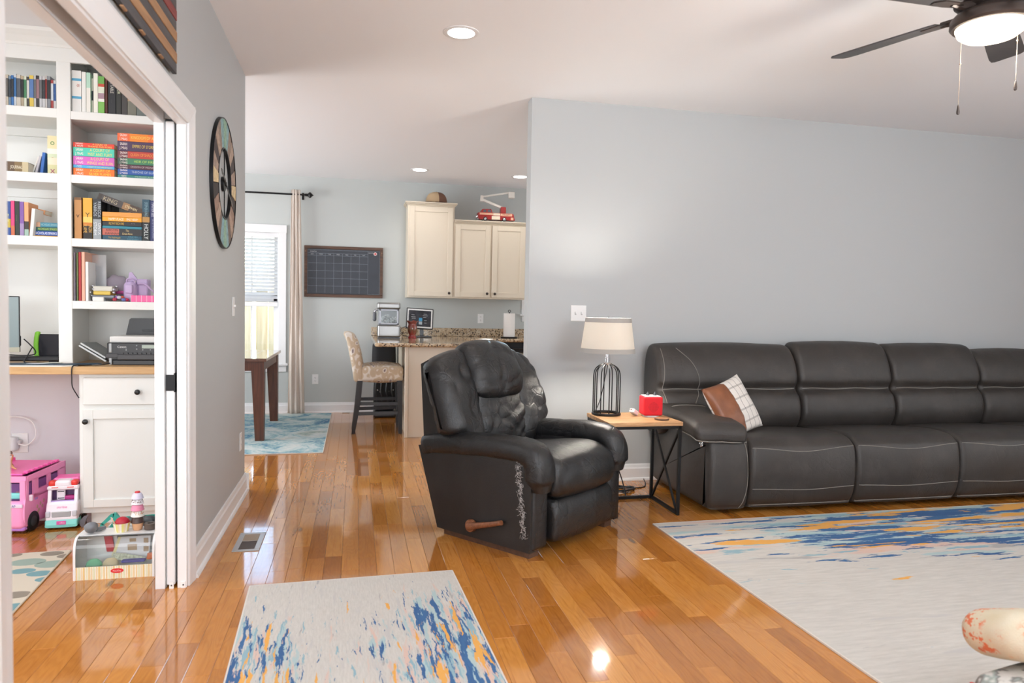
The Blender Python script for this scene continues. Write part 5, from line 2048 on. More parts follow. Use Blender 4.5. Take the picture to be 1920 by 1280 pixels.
def book(x0, x1, z0, z1, yf, d, cols, label, flat=False, t=None, tc='#e8e2d0', tilt=0, piv=None, sub=None, group=None, cat='book', name='book', hard=False):
    """cols: one colour, or (end fraction, colour) bands along the spine; spine faces the room.
    t: list of (text, from, to, height fraction) along the spine"""
    if isinstance(cols, str):
        cols = [(1, cols)]
    T = None
    if tilt:
        p = Vector((piv[0], 0, piv[1]))
        T = Matrix.Translation(p) @ Matrix.Rotation(tilt, 4, 'Y') @ Matrix.Translation(-p)
    th, ov = .0022, (.003 if hard else .001)
    g = G()
    ms = [cm(c, .5) for _, c in cols]
    if flat:
        a = x0
        for i, (fr, c) in enumerate(cols):
            e = x0 + (x1 - x0) * fr
            g.bev(a, e, yf, yf + .004, z0, z1, .0012, i, T=T) if len(cols) == 1 else g.box(a, e, yf, yf + .004, z0, z1, i, T=T)
            a = e
        g.box(x0, x1, yf + .004, yf + d, z0, z0 + th, 0, T=T).box(x0, x1, yf + .004, yf + d, z1 - th, z1, 0, T=T)
    else:
        a = z1
        for i, (fr, c) in enumerate(cols):
            e = z1 - (z1 - z0) * fr
            g.bev(x0, x1, yf, yf + .004, e, a, .0012, i, T=T) if len(cols) == 1 else g.box(x0, x1, yf, yf + .004, e, a, i, T=T)
            a = e
        g.box(x0, x0 + th, yf + .004, yf + d, z0, z1, 0, T=T).box(x1 - th, x1, yf + .004, yf + d, z0, z1, 0, T=T)
    root = g.build(name, ms)
    tag(root, label, cat, group)
    p = G()
    if flat:
        p.box(x0 + ov, x1 - ov, yf + .004, yf + d - ov, z0 + th, z1 - th, T=T)
    else:
        p.box(x0 + th, x1 - th, yf + .004, yf + d - ov, z0 + ov, z1 - ov, T=T)
    p.build('pages', PAPER, root)
    for it in (t or []):
        s, fa, fb, hf = it[:4]
        col = it[4] if len(it) > 4 else tc
        off = it[5] if len(it) > 5 else 0
        m_ = cm(col, .6)
        if flat:
            c = Vector((x0 + (x1 - x0) * (fa + fb) / 2, yf - .0004, (z0 + z1) / 2 + off * (z1 - z0)))
            L, hh, spin = (x1 - x0) * (fb - fa), (z1 - z0) * hf, 0
        else:
            c = Vector(((x0 + x1) / 2 + off * (x1 - x0), yf - .0004, z1 - (z1 - z0) * (fa + fb) / 2))
            L, hh, spin = (z1 - z0) * (fb - fa), (x1 - x0) * hf, -PI / 2
        if len(it) > 6 and it[6]:
            L, hh, spin = (x1 - x0) * .9, (z1 - z0) * (fb - fa), 0
        M_ = RX
        if T is not None:
            c = T @ c
            M_ = Matrix.Rotation(tilt, 4, 'Y') @ RX
        text(s, hh, c, m_, root, L, facing=M_, spin=spin)
    return root


def up(xa, xb, yt, yb, cols, label, z0, dy=.0, depth=.15, **kw):
    """upright book given by its spine's pixel box"""
    Y = FYB + .02 + dy
    a, b_ = px(xa, (yt + yb) / 2, Y).x, px(xb, (yt + yb) / 2, Y).x
    zz = px((xa + xb) / 2, yt, Y).z
    return book(a + .0004, b_ - .0004, z0 + .0004, zz, Y, depth, cols, label, **kw)


def stack(xa, xb, tops, base, z0, entries, dy=0, depth=.14, hard=False):
    """flat books; tops = pixel rows of the upper edges (top first) at the left end"""
    Y = FYB + .02 + dy
    rows = [px(xa, y, Y).z for y in tops]
    bz = px(xa, base, Y).z
    rows = [r + (z0 - bz) for r in rows] + [z0]
    for i, e in enumerate(entries):
        xa_, xb_ = e.get('x', (xa, xb))
        a, b_ = px(xa_, base, Y).x, px(xb_, base, Y).x
        book(a, b_, rows[i + 1] + .0004, rows[i] - .0003, Y + e.get('dy', 0), depth, e['c'], e['l'], True, t=e.get('t'), tc=e.get('tc', '#f2ead8'), group=e.get('g'), hard=hard)


# top right shelf
z = shR[0]
up(131.5, 136.5, 119, 206, '#2c3430', 'thin dark book standing tallest at the left of the top right shelf', z, .10, .14)
up(134.7, 152.3, 132, 207, [(.19, '#e9e9e6'), (.25, '#5aa9cf'), (.62, '#ecebe8'), (.68, '#5aa9cf'), (1, '#e6e6e4')], 'thick white book with two blue bands on the top right shelf', z, .0, .17, t=[('*', .28, .44, .7, '#b8604f')])
up(153.0, 161.2, 134.5, 208, '#eeeeea', 'slim plain white book right of the blue-banded white one', z, .0, .16, t=[('. . . . .', .2, .75, .25, '#b9a9a6')])
up(161.8, 169.4, 136, 208.5, [(.38, '#b6dcc9'), (1, '#eceae2')], 'slim white book with a mint green top half', z, .0, .16)
up(169.9, 174.8, 147, 209, [(.35, '#e6e4d8'), (.62, '#2c3540'), (1, '#e6e4da')], 'short white book with a black label block', z, .02, .15)
up(175.2, 183.6, 137.2, 210, '#efefe4', 'slim cream book left of the green book', z, .0, .16, t=[('. . .', .25, .6, .3, '#cf9b90')])
up(184.0, 195.4, 143, 211, [(.2, '#6fae55'), (.28, '#c9503c'), (.45, '#dfe6d2'), (.60, '#a88a98'), (.68, '#f0efe8'), (1, '#7dbb58')], 'bright green book on the top right shelf', z, .0, .16)
up(195.6, 201.5, 141, 212, '#6a3b32', 'brown leather-look book right of the green one', z, .01, .15)
up(202.4, 217.0, 138, 214, '#24262b', 'thick black book with white title on the top right shelf', z, .0, .16, t=[('A TABLE', .18, .50, .42, '#d8d5cc'), ('. . . .', .56, .8, .2, '#8d8d8d')])
up(217.6, 227.0, 143, 214.5, '#2f302d', 'black book with pale title beside the thick black one', z, .0, .16, t=[('FOR', .25, .5, .6, '#cfd2b4')])
up(227.6, 238.6, 144, 215, '#43403f', 'dark grey book near the right end of the top right shelf', z, .0, .16)
up(239.0, 255.0, 146, 217, [(.5, '#5c5348'), (.62, '#b59a80'), (1, '#77766a')], 'book with mottled photo spine at the right of the top shelf', z, .0, .16)
up(255.4, 283.0, 150, 219, '#68706c', 'wide grey-green binder at the right end of the top shelf', z, .0, .18)

# second right shelf: two stacks of flat fantasy paperbacks
z = shR[1]
A_ = 'SARAH\nJ. MAAS'


def ent(c, l, title, tcol='#f4e07a', g_=None, ac='#fff4ee', **kw):
    e = dict(c=c, l=l, t=[(A_, .03, .27, .36, ac), (title, .33, .97, .36 if '\n' in title else .42, tcol)])
    if g_:
        e['g'] = g_
    e.update(kw)
    return e


GA, GB = 'bright paperbacks in the left stack', 'paperbacks in the right stack'
stack(137.3, 214.5, [264.3, 273.4, 290.0, 306.4, 312.3], 326.5, z, [
    ent('#e8412f', 'red paperback lying on top of the left bright stack', 'A COURT OF\nTHORNS AND ROSES', g_=GA),
    ent('#4fcfb5', 'turquoise paperback second in the left bright stack', 'A COURT OF\nMIST AND FURY', g_=GA),
    ent('#d667c0', 'pink paperback in the middle of the left bright stack', 'A COURT OF\nWINGS AND RUIN', g_=GA),
    ent('#45aee0', 'thin sky blue paperback in the left bright stack', 'A COURT OF FROST AND STARLIGHT', g_=GA),
    ent('#f0741f', 'orange paperback at the bottom of the left bright stack', 'A COURT OF\nSILVER FLAMES', '#f2d84f', g_=GA)], 0, .135)
stack(220.5, 297, [247.8, 262.6, 281.2, 294.2, 306.0, 314.8, 325.5], 331.6, z, [
    ent([(.3, '#ef6a35'), (.75, '#f08a2a'), (1, '#ef7430')], 'orange paperback topping the taller right stack', 'KINGDOM OF ASH', '#f8d26a', GB),
    ent('#4a3556', 'dark purple paperback second in the taller right stack', 'EMPIRE OF STORMS', '#e6c95a', GB),
    ent([(.25, '#6b3240'), (1, '#c14438')], 'red and maroon paperback third in the taller right stack', 'QUEEN OF SHADOWS', '#f0a24a', GB),
    ent([(.2, '#2f4d45'), (1, '#3f7f5f')], 'green paperback in the middle of the taller right stack', 'HEIR OF FIRE', '#b9dd6a', GB),
    ent('#54303f', 'plum paperback in the taller right stack', 'CROWN OF MIDNIGHT', '#c7b3b6', GB),
    ent('#2b58a5', 'royal blue paperback near the bottom of the right stack', 'THRONE OF GLASS', '#b9c7d8', GB),
    ent('#2f7f7a', 'teal paperback at the bottom of the taller right stack', 'THE ASSASSIN\'S BLADE', '#b9d6bb', GB)], 0, .135)

# third right shelf
z = shR[2]
up(139.3, 152.8, 370, 443.5, [(.06, '#7c5630'), (1, '#c08a52')], 'thick copper coloured book at the left of the third shelf', z, .0, .15, t=[('v', .38, .5, .9, '#3a2517', 0, 1)], hard=True)
up(155.6, 172.8, 371, 444.5, [(.46, '#e0a93a'), (.6, '#eec765'), (.68, '#c97b2d'), (1, '#1f1a18')], 'thick yellow and black book with a bird on the spine', z, .0, .15, t=[('Y', .36, .48, .9, '#2b1d14', 0, 1), ('IRON\nFLAME', .64, .86, .42, '#d9a94e')], hard=True)
up(174.6, 189.6, 373, 446, [(.5, '#30343a'), (1, '#9aa2a8')], 'thick silver and black book standing on the third shelf', z, .0, .15, t=[('REBECCA\nYARROS', .06, .45, .4, '#b8c2c8'), ('ONYX\nSTORM', .55, .93, .42, '#e4e8ea')], hard=True)
up(190.2, 208.0, 374, 446, '#17181b', 'black hardback standing behind the slanted book', z, .10, .15, hard=True)
stack(192.0, 266.0, [395.0, 404.2, 412.6, 421.0, 426.2, 438.6], 447.5, z, [
    dict(c='#e8a04c', l='light orange paperback on top of the mixed stack on the third shelf', t=[('. . . . . . . . . .', .1, .9, .3, '#c98545')]),
    dict(c='#f0a52a', l='yellow-orange paperback with white title in the mixed stack', t=[('HAPPY PLACE', .14, .55, .62, '#fff6e0'), ('EMILY HENRY', .6, .92, .55, '#fff6e0')]),
    dict(c='#23262a', l='black paperback with gold title in the mixed stack', t=[('FILTHY RICH FAE', .13, .58, .6, '#e0b53d'), ('* *', .65, .9, .5, '#8d8f92')]),
    dict(c='#2d8499', l='thin teal paperback in the mixed stack'),
    dict(c=[(.42, '#c2695a'), (1, '#2a2b2e')], l='black and salmon paperback in the mixed stack', t=[('KRISTIN\nHANNAH', .07, .42, .38, '#3b2a2c'), ('The\nGreat Alone', .46, .8, .36, '#dcc38a')]),
    dict(c='#1f4c61', l='dark teal paperback at the bottom of the mixed stack', t=[('The Nightingale', .08, .52, .4, '#c1a24a'), ('KRISTIN\nHANNAH', .62, .92, .38, '#5f97a8')])], 0, .14)
up(266.8, 280.6, 374, 449.5, [(.30, '#2c5164'), (.42, '#33393e'), (.55, '#b98b4c'), (1, '#1d2326')], 'tall dark teal hardback at the right of the third shelf', z, .0, .15, t=[('STEPHEN KING', .05, .42, .42, '#8fb3bd'), ('HOLLY', .60, .95, .6, '#d9dfe0')], hard=True)
up(281.2, 293.0, 376, 450, '#2b3566', 'navy hardback at the right end of the third shelf', z, .0, .15, t=[('HARPER LEE', .03, .42, .55, '#cfd3e2'), ('GO SET A WATCHMAN', .46, .92, .4, '#8f97b8')], hard=True)
# slanted hardback lying across the stack
p0, p1 = px(181.5, 372, FYB + .03), px(264.5, 403.0, FYB + .03)
L = math.hypot(p1.x - p0.x, p1.z - p0.z)
ang = math.atan2(p0.z - p1.z, p1.x - p0.x)
r = book(p0.x, p0.x + L, p0.z - .005, p0.z + .035, FYB + .03, .15, [(.08, '#3b3431'), (.55, '#4a4442'), (.7, '#9a7650'), (1, '#4b3a30')], 'brown-black hardback slanting across the mixed stack', True,
         t=[('KING', .10, .45, .62, '#b5a98c'), ('STEPHEN', .60, .88, .4, '#e6d3a6')], tilt=ang, piv=(p0.x, p0.z - .005), hard=True)

# top left shelf: film cases
z = shL[0]
dv = [(6, 10.5, 139, '#4a4642', '#b9a06a'), (10.8, 15.5, 139.5, '#5b5854', '#cfc4b0'), (15.8, 20.4, 142, '#3c4650', '#7e98b0'), (20.9, 25.4, 141, '#2d3238', '#3f78b8'), (25.6, 30.2, 138, '#3d78b5', '#d8e0e8'), (30.6, 38.6, 140, '#58606a', '#d9d2c6'), (39.0, 44.0, 142, '#22252b', '#b8a98f'), (44.3, 49.6, 142.5, '#4d8a63', '#e6ead8'), (49.9, 54.6, 144, '#e4e4df', '#494949'), (55.0, 62.8, 141.2, '#5b7fb8', '#e6c95a'), (63.0, 67.3, 142, '#77787a', '#d9d9d9'), (67.6, 73.2, 141.4, '#a87f86', '#3a3638'), (73.6, 78.4, 142.6, '#6c6d70', '#cfcfd2'), (78.8, 84.4, 142.6, '#37393e', '#d8d8da'), (84.7, 88.0, 141.4, '#a03a38', '#e8e2dc'), (88.3, 94.6, 143, '#26282d', '#8b8f96'), (95.2, 99.8, 150, '#dfe6ee', '#b34a48'), (100.1, 104.6, 150.6, '#2f5fa0', '#e6e6e6')]
names = 'first,second,third,fourth,fifth,sixth,seventh,eighth,ninth,tenth,eleventh,twelfth,thirteenth,fourteenth,fifteenth,sixteenth,seventeenth,eighteenth'.split(',')
dn = ['brown-grey', 'dark taupe', 'slate blue', 'black and blue', 'sky blue', 'wide blue-grey', 'narrow black', 'green', 'white', 'blue with yellow top', 'mid grey', 'dusty pink', 'plain grey', 'charcoal', 'slim red', 'black', 'pale blue short', 'bright blue short']
for i, (xa, xb, yt, c, c2) in enumerate(dv):
    up(xa, xb, yt, 199, [(.10, c2), (.16, c), (.62, c), (.86, c2), (1, c)], '%s film case on the top left shelf, %s from the left' % (dn[i], names[i]), z, .10 + .004 * (i % 3), .135, cat='film case', name='film_case', group='film cases on the top left shelf', t=[('. . . .', .2, .6, .3, c2)])

# second left shelf
z = shL[1]
Y = FYB + .05
book(-1.96, px(53, 318, Y).x, z, px(14, 302, Y).z, Y, .19, [(.55, '#5b4630'), (.80, '#7d6742'), (1, '#c2b390')], 'thick brown book lying flat on the second left shelf', True, t=[('JOURNAL', .42, .80, .55, '#e6dcc4')])
e_ = px(57, 321, Y + .06)
book(e_.x, e_.x + .010, z, z + .115, Y + .06, .12, '#d8d6d0', 'grey-white thin book leaning on the second left shelf', tilt=math.radians(19), piv=(e_.x + .0, z))
book(e_.x + .018, e_.x + .030, z, z + .118, Y + .06, .12, '#b9b6bd', 'pale lilac thin book leaning right of the grey-white one', tilt=math.radians(14), piv=(e_.x + .018, z))
book(e_.x + .046, e_.x + .062, z, z + .135, Y + .06, .13, '#2f67b5', 'bright blue book leaning on the second left shelf', tilt=math.radians(7), piv=(e_.x + .046, z))
up(88.8, 108, 254.5, 323, [(.32, '#e6dcae'), (.45, '#ece9e0'), (.55, '#cfd9b8'), (.72, '#e9ddc4'), (1, '#d3cf9e')], 'cream box set with coloured pictures at the right of the second left shelf', z, .08, .14, cat='box set', name='box_set', t=[('o', .10, .24, .8, '#4f8a4a', 0, 1), ('~', .50, .56, .8, '#c2453c', 0, 1), ('x', .78, .95, .8, '#a0526a', 0, 1)])

# third left shelf
z = shL[2]
dyl = .07
for (xa, xb, yt, c, l, tt) in ((8, 19.8, 377, [(.5, '#274a8a'), (.75, '#b9a23a'), (1, '#2a4d90')], 'blue and yellow book at the left of the third left shelf', 'BLUE'),
                               (20.3, 27.4, 376, [(.7, '#d0417a'), (1, '#c86a4a')], 'raspberry pink book on the third left shelf', None),
                               (27.8, 36.4, 377, '#26302a', 'black book with green title on the third left shelf', '. . . . .'),
                               (36.8, 44.8, 378, [(.62, '#7d56a0'), (1, '#9a86b0')], 'purple book on the third left shelf', '. . .'),
                               (45.4, 53.4, 379, [(.55, '#e6a274'), (.78, '#33302f'), (1, '#9bb6a8')], 'peach and black book on the third left shelf', None)):
    up(xa, xb, yt, 440, c, l, z, dyl, .13, t=[(tt, .15, .8, .5, '#c9d08a')] if tt else None)
pq = px(55.5, 440, FYB + .10)
book(pq.x + .002, pq.x + .020, z, z + .165, FYB + .09, .13, '#e2dfda', 'white paperback leaning on the third left shelf', tilt=math.radians(5), piv=(pq.x, z), t=[('. . .', .1, .5, .4, '#8e8a88')])
book(px(54.5, 390, FYB + .2).x, px(84, 390, FYB + .2).x, z + .16, z + .185, FYB + .2, .10, '#d79a6c', 'peach cover book tilted behind the white paperback', True, tilt=math.radians(12), piv=(px(54, 390, FYB + .2).x, z + .16))
GS = 'novels stacked at the right of the third left shelf'
stack(61.5, 108.8, [412.2, 420.8, 428.6, 437.0], 441.5, z, [
    dict(c=[(.3, '#c79a7d'), (1, '#3d7f95')], l='teal paperback with shell picture atop the left shelf stack', t=[('NICHOLAS SPARKS', .30, .98, .5, '#9fc9cc')], g=GS),
    dict(c='#2a5a57', l='dark green paperback with lime title in the left shelf stack', t=[('NICHOLAS SPARKS', .18, .98, .55, '#b6d24a')], g=GS),
    dict(c='#2a4fa0', l='blue paperback with white title in the left shelf stack', t=[('NICHOLAS SPARKS', .12, .98, .6, '#eef0f4')], g=GS, x=(58, 108.8)),
    dict(c='#e0a81e', l='yellow paperback at the bottom of the left shelf stack', t=[('NICHOLAS SPARKS', .3, .98, .5, '#f4ecc8')], g=GS, x=(54, 108.8))], .10, .13)

# fourth right shelf: thin binders, craft things
z = shR[3]
for (xa, xb, yt, c, l) in ((137.8, 140.4, 473, '#cfc2d4', 'thin lilac folder standing at the left of the lower shelf'), (143.4, 146.2, 473.5, '#7f8f5c', 'thin olive green folder on the lower shelf'), (147.2, 152.2, 472.2, '#b5383c', 'red folder on the lower shelf'),
                           (152.8, 159.0, 472, '#efb9a0', 'peach folder right of the red folder'), (160.2, 165.6, 490.5, '#f2f2f0', 'white notebook standing right of the peach folder')):
    up(xa, xb, yt, 563, c, l, z, .02, .22, cat='folder', name='folder')
PL = mat('clear_plastic_sleeve', (.75, .76, .79), .15, alpha=.35)
sl_ = thing('plastic_sleeve', 'clear plastic sleeve standing behind the yellow packets', 'sleeve', (px(182, 560, 4.64).x, 4.64, z))
a, b_ = px(166, 530, 4.64), px(199, 478, 4.64)
G().bev(a.x, b_.x, 4.64, 4.646, z, b_.z, .001).build('sleeve', PL, sl_)
G().box(a.x + .005, a.x + .075, 4.648, 4.651, z, px(176, 498, 4.64).z).build('card', cm('#9aa2ac', .7), sl_)
pk = thing('packet', 'yellow packet in silver wrapping lying on the lower shelf', 'packet', (px(190, 560, 4.54).x, 4.56, z))
a, b_ = px(170.5, 561, 4.53), px(214, 561, 4.53)
zq = lambda y: px(190, y, 4.53).z + (z - px(190, 564.5, 4.53).z)
G().bev(a.x + .012, b_.x - .02, 4.53, 4.64, zq(552.5), zq(545.5), .003).build('yellow_pack', cm('#d8bb55', .5), pk)
G().bev(a.x + .008, b_.x - .01, 4.535, 4.64, zq(545.5), zq(536), .003).build('clear_pack', cm('#c9c7bb', .3), pk)
G().soft(((a.x + b_.x) / 2, 4.585, zq(556)), ((b_.x - a.x) / 2, .05, .010), .008, 4).build('grey_pack', cm('#7d838c', .4), pk, True)
g = G()
rz_ = random.Random(8)
for xx in (a.x, b_.x):
    for k in range(5):
        g.ball((xx + rz_.uniform(-.008, .008), 4.53 + rz_.random() * .05, zq(560 - k * 6)), (.010, .010, .007), 7, 5, warp=lambda o: o + Vector((.003 * noise.noise(o * 300), 0, .003 * noise.noise(o * 250))))
g.build('foil_end', CHROME, pk)
g = G()
g.bev(a.x + .014, b_.x - .05, 4.512, 4.528, z, zq(556.5), .002)
lb = g.build('label_pack', cm('#e9e6e0', .5), pk)
sw = thing('sweets', 'small pile of foil wrapped sweets on the lower shelf', 'sweets', (px(222, 562, 4.53).x, 4.53, z))
for k, c in enumerate(('#b33a4a', '#8a5aa6', '#c9c9d2', '#d05a3a', '#6a78b0', '#c23b58')):
    q = px(215 + k * 4.2, 561, 4.525)
    G().ball((q.x, 4.525 + .012 * (k % 2), z + .012 + .012 * (k in (1, 2, 3))), (.013, .011, .010), 8, 6).build('sweet', cm(c, .25), sw)
LIL = mat('lilac_faux_leather', lin('#bda9cf'), .5)
pu = thing('handbag', 'small lilac handbag with a strap on the lower shelf', 'handbag', (px(241, 560, 4.58).x, 4.59, z))
a, b_ = px(231, 560, 4.56).x, px(253.5, 560, 4.56).x
zb = px(240, 527, 4.56).z
G().soft(((a + b_) / 2, 4.60, (z + zb) / 2), ((b_ - a) / 2, .04, (zb - z) / 2), .025, 5, (.006, .006, .0)).build('body', LIL, pu, True)
g = G()
g.soft(((a + b_) / 2, 4.556, z + (zb - z) * .62), ((b_ - a) / 2 - .012, .008, .026), .007, 4)
g.build('flap', LIL, pu, True)
g = G()
pts = cr([((a + b_) / 2 - .02, 4.585, zb - .02), ((a + b_) / 2 - .012, 4.57, zb + .012), ((a + b_) / 2 + .018, 4.575, zb + .012), ((a + b_) / 2 + .028, 4.585, zb - .02)], 6)
g.tube(pts, .005, 6)
g.prism([(b_ - .05, zb - .005), (b_ - .044, zb + .052), (b_ - .030, zb + .056), (b_ + .004, zb + .008)], 4.60, 4.612, 'y')
g.build('handle', LIL, pu, True)
lb_ = thing('lilac_box', 'lilac box with a strap beside the lilac handbag', 'box', (px(266, 560, 4.62).x, 4.63, z))
a2, b2 = px(255, 560, 4.60).x, px(277, 560, 4.60).x
zb2 = px(266, 523, 4.60).z
G().bev(a2, b2, 4.60, 4.67, z, zb2, .006).build('body', LIL, lb_)
G().tube(cr([(a2 + .01, 4.594, zb2 - .03), (a2 + .05, 4.588, zb2 - .028), (b2 + .02, 4.59, zb2 - .06), (b2 + .045, 4.60, zb2 - .085)], 6), .005, 6).build('strap', LIL, lb_, True)
gs = thing('tulle_bag', 'crumpled sheer lilac tulle bag behind the lilac handbag', 'bag', (px(215, 530, 4.66).x, 4.68, z))
q = px(216, 535, 4.68)


def crumple(o):
    n = noise.noise(o * 22) * .022 + noise.noise(o * 50) * .010
    return o * (1 + n * 9)


G().ball((q.x, 4.70, z + .085), (.070, .045, .075), 26, 18, warp=crumple).build('tulle', mat('tulle', lin('#b9adbf'), .6, alpha=.55), gs, True)
G().soft((q.x + .03, 4.64, z + .055), (.045, .012, .010), .008, 3).build('ribbon', cm('#c04a92', .5), gs, True)
pc = thing('pink_box', 'pink and white striped box at the front of the lower shelf', 'box', (px(268, 562, 4.51).x, 4.53, z))
a, b_ = px(245, 563, 4.505).x, px(300, 563, 4.505).x
zz = px(262, 553, 4.505).z + (z - px(262, 565.5, 4.505).z)
G().bev(a, b_, 4.505, 4.56, z, zz, .001).build('body', cm('#e8669f', .5), pc)
g = G()
for k in range(6):
    x = a + (b_ - a) * (k + .02) / 5.6
    g.box(x, x + .0022, 4.5044, 4.5052, z, zz)
g.build('stripe', cm('#f6d9e6', .5), pc)

# ------------------------------------------------------------------ things on the desk
pr = thing('printer', 'black and white inkjet printer on the pine desk', 'printer', (-1.23, 4.55, DZ))
PBK = mat('printer_black', (.018, .019, .022), .35)
PGR = mat('printer_grey', (.40, .43, .45), .4)
px0, px1, py0, py1 = -1.378, -1.02, 4.425, 4.70
G().bev(px0, px1, py0, py1, DZ + .028, DZ + .128, .005).bev(px0 + .03, px1, py0 - .004, py1, DZ, DZ + .030, .004).build('body', PBK, pr)
G().soft(((px0 + px1) / 2 + .003, (py0 + py1) / 2 + .01, DZ + .145), ((px1 - px0) / 2 - .004, (py1 - py0) / 2 - .01, .019), .008, 4).build('scanner_lid', mat('printer_white', (.72, .72, .70), .4), pr, True)
g = G()
for (z0, z1) in ((DZ + .002, DZ + .04), (DZ + .072, DZ + .124)):
    g.bev(px0 + .012, px0 + .026, py0 - .005, py0 + .01, z0, z1, .002)
g.build('side_trim', PGR, pr)
g = G()
g.bev(px0 + .055, px1, py0 - .012, py0, DZ + .030, DZ + .062, .004).bev(px0 - .006, px0 + .06, py0 - .006, py0 + .02, DZ + .040, DZ + .066, .003)
g.build('output_tray', mat('tray_grey', (.05, .05, .055), .4), pr)
g = G()
for k in range(12):
    g.box(px0 + .075 + k * .024, px0 + .087 + k * .024, py0 - .008, py0, DZ + .062, DZ + .072)
g.build('paper_slot', PBK, pr)
tr = G()
tp = [(-1.345, DZ + .165), (-1.325, DZ + .258), (-1.315, DZ + .265), (-1.0, DZ + .265), (-1.0, DZ + .165)]
tr.prism([(p[0], p[1]) for p in tp], 4.655, 4.668, 'y')
tr.build('paper_support', PBK, pr)
G().bev(-1.255, -1.09, 4.650, 4.655, DZ + .185, DZ + .196, .001).build('support_grip', mat('grip_grey', (.06, .065, .07), .5), pr)
text('Canon', .013, (px0 + .078, py0 - .001, DZ + .104), WHITEP, pr)
G().box(-1.195, -1.10, py0 - .0015, py0, DZ + .096, DZ + .116).build('display', mat('printer_lcd', (.35, .42, .36), .3), pr)
g = G()
for (x, z) in ((-1.222, DZ + .112), (-1.222, DZ + .092), (-1.19, DZ + .088), (-1.15, DZ + .088)):
    g.lathe([(.004, 0), (.003, .0015), (0, .002)], 10, T=Matrix.Translation((x, py0, z)) @ RX, cap=False)
g.box(px0 + .098, px0 + .103, py0 - .0012, py0, DZ + .082, DZ + .094)
g.build('button', cm('#9a9fa2', .4), pr)
for k, (dz, col, lab) in enumerate(((0, '#8f9496', 'lower grey tablet computer leaning against the left side of the printer'), (.02, '#7b7f7e', 'upper grey tablet computer leaning over another beside the printer'))):
    t_ = thing('tablet_computer', lab, 'tablet', (-1.5, 4.56, DZ))
    T = Matrix.Translation((-1.392 - .002 * k, 4.57, DZ + .008 + dz)) @ Matrix.Rotation(math.radians(32), 4, 'Y') @ Matrix.Rotation(math.radians(-4), 4, 'Z')
    G().bev(-.175 + .012 * k, 0, -.10, .11, 0, .011, .004, T=T).build('case', cm(col, .45), t_)
    G().bev(-.172 + .012 * k, -.003, -.1015, -.0985, .001, .010, .001, T=T).build('edge', cm('#c9cdcd', .4), t_)
mo = thing('monitor', 'thin computer monitor at the left edge of the pine desk', 'monitor', (-1.98, 4.53, DZ))
T = Matrix.Translation((-1.845, 4.50, 0)) @ Matrix.Rotation(math.radians(24), 4, 'Z')
G().bev(-.50, 0, 0, .018, .957, 1.272, .003, T=T).build('housing', BLKP, mo)
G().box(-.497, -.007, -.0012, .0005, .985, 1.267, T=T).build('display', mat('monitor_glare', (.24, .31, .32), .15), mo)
G().box(-.497, -.004, -.0016, .0003, .958, .985, T=T).build('lower_bezel', cm('#b9b7a4', .5), mo)
g = G()
g.bev(-.30, -.20, .018, .032, DZ + .01, 1.1, .003, T=T).bev(-.36, -.14, -.06, .10, DZ, DZ + .012, .004, T=T)
g.build('stand', BLKP, mo)
G().bev(-.03, .004, .018, .032, .99, 1.05, .004, T=T).build('port_block', BLKP, mo)
tb_ = thing('kids_tablet', 'black tablet in a lime green bumper case standing on the desk', 'tablet', (-1.74, 4.63, DZ))
a, b_ = px(64.5, 640, 4.62), px(113, 640, 4.62)
G().soft(((a.x + .012), 4.63, DZ + .092), (.013, .014, .088), .010, 5, warp=lambda o: o + Vector((.010 * (1 - ((o.z - DZ - .092) / .088) ** 2) * -1 + .004, 0, 0))).build('bumper_case', cm('#7cc234', .5), tb_, True)
G().bev(a.x + .016, b_.x + .045, 4.624, 4.638, DZ + .012, DZ + .165, .006).build('screen', mat('tablet_glass', (.012, .013, .018), .15), tb_)
kb = thing('soundbar', 'long thin black soundbar lying across the desk', 'speaker', (-1.8, 4.56, DZ))
G().bev(-2.05, px(111, 668, 4.54).x, 4.54, 4.60, DZ + .012, DZ + .040, .006).build('body', BLKP, kb)
g = G()
for x in (-2.0, -1.70):
    g.bev(x - .02, x + .02, 4.545, 4.595, DZ, DZ + .013, .002)
g.build('foot', BLKP, kb)
for lab, pts in (('black monitor cable looping from the screen down to the desk', [(-1.84, 4.53, 1.03), (-1.815, 4.54, 1.0), (-1.79, 4.55, .962), (-1.80, 4.55, .94), (-1.86, 4.55, .935), (-1.95, 4.55, .94), (-2.0, 4.555, DZ + .05)]),
                 ('short black cable behind the monitor stand on the desk', [(-1.80, 4.54, .985), (-1.82, 4.53, .94), (-1.835, 4.52, .9), (-1.79, 4.50, DZ + .004), (-1.80, 4.46, DZ + .004)])):
    cord(lab, pts, .0035)
cord('black cable running from the printer over the desk edge beside the drawer', [(-1.36, 4.42, DZ + .012), (-1.40, 4.39, DZ + .004), (-1.46, 4.385, DZ + .004), (-1.502, 4.34, DZ + .006), (-1.512, 4.296, DZ - .002), (-1.513, 4.294, DZ - .06), (-1.512, 4.30, .78), (-1.497, 4.322, .732), (-1.488, 4.325, .715)], .0032)
pa = thing('paper_pile', 'pile of papers under a dark blue folder on the desk', 'papers', (-1.68, 4.38, DZ))
def sheet(name, pts, z, h, m):
    return G().prism(pts, DZ + z, DZ + z + h, 'z').build(name, m, pa)


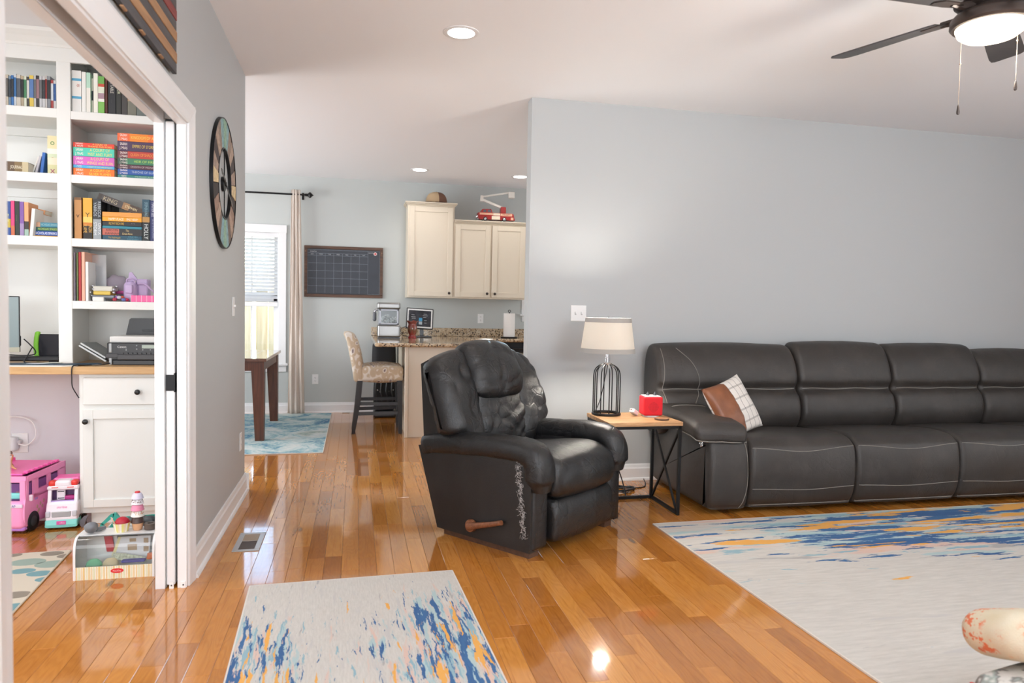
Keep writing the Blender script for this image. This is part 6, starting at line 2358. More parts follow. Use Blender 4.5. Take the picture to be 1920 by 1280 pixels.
sheet('paper', [(-1.95, 4.312), (-1.565, 4.306), (-1.50, 4.345), (-1.56, 4.42), (-1.93, 4.42)], .0003, .006, cm('#eceae4', .8))
sheet('folder', [(-1.93, 4.318), (-1.85, 4.325), (-1.56, 4.318), (-1.47, 4.37), (-1.40, 4.41), (-1.46, 4.45), (-1.58, 4.42), (-1.80, 4.45), (-1.90, 4.42)], .0065, .005, cm('#2c4152', .5))
sheet('paper', [(-1.76, 4.36), (-1.70, 4.352), (-1.62, 4.42), (-1.68, 4.44)], .012, .0015, cm('#dfe3ea', .8))
sheet('leaflet', [(-1.70, 4.37), (-1.60, 4.40), (-1.61, 4.45), (-1.68, 4.43)], .0138, .0012, cm('#d9dcd0', .8))

# ------------------------------------------------------------------ under the desk
po = thing('power_outlet', 'white outlet with a plugged cable low behind the pink toy bus', 'outlet', (-2.05, 4.85, .38))
q = px(38, 830, 4.85)
G().bev(q.x - .045, q.x + .045, 4.844, 4.85, q.z - .06, q.z + .06, .003).build('cover_plate', WHITEP, po)
G().soft((q.x - .035, 4.815, q.z - .0), (.035, .03, .045), .02, 4).build('air_freshener', mat('frosted_white', (.72, .76, .78), .3), po, True)
G().soft((q.x + .005, 4.825, q.z + .012), (.012, .018, .011), .006, 3).build('plug', cm('#c9c9cc', .4), po, True)
cord('white cable arching from the outlet behind the pink toy bus', [(q.x + .006, 4.81, q.z), (q.x + .06, 4.80, q.z - .004), (q.x + .105, 4.80, q.z + .05), (q.x + .09, 4.80, q.z + .13), (q.x + .03, 4.80, q.z + .165), (q.x - .08, 4.80, q.z + .17), (q.x - .15, 4.80, q.z + .19)], .0045, WHITEP)

# pink toy camper
PK = mat('toy_pink', lin('#f9a0d0'), .35)
PKH = mat('toy_hot_pink', lin('#f566b2'), .35)
PUR = mat('toy_purple', lin('#7c4f8f'), .4)
AQ = mat('toy_aqua', lin('#84dcd6'), .4)
bus = thing('toy_bus', 'large pink toy camper bus parked under the desk', 'toy bus', (-1.80, 4.50, 0), math.radians(0))
bx0, bx1, by0, by1 = -1.955, -1.672, 4.205, 4.80
TB0 = Matrix.Translation((-1.712, 4.195, 0)) @ Matrix.Rotation(math.radians(-8.0), 4, 'Z')
TB = TB0 @ Matrix.Diagonal((1, .68, .87, 1)) @ Matrix.Translation((-bx1, -by0, 0))
zb0, zb1 = .028, .358
# side profile (y, z), extruded across x, in pieces that leave the windows open
pl = cr([(4.235, .045), (4.212, .09), (4.213, .17), (4.235, .235)], 4)
sidep = [(p.x, p.y) for p in pl]
g = G()
for (xa, xb) in ((bx1 - .010, bx1), (bx0, bx0 + .010)):
    g.prism([(4.235, .045)] + sidep[1:] + [(by1, .205), (by1, .045)], xa, xb, 'x', T=TB)
    for (ya, yb3) in ((4.225, 4.262), (4.335, 4.40), (4.535, 4.575), (4.70, by1)):
        g.prism([(ya, .20), (ya + (.025 if ya < 4.23 else 0), .325), (yb3 + (.010 if ya < 4.23 else 0), .325), (yb3, .20)], xa, xb, 'x', T=TB)
    g.prism([(4.25, .318), (4.262, .352), (by1, .362), (by1, .318)], xa, xb, 'x', T=TB)
    g.box(xa, xb, 4.40, 4.72, .205, .250, T=TB)
g.soft(((bx0 + bx1) / 2, 4.232, .118), ((bx1 - bx0) / 2 - .001, .030, .086), .028, 5, T=TB)
g.box(bx0 + .002, bx1 - .002, 4.235, 4.262, .318, .354, T=TB)
g.box(bx1 - .03, bx1 - .003, 4.226, 4.25, .19, .33, T=TB)
g.box(bx0, bx1, by1 - .012, by1, .05, .36, T=TB)
g.box(bx0 + .01, bx1 - .01, 4.25, by1 - .01, .05, .06, T=TB)
bb = g.build('body', PK, bus)
g = G()
g.box(bx0 + .012, bx1 - .012, 4.30, by1 - .02, .062, .30, T=TB)
g.build('interior', PUR, bus)
g = G()
g.soft(((bx0 + bx1) / 2, 4.25, .035), ((bx1 - bx0) / 2 - .004, .035, .018), .014, 4, T=TB)
g.build('bumper', mat('toy_lilac', lin('#c18be0'), .4), bus, True)
g = G()
g.bev(bx0 + .005, bx1 - .03, 4.262, by1 - .02, .356, .368, .003, T=TB)
for k in range(7):
    g.bev(bx1 - .040, bx1 - .018, 4.30 + k * .068, 4.345 + k * .068, .362, .378, .003, T=TB)
g.bev(bx0 + .0, bx0 + .012, 4.40, by1 - .02, .362, .388, .003, T=TB)
g.build('roof_deck', PKH, bus)
G().bev(bx0 + .02, bx0 + .09, 4.46, 4.54, .368, .395, .006, T=TB).build('roof_seat', PKH, bus)
for (wy, wx) in ((4.325, bx1), (4.68, bx1), (4.325, bx0 + .03), (4.68, bx0 + .03)):
    T = TB0 @ Matrix.Translation((wx - .028 - bx1, (wy - by0) * .68, .053)) @ Matrix.Rotation(PI / 2, 4, 'Y')
    wh = G().lathe([(.030, 0), (.054, .002), (.056, .008), (.056, .026), (.050, .031), (.030, .031)], 24, T=T).build('wheel', BLKP, bus, True)
    G().lathe([(.028, .0312), (.020, .033), (0, .033)], 18, T=T, cap=False).build('hubcap', mat('hub_dark', (.05, .05, .055), .4), wh, True)
G().soft((bx1 - .075, 4.285, .225), (.034, .016, .020), .014, 4, T=TB).build('dashboard', AQ, bus, True)
g = G()
for k in range(7):
    a_ = -.5 + k * .16
    g.tube([(bx1 - .055, 4.31, .31), (bx1 - .055 + .05 * math.sin(a_), 4.30, .235)], .0025, 5, T=TB)
g.build('hair_strand', cm('#c99a4a', .6), bus)
G().soft((bx1 + .008, 4.275, .215), (.009, .012, .020), .008, 4, T=TB).build('mirror', cm('#f3dfee', .4), bus, True)
g = G()
g.soft((bx1 - .045, 4.203, .178), (.038, .004, .011), .004, 4, T=TB)
hl = g.build('headlight', cm('#e6dced', .3), bus, True)
text('APC', .012, TB @ Vector((bx1 - .045, 4.198, .178)), cm('#5a3fa0', .5), hl)
g = G()
g.bev(bx1 - .0005, bx1 + .0012, 4.345, 4.385, .188, .200, .0004, T=TB)
g.build('door_handle', cm('#b48fd6', .4), bus)
g = G()
for k, (yy, zz) in enumerate(((4.38, .14), (4.40, .115), (4.425, .15), (4.45, .13), (4.47, .16), (4.385, .10))):
    g.lathe([(.013, 0), (.010, .0012), (0, .0014)], 8, T=TB @ Matrix.Translation((bx1, yy, zz)) @ Matrix.Rotation(PI / 2, 4, 'Y'), cap=False)
g.build('sticker', cm('#c9a890', .5), bus)
G().lathe([(.009, 0), (.007, .002), (0, .0022)], 12, T=TB @ Matrix.Translation((bx1 - .03, 4.246, .336)) @ RX, cap=False).build('badge', cm('#f6cfe6', .4), bus)
doll = thing('small_doll', 'small brown haired doll sprawled on the roof of the pink bus', 'doll', (-1.90, 4.62, .375))
SKIN = mat('doll_skin', lin('#d59a72'), .5)
q = px(20, 885, 4.62)


def skinned(name, joints, edges, radii, m, parent, sub=1):
    me = bpy.data.meshes.new(name)
    I = inv_of(parent)
    me.from_pydata([tuple(I @ Vector(j)) for j in joints], edges, [])
    o = bpy.data.objects.new(name, me)
    COL.objects.link(o)
    o.parent = parent
    me.materials.append(m)
    s_ = o.modifiers.new('skin', 'SKIN')
    for i, r_ in enumerate(radii):
        me.skin_vertices[0].data[i].radius = (r_, r_)
    me.skin_vertices[0].data[0].use_root = True
    ss = o.modifiers.new('sub', 'SUBSURF')
    ss.levels = ss.render_levels = sub
    s_.use_smooth_shade = True
    return o


bz = .378
J = [(-1.885, 4.60, bz + .012), (-1.885, 4.59, bz + .045), (-1.885, 4.585, bz + .062), (-1.884, 4.58, bz + .083), (-1.868, 4.585, bz + .055), (-1.852, 4.56, bz + .085), (-1.862, 4.53, bz + .10), (-1.902, 4.585, bz + .055), (-1.915, 4.56, bz + .02), (-1.91, 4.53, bz + .006),
     (-1.872, 4.60, bz + .010), (-1.85, 4.55, bz + .012), (-1.815, 4.515, bz + .008), (-1.90, 4.60, bz + .010), (-1.905, 4.54, bz + .014), (-1.885, 4.49, bz + .007)]
Eg = [(0, 1), (1, 2), (2, 3), (1, 4), (4, 5), (5, 6), (1, 7), (7, 8), (8, 9), (0, 10), (10, 11), (11, 12), (0, 13), (13, 14), (14, 15)]
skinned('body', J, Eg, [.013, .015, .006, .013, .006, .0045, .003, .006, .0045, .003, .009, .007, .004, .009, .007, .004], SKIN, doll)
G().ball((-1.884, 4.588, bz + .090), (.018, .018, .018), 14, 10, warp=lambda o: o * (1 + .15 * noise.noise(o * 90))).build('hair', cm('#5a3722', .7), doll, True)

doll.location = (-1.868, 4.40, .322)
doll.scale = (.9, .9, .9)

# toy ambulance
am = thing('toy_ambulance', 'white toy ambulance with aqua bumper parked beside the pink bus', 'toy car', (-1.56, 4.36, 0))
ax0, ax1, ay0 = -1.640, -1.488, 4.275
TA = Matrix.Translation(((ax0 + ax1) / 2, ay0, 0)) @ Matrix.Rotation(math.radians(5), 4, 'Z') @ Matrix.Diagonal((1, .74, .92, 1)) @ Matrix.Translation((-(ax0 + ax1) / 2, -ay0, 0))
AW = mat('toy_ambulance_white', lin('#f4eef6'), .35)
g = G()
# nose and windscreen frame
nose = [(ay0 + .006, .045), (ay0 - .004, .06), (ay0 + .002, .105), (ay0 + .022, .145), (ay0 + .036, .158), (ay0 + .12, .158), (ay0 + .12, .045)]
g.loft(ax0, ax1, nose, .010, 8, .003, T=TA)
for (xa, xb) in ((ax0 + .004, ax0 + .020), (ax1 - .020, ax1 - .004)):
    g.prism([(ay0 + .030, .155), (ay0 + .052, .238), (ay0 + .075, .238), (ay0 + .060, .155)], xa, xb, 'x', T=TA)
g.bev(ax0 + .0, ax1 - .0, ay0 + .040, ay0 + .085, .228, .252, .006, T=TA)
g.box(ax0 + .004, ax0 + .010, ay0 + .06, ay0 + .27, .05, .245, T=TA).box(ax1 - .010, ax1 - .004, ay0 + .06, ay0 + .27, .05, .245, T=TA)
g.box(ax0 + .004, ax1 - .004, ay0 + .26, ay0 + .27, .05, .26, T=TA)
g.soft(((ax0 + ax1) / 2, ay0 + .085, .262), ((ax1 - ax0) / 2 - .036, .045, .022), .016, 4, T=TA)
g.build('body', AW, am)
G().box(ax0 + .012, ax1 - .012, ay0 + .10, ay0 + .25, .06, .235, T=TA).build('interior', mat('toy_dark_purple', lin('#5a3b66'), .5), am)
g = G()
g.bev(ax0 + .042, ax0 + .082, ay0 + .066, ay0 + .09, .165, .222, .003, T=TA)
st_ = g.build('cabinet', AW, am)
g = G()
for zz_ in (.172, .212):
    g.box(ax0 + .046, ax0 + .078, ay0 + .0648, ay0 + .066, zz_, zz_ + .005, T=TA)
g.build('slot', BLKP, st_)
G().soft((ax1 - .05, ay0 + .085, .175), (.026, .02, .012), .008, 4, T=TA).build('seat', cm('#b0307e', .5), am, True)
G().bev(ax0 + .010, ax1 - .010, ay0 + .035, ay0 + .055, .152, .164, .003, T=TA).build('dashboard', cm('#b59adf', .4), am)
g = G()
g.loft(ax0 - .002, ax1 + .002, [(ay0 - .010, .014), (ay0 - .012, .030), (ay0 - .006, .056), (ay0 + .02, .058), (ay0 + .10, .058), (ay0 + .10, .012)], .008, 6, .002, T=TA)
bpk = g.build('bumper', AQ, am)
G().bev(ax0 + .055, ax1 - .052, ay0 - .0155, ay0 - .012, .030, .052, .001, T=TA).build('number_plate', cm('#e35fae', .4), bpk)
text('Barbie', .011, TA @ Vector(((ax0 + ax1) / 2 + .001, ay0 - .0163, .041)), cm('#f9dcee', .5), bpk)
text('Barbie', .015, TA @ Vector(((ax0 + ax1) / 2 + .002, ay0 + .0085, .131)), cm('#e87fb8', .5), am, facing=Matrix.Rotation(math.radians(-33), 4, 'X') @ RX)
G().bev(ax0 + .030, ax1 - .030, ay0 - .0075, ay0 + .002, .072, .108, .004, T=TA).build('grille', cm('#a9abb0', .3), am)
for sx in (ax0 + .012, ax1 - .012):
    G().soft((sx, ay0 - .001, .092), (.012, .008, .018), .007, 4, T=TA).build('headlight', cm('#c9ccd6', .2), am, True)
for sx in (ax0 + .022, ax1 - .022):
    G().soft((sx, ay0 + .075, .266), (.017, .03, .017), .013, 4, T=TA).build('siren_light', cm('#e23b34', .3), am, True)
g = G()
g.bev(ax0 + .022, ax0 + .055, ay0 + .037, ay0 + .042, .241, .246, .001, T=TA).bev(ax1 - .055, ax1 - .022, ay0 + .037, ay0 + .042, .241, .246, .001, T=TA)
g.build('marker_light', cm('#e23b34', .3), am)
G().bev(ax0 + .01, ax1 - .008, ay0 + .12, ay0 + .27, .250, .285, .010, T=TA).build('rear_roof', PKH, am)
for sx in (ax0 - .001, ax1 - .021):
    for yy in (ay0 + .075, ay0 + .225):
        T = TA @ Matrix.Translation((sx, yy, .036)) @ Matrix.Rotation(PI / 2, 4, 'Y')
        G().lathe([(.020, 0), (.035, .002), (.036, .006), (.036, .018), (.032, .022), (.020, .022)], 20, T=T).build('wheel', BLKP, am, True)
gt = thing('small_grey_toy', 'small grey pointed toy piece beside the toy ambulance', 'toy', (-1.44, 4.31, 0))
G().prism([(-1.488, .03), (-1.462, .058), (-1.440, .062), (-1.452, .038), (-1.460, .0), (-1.475, .0)], 4.30, 4.315, 'y').build('piece', cm('#6d6a72', .5), gt)

# ------------------------------------------------------------------ toy ice cream counter
tcn = thing('toy_ice_cream_counter', 'white toy ice cream counter with striped front on the office floor', 'toy', (-1.05, 3.56, 0))
cx0, cx1, cy0, cy1, HT = -1.222, -.886, 3.460, 3.612, .190
WT = mat('toy_wood_white', (.80, .80, .80), .4)
sp = [(cy0, 0), (cy1, 0), (cy1, HT), (cy0 + .055, HT)] + [(p.x, p.y) for p in cr([(cy0 + .055, HT), (cy0 + .027, .182), (cy0 + .007, .155), (cy0, .11)], 4)[1:]]
for (a, b_) in ((cx0, cx0 + .010), (cx1 - .010, cx1)):
    G().prism(sp, a, b_, 'x').build('side_panel', WT, tcn)
G().box(cx0 + .010, cx1 - .010, cy0 + .05, cy1, HT - .009, HT).build('top_panel', WT, tcn)
G().box(cx0 + .010, cx1 - .010, cy1 - .008, cy1, .0, HT - .009).build('back_panel', WT, tcn)
G().box(cx0 + .010, cx1 - .010, cy0 + .008, cy1 - .008, .0, .008).build('bottom_panel', WT, tcn)
fp = G().box(cx0 + .010, cx1 - .010, cy0 + .002, cy0 + .010, .0, .058).build('front_panel', cm('#f2efe2', .5), tcn)
g = G()
rs = random.Random(6)
x = cx0 + .012
k = 0
while x < cx1 - .016:
    w = (.004, .0085, .003, .007)[k % 4]
    g.box(x, min(x + w, cx1 - .011), cy0 + .0012, cy0 + .0024, .0, .058, k % 3)
    x += w + (.004, .0045, .004, .006)[k % 4]
    k += 1
g.build('stripe', [cm('#e3c98a', .5), cm('#dfe4c2', .5), cm('#e6d3a4', .5)], fp, fix=False)
T = Matrix.Translation(((cx0 + cx1) / 2 + .012, cy0 + .0012, .036)) @ RX @ Matrix.Diagonal((.75, .30, 1, 1))
oo = G().lathe([(.036, 0), (.036, .0012), (0, .0013)], 28, T=T, cap=False).build('badge', cm('#d8202a', .5), fp)
text('Melissa & Doug', .008, ((cx0 + cx1) / 2 + .012, cy0 - .0006, .036), cm('#f7e9e6', .6), fp, .046)
g = G()
ap = cr([(cy0 + .052, HT - .004), (cy0 + .028, .180), (cy0 + .010, .153), (cy0 + .004, .11), (cy0 + .004, .058)], 5)
n_ = len(ap)
vv = [(xx, p.x, p.y) for xx in (cx0 + .010, cx1 - .010) for p in ap]
g.add(vv, [(i, i + 1, n_ + i + 1, n_ + i) for i in range(n_ - 1)])
g.build('clear_window', GLASS, tcn, True)


def ob(name, lab, cat, c):
    return thing(name, lab, cat, c)


def scoop_ball(g, c, r, mi=0):
    g.ball(c, (r, r, r * .86), 16, 10, mi, warp=lambda o: o * (1 + .05 * noise.noise(o * 120)) if o.z < 0 else o)


TZ2 = HT + .0005
ty = 3.60
# scoop
q = Vector((-1.172, 3.535, TZ2))
sc_ = ob('ice_cream_scoop', 'grey toy ice cream scoop on the left of the toy counter', 'toy', q)
GRY = mat('toy_scoop_grey', (.17, .18, .20), .35)
g = G()
g.lathe([(.0, -.036), (.018, -.032), (.030, -.018), (.034, 0), (.031, 0), (.027, -.016), (.016, -.028), (0, -.031)], 20, cap=False, T=Matrix.Translation((q.x, q.y, q.z + .036)) @ Matrix.Rotation(math.radians(-58), 4, 'X') @ Matrix.Rotation(math.radians(-20), 4, 'Y'))
g.tube([(q.x + .02, q.y + .01, q.z + .018), (q.x + .034, q.y + .03, q.z + .012), (q.x + .05, q.y + .06, q.z + .011)], [.014, .012, .009], 10)
g.build('scoop', GRY, sc_, True)
# cup
q = Vector((-1.048, 3.55, TZ2))
cup = ob('ice_cream_cup', 'striped toy cup with a red ice cream scoop', 'toy', q)
g = G()
nst = 24
v, f, mi = [], [], []
for i in range(nst):
    a0, a1 = 2 * PI * i / nst, 2 * PI * (i + 1) / nst
    g.add([(q.x + r * math.cos(a), q.y + r * math.sin(a), q.z + zz) for (a, r, zz) in ((a0, .036, 0), (a1, .036, 0), (a1, .048, .056), (a0, .048, .056))], [(0, 1, 2, 3)], i % 3)
g.add([(q.x + .036 * math.cos(2 * PI * i / nst), q.y + .036 * math.sin(2 * PI * i / nst), q.z) for i in range(nst)], [tuple(range(nst))], 0)
g.build('cup', [cm('#f4f2ea', .5), cm('#e6e08a', .5), cm('#e9d9b0', .5)], cup)
g = G()
scoop_ball(g, (q.x + .004, q.y, q.z + .055), .040)
g.build('ice_cream', mat('toy_red', (.42, .012, .03), .4), cup, True)
G().bar((q.x - .030, q.y - .02, q.z + .05), (q.x - .048, q.y - .03, q.z + .095), .011, .005).build('wooden_spoon', cm('#e8c9b0', .6), cup)
# tower
q = Vector((-.983, 3.56, TZ2))
tw = ob('ice_cream_tower', 'tall stack of toy ice cream scoops on a cone, cherry on top', 'toy', q)
G().lathe([(.021, 0), (.025, .004), (.029, .034), (.031, .040), (.031, .046)], 20, q).build('cone', cm('#dba981', .6), tw, True)
zc_ = q.z + .046
for (nm, c, r, h) in (('chocolate_scoop', '#4a352f', .033, .048), ('sprinkle_scoop', '#f1efe9', .034, .046), ('pink_scoop', '#e58cab', .034, .046), ('dotted_scoop', '#eceaf0', .031, .042), ('whipped_cream', '#dcd8ee', .031, .040)):
    G().lathe([(r * .9, 0), (r * 1.06, .003), (r * 1.06, .007), (r * .96, .012), (r * .93, h * .55), (r * .74, h * .85), (r * .5, h * .99), (0, h)], 22, (q.x, q.y, zc_), cap=False).build(nm, cm(c, .4), tw, True)
    if 'sprinkle' in nm or 'dotted' in nm:
        g = G()
        for k in range(22):
            a, hh = rs.uniform(PI, 2 * PI), rs.uniform(.015, h * .75)
            rr_ = r * (.96 if hh < h * .55 else .85)
            g.ball((q.x + rr_ * math.cos(a), q.y + rr_ * math.sin(a), zc_ + hh), .0026, 6, 4, k % 2)
        g.build('sprinkle', [cm('#8a4a3a', .5), cm('#c98a3a' if 'sprinkle' in nm else '#4a4440', .5)], tw, fix=False)
    zc_ += h * .86
G().lathe([(.013, 0), (.015, .006), (.013, .014), (0, .017)], 14, (q.x, q.y, zc_), cap=False).build('cherry', cm('#d2323c', .35), tw, True)
cup.scale = (.78, .78, .74)
sc_.scale = (.85, .85, .85)
tw.scale = (.80, .80, .72)
# brown ring
q = Vector((-.928, 3.56, TZ2))
rg = ob('brown_ring', 'small brown toy cup at the right end of the toy counter', 'toy', q)
G().lathe([(.022, 0), (.026, .002), (.027, .028), (.025, .030), (.013, .030), (.011, .026), (.011, .010)], 22, q).build('ring', cm('#5a4c44', .5), rg, True)
# inside
INS = []
for (nm, lab, x_, c, c2) in (('mint_scoop', 'mint green toy ice cream scoop inside the counter', -1.155, '#7cc99c', '#3f7a58'), ('vanilla_scoop', 'cream toy ice cream scoop inside the counter', -1.085, '#e9d6ac', None)):
    o_ = ob(nm, lab, 'toy', (x_, 3.55, .012))
    INS.append(o_)
    g = G()
    g.lathe([(.030, .0), (.038, .003), (.038, .010), (.036, .05), (.030, .078), (.018, .094), (0, .10)], 20, (x_, 3.54, .0085 + .0), cap=False)
    g.build('scoop', cm(c, .5), o_, True)
    if c2:
        g = G()
        for k in range(26):
            a, hh = rs.uniform(PI, 2 * PI), rs.uniform(.02, .085)
            r_ = .0365 if hh < .055 else .0365 - (hh - .055) * .5
            g.ball((x_ + r_ * math.cos(a), 3.54 + r_ * math.sin(a), .0085 + hh), .0028, 6, 4)
        g.build('sprinkle', cm(c2, .5), o_)
Ym = 3.565
mc = [px(x, y, Ym) for (x, y) in ((222, 1006), (283, 1003), (279, 1044), (209, 1042))]
mn = ob('menu_card', 'printed toy menu card standing inside the ice cream counter', 'card', (-1.02, Ym, .01))
zc = [(q.x, min(max(q.z, .012), HT - .014)) for q in mc]
G().prism(zc, Ym, Ym + .002, 'y').build('card', cm('#e4e5e8', .6), mn)
g = G()
for (u, w, a_, h) in ((.45, .20, .014, .008), (.45, .58, .020, .014), (.86, .25, .010, .012), (.88, .70, .011, .012)):
    xx = zc[0][0] + (zc[1][0] - zc[0][0]) * u - .006 * w
    zz = zc[0][1] + (zc[3][1] - zc[0][1]) * w
    g.soft((xx, Ym - .0008, zz), (a_, .0008, h), .0007, 3)
g.build('print', cm('#b59f86', .6), mn)
G().prism([zc[0], (zc[0][0] + .012, zc[0][1]), (zc[3][0] + .014, zc[3][1]), zc[3]], Ym - .001, Ym - .0002, 'y').build('stripe', cm('#e8dfae', .6), mn)
for k in range(3):
    b_ = ob('toy_banknote', 'pale green toy banknote lying inside the toy counter, %s of three' % ('leftmost', 'middle', 'rightmost')[k], 'toy money', (-1.05, 3.53, .06))
    c_ = px(226 + 17 * k, 1043 + 2.5 * k, 3.53 - .006 * k)
    T = Matrix.Translation(c_) @ Matrix.Rotation(math.radians(-35 - 4 * k), 4, 'X') @ Matrix.Rotation(math.radians(9 + 3 * k), 4, 'Y')
    G().box(-.036, .036, -.0012, .0004, -.015, .015, T=T).build('note', mat('banknote', (.50, .53, .40), .8, vary=(90, .5)), b_)
pd_ = ob('red_toy_paddle', 'red toy paddle leaning inside the ice cream counter', 'toy', (-1.12, 3.64, .1))
INS.append(pd_)
G().soft((-1.115, 3.648, .175), (.018, .004, .062), .004, 4, warp=lambda o: o + Vector(((.175 - o.z) * .12, 0, 0))).build('paddle', cm('#c94a52', .5), pd_, True)
pb_ = ob('toy_card_block', 'grey toy card block leaning at the back of the toy counter', 'toy', (-1.03, 3.64, .1))
INS.append(pb_)
G().prism([(-1.075, .115), (-1.08, .238), (-.99, .238), (-1.01, .115)], 3.64, 3.652, 'y').build('block', cm('#6f747c', .6), pb_)
fi = ob('orange_toy_figure', 'orange and purple toy pieces at the right inside the toy counter', 'toy', (-.915, 3.53, .009))
INS.append(fi)
g = G()
g.soft((-.912, 3.52, .115), (.016, .014, .022), .012, 4, warp=lambda o: o + Vector((.006 * noise.noise(o * 60), 0, .006 * noise.noise(o * 70))))
g.build('orange_piece', cm('#d9703a', .5), fi, True)
G().soft((-.985, 3.52, .09), (.05, .02, .008), .006, 3).build('purple_piece', cm('#4c4aa0', .5), fi, True)
for o_ in INS:
    o_.location = (o_.location.x, cy0 + (o_.location.y - cy0) * .72, o_.location.z * .72)
    o_.scale = (1, .72, .72)
# things behind the counter
ts = ob('teal_saw', 'teal toy saw lying behind the ice cream counter', 'toy', (-1.02, 3.80, 0))
TEAL = mat('toy_teal', lin('#3ba393'), .4)
YS = 3.74
pt2 = lambda x, y: (px(x, y, YS).x, px(x, y, YS).z)
g = G()
g.prism([pt2(186, 994), pt2(190, 980), pt2(195, 980), pt2(194, 994)], YS - .01, YS + .01, 'y')
g.prism([pt2(190, 981), pt2(207, 964), pt2(216, 961), pt2(213, 969), pt2(195, 983)], YS - .01, YS + .01, 'y')
g.prism([pt2(213, 961), pt2(218, 961), pt2(224, 969), pt2(224, 980), pt2(208, 994), pt2(202, 994), pt2(213, 976)], YS - .01, YS + .01, 'y')
g.build('handle', TEAL, ts)
G().prism([pt2(223, 969), pt2(300, 963), pt2(300, 970), pt2(224, 978)], YS - .004, YS + .004, 'y').build('blade', TEAL, ts)
G().box(px(200, 980, YS).x, px(290, 980, YS).x, YS + .011, YS + .10, 0, .155).build('case', cm('#e9e9e6', .5), ts)
gd = ob('grey_toy_bundle', 'dark grey toy tools heaped behind the ice cream counter', 'toy', (-.93, 3.72, .25))
for k, (x_, y_, r1) in enumerate(((248, 974, .020), (268, 975, .026), (281, 974, .026), (291, 976, .02))):
    q = px(x_, y_, 3.70)
    G().ball((q.x, 3.70 + .01 * (k % 2), q.z), (r1 * 1.2, r1, r1 * .8), 12, 8, warp=lambda o: o * (1 + .25 * noise.noise(o * 60))).build('tool', cm('#4a5054', .4), gd, True)
G().box(-.99, -.86, 3.675, 3.735, .14, .185).build('tray', cm('#55595d', .5), gd)
G().box(-.98, -.87, 3.68, 3.73, 0, .14).build('tray_stand', cm('#e2e2df', .5), gd)

# ------------------------------------------------------------------ polka dot rug in the office
pr_ = thing('dotted_rug', 'cream office rug with grey and teal oval dots', 'rug', (-1.9, 2.95, 0))
rx0, rx1, ry0, ry1 = -2.75, -1.345, 2.02, 3.882
TR_ = Matrix.Translation((-1.374, 3.883, 0)) @ Matrix.Rotation(math.radians(4.3), 4, 'Z') @ Matrix.Translation((-rx1, -ry1, 0))
CRM = mat('rug_cream', lin('#cfc5b4'), .95, bump=(250, .4, .003))
G().bev(rx0, rx1, ry0, ry1, .0006, .009, .003, T=TR_).build('pile', CRM, pr_)
RC_ = [mat('rug_taupe', lin('#8b8175'), .95, bump=(250, .4, .003)), mat('rug_sage', lin('#94a69c'), .95, bump=(250, .4, .003)), mat('rug_teal', lin('#7199a0'), .95, bump=(250, .4, .003))]


def fl(x, y):
    d = R3 * ((x - 960) / F) + DN * ((y - 640) / F) + FW
    return Vector((0, 0, CAMH)) + d * (-CAMH / d.z)


dots = [(fl(*q), r, c) for (q, r, c) in (((20, 1044), .05, 0), ((54, 1042), .052, 0), ((98, 1041), .052, 0), ((128, 1045), .05, 0), ((51.6, 1057), .078, 1), ((99.6, 1060.5), .078, 1),
        ((42, 1074), .054, 2), ((75.5, 1078.5), .056, 2), ((112, 1074), .045, 1), ((89, 1089), .050, 2), ((39, 1099), .070, 0), ((30, 1119), .062, 0), ((30, 1143), .075, 2), ((66, 1108), .05, 1))]
rd = random.Random(12)
for row in range(9):
    for k in range(9):
        p = Vector((-1.84 - k * .15 - (.07 if row % 2 else 0), 3.80 - row * .19, 0))
        if row > 3:
            p.x += .45
        dots.append((p, (.055, .078, .055, .068)[row % 4], (0, 1, 2, 0)[row % 4]))
n_ = 22
for p, r, c in dots:
    bx = lambda y: -1.374 + (3.883 - y) * .075 - .006
    by = lambda x: 3.883 + (x + 1.374) * .075 - .006
    if p.x < rx0 + r + .1 or p.x > bx(p.y) + r * .5 or not (ry0 + r + .05 < p.y < by(p.x) - r * .1):
        continue
    if any((p - q).length < (r + s_) * .82 for q, s_, _ in dots if q is not p and dots.index((q, s_, _)) < dots.index((p, r, c))):
        continue
    pts = []
    for i in range(n_):
        y = p.y + r * .62 * math.sin(2 * PI * i / n_)
        x = min(p.x + r * math.cos(2 * PI * i / n_), bx(y))
        pts.append((x, min(y, by(x))))
    G().prism(pts, .006, .0098, 'z').build('dot', RC_[c], pr_)

# ------------------------------------------------------------------ near right corner: cushions on a pouf
pf_ = thing('pouf', 'low white pouf under the printed cushions near the camera', 'pouf', (2.0, 1.60, .009))
G().soft((2.0, 1.60, .078), (.2, .18, .067), .07, 6, (.02, .02, .01)).build('body', mat('boucle', (.62, .62, .61), .95, bump=(120, .6, .006)), pf_, True)


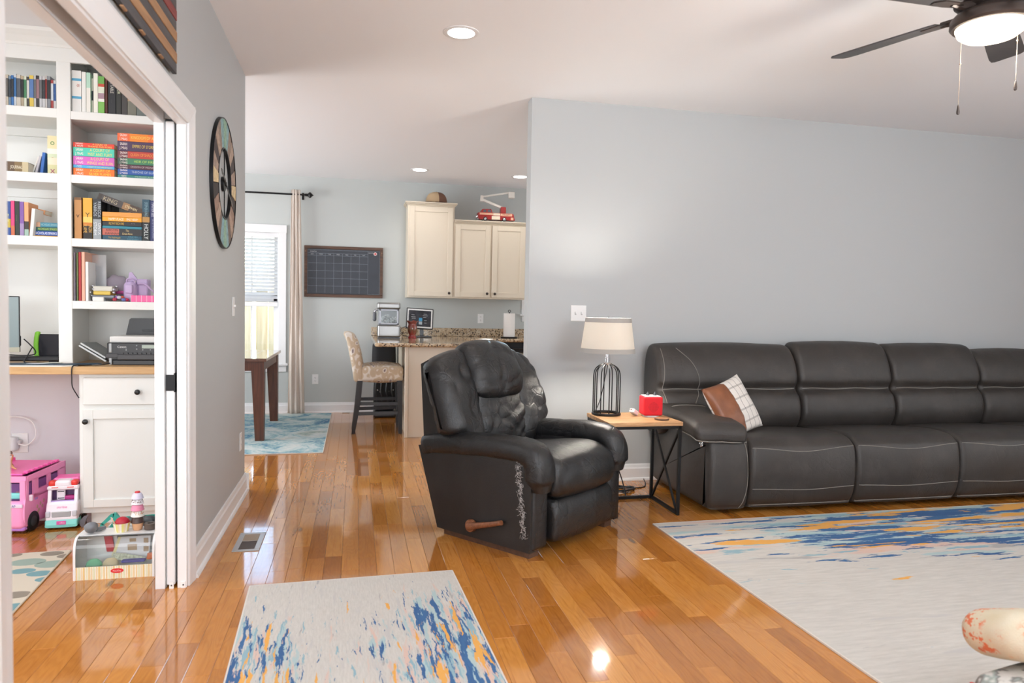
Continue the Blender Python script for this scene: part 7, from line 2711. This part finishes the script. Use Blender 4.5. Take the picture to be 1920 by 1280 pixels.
def cush_fn(k, b):
    v = k.coord()
    n = k.noise(v, 48, 4, .7)
    m_ = k.step(k.noise(k.map(v, (1, 1, 1), (3, 1, 2)), 7, 2, .5), .52, .6)
    f = k.math('MULTIPLY', k.step(n, .52, .56), m_)
    c = k.mix(f, k.ramp(k.noise(v, 9, 3, .5), [(.3, (.55, .47, .32)), (.7, (.62, .56, .44))]), (.62, .16, .075))
    k.put(b.inputs['Base Color'], c)
    k.put(b.inputs['Normal'], k.bump(k.noise(v, 200, 2, .5), .4, .004))


def cush2_fn(k, b):
    v = k.coord()
    n = k.noise(v, 12, 3, .6)
    c = k.ramp(n, [(.38, (.66, .64, .60)), (.48, (.60, .58, .54)), (.53, (.19, .18, .17)), (.60, (.30, .34, .31)), (.66, (.62, .61, .58))])
    k.put(b.inputs['Base Color'], c)


t1 = thing('cream_cushion', 'cream cushion with orange-red print at the lower right corner', 'cushion', (2.05, 1.66, .22))
T = Matrix.Translation((1.985, 1.66, .315)) @ Matrix.Rotation(math.radians(-18), 4, 'X') @ Matrix.Rotation(math.radians(6), 4, 'Y')
G().soft((0, 0, 0), (.20, .11, .062), .058, 8, (.01, .01, .012), T=T).build('cover', mat('orange_print', (.7, .6, .45), .95, fn=cush_fn), t1, True)
t2 = thing('floral_cushion', 'white cushion with grey floral print and red piping under the cream cushion', 'cushion', (2.0, 1.5, .2))
T = Matrix.Translation((1.965, 1.555, .198)) @ Matrix.Rotation(math.radians(-12), 4, 'X') @ Matrix.Rotation(math.radians(14), 4, 'Z')
G().soft((0, 0, 0), (.20, .16, .05), .045, 8, (.0, .0, .012), T=T).build('cover', mat('floral_print', (.6, .6, .57), .95, fn=cush2_fn), t2, True)
G().tube([T @ Vector(p) for p in cr([(-.2, .15, .02), (-.205, 0, .02), (-.2, -.16, .02), (-.1, -.175, .02), (.1, -.175, .02)], 6)], .006, 6).build('piping', cm('#c0463a', .8), t2, True)

# lettering becomes mesh
bpy.context.view_layer.update()
dg = bpy.context.evaluated_depsgraph_get()
for o in TEXTS:
    me = bpy.data.meshes.new_from_object(o.evaluated_get(dg))
    n_ = bpy.data.objects.new('print', me)
    COL.objects.link(n_)
    n_.parent = o.parent
    n_.matrix_basis = o.matrix_basis
    nm = o.name
    bpy.data.objects.remove(o)
    n_.name = 'lettering'
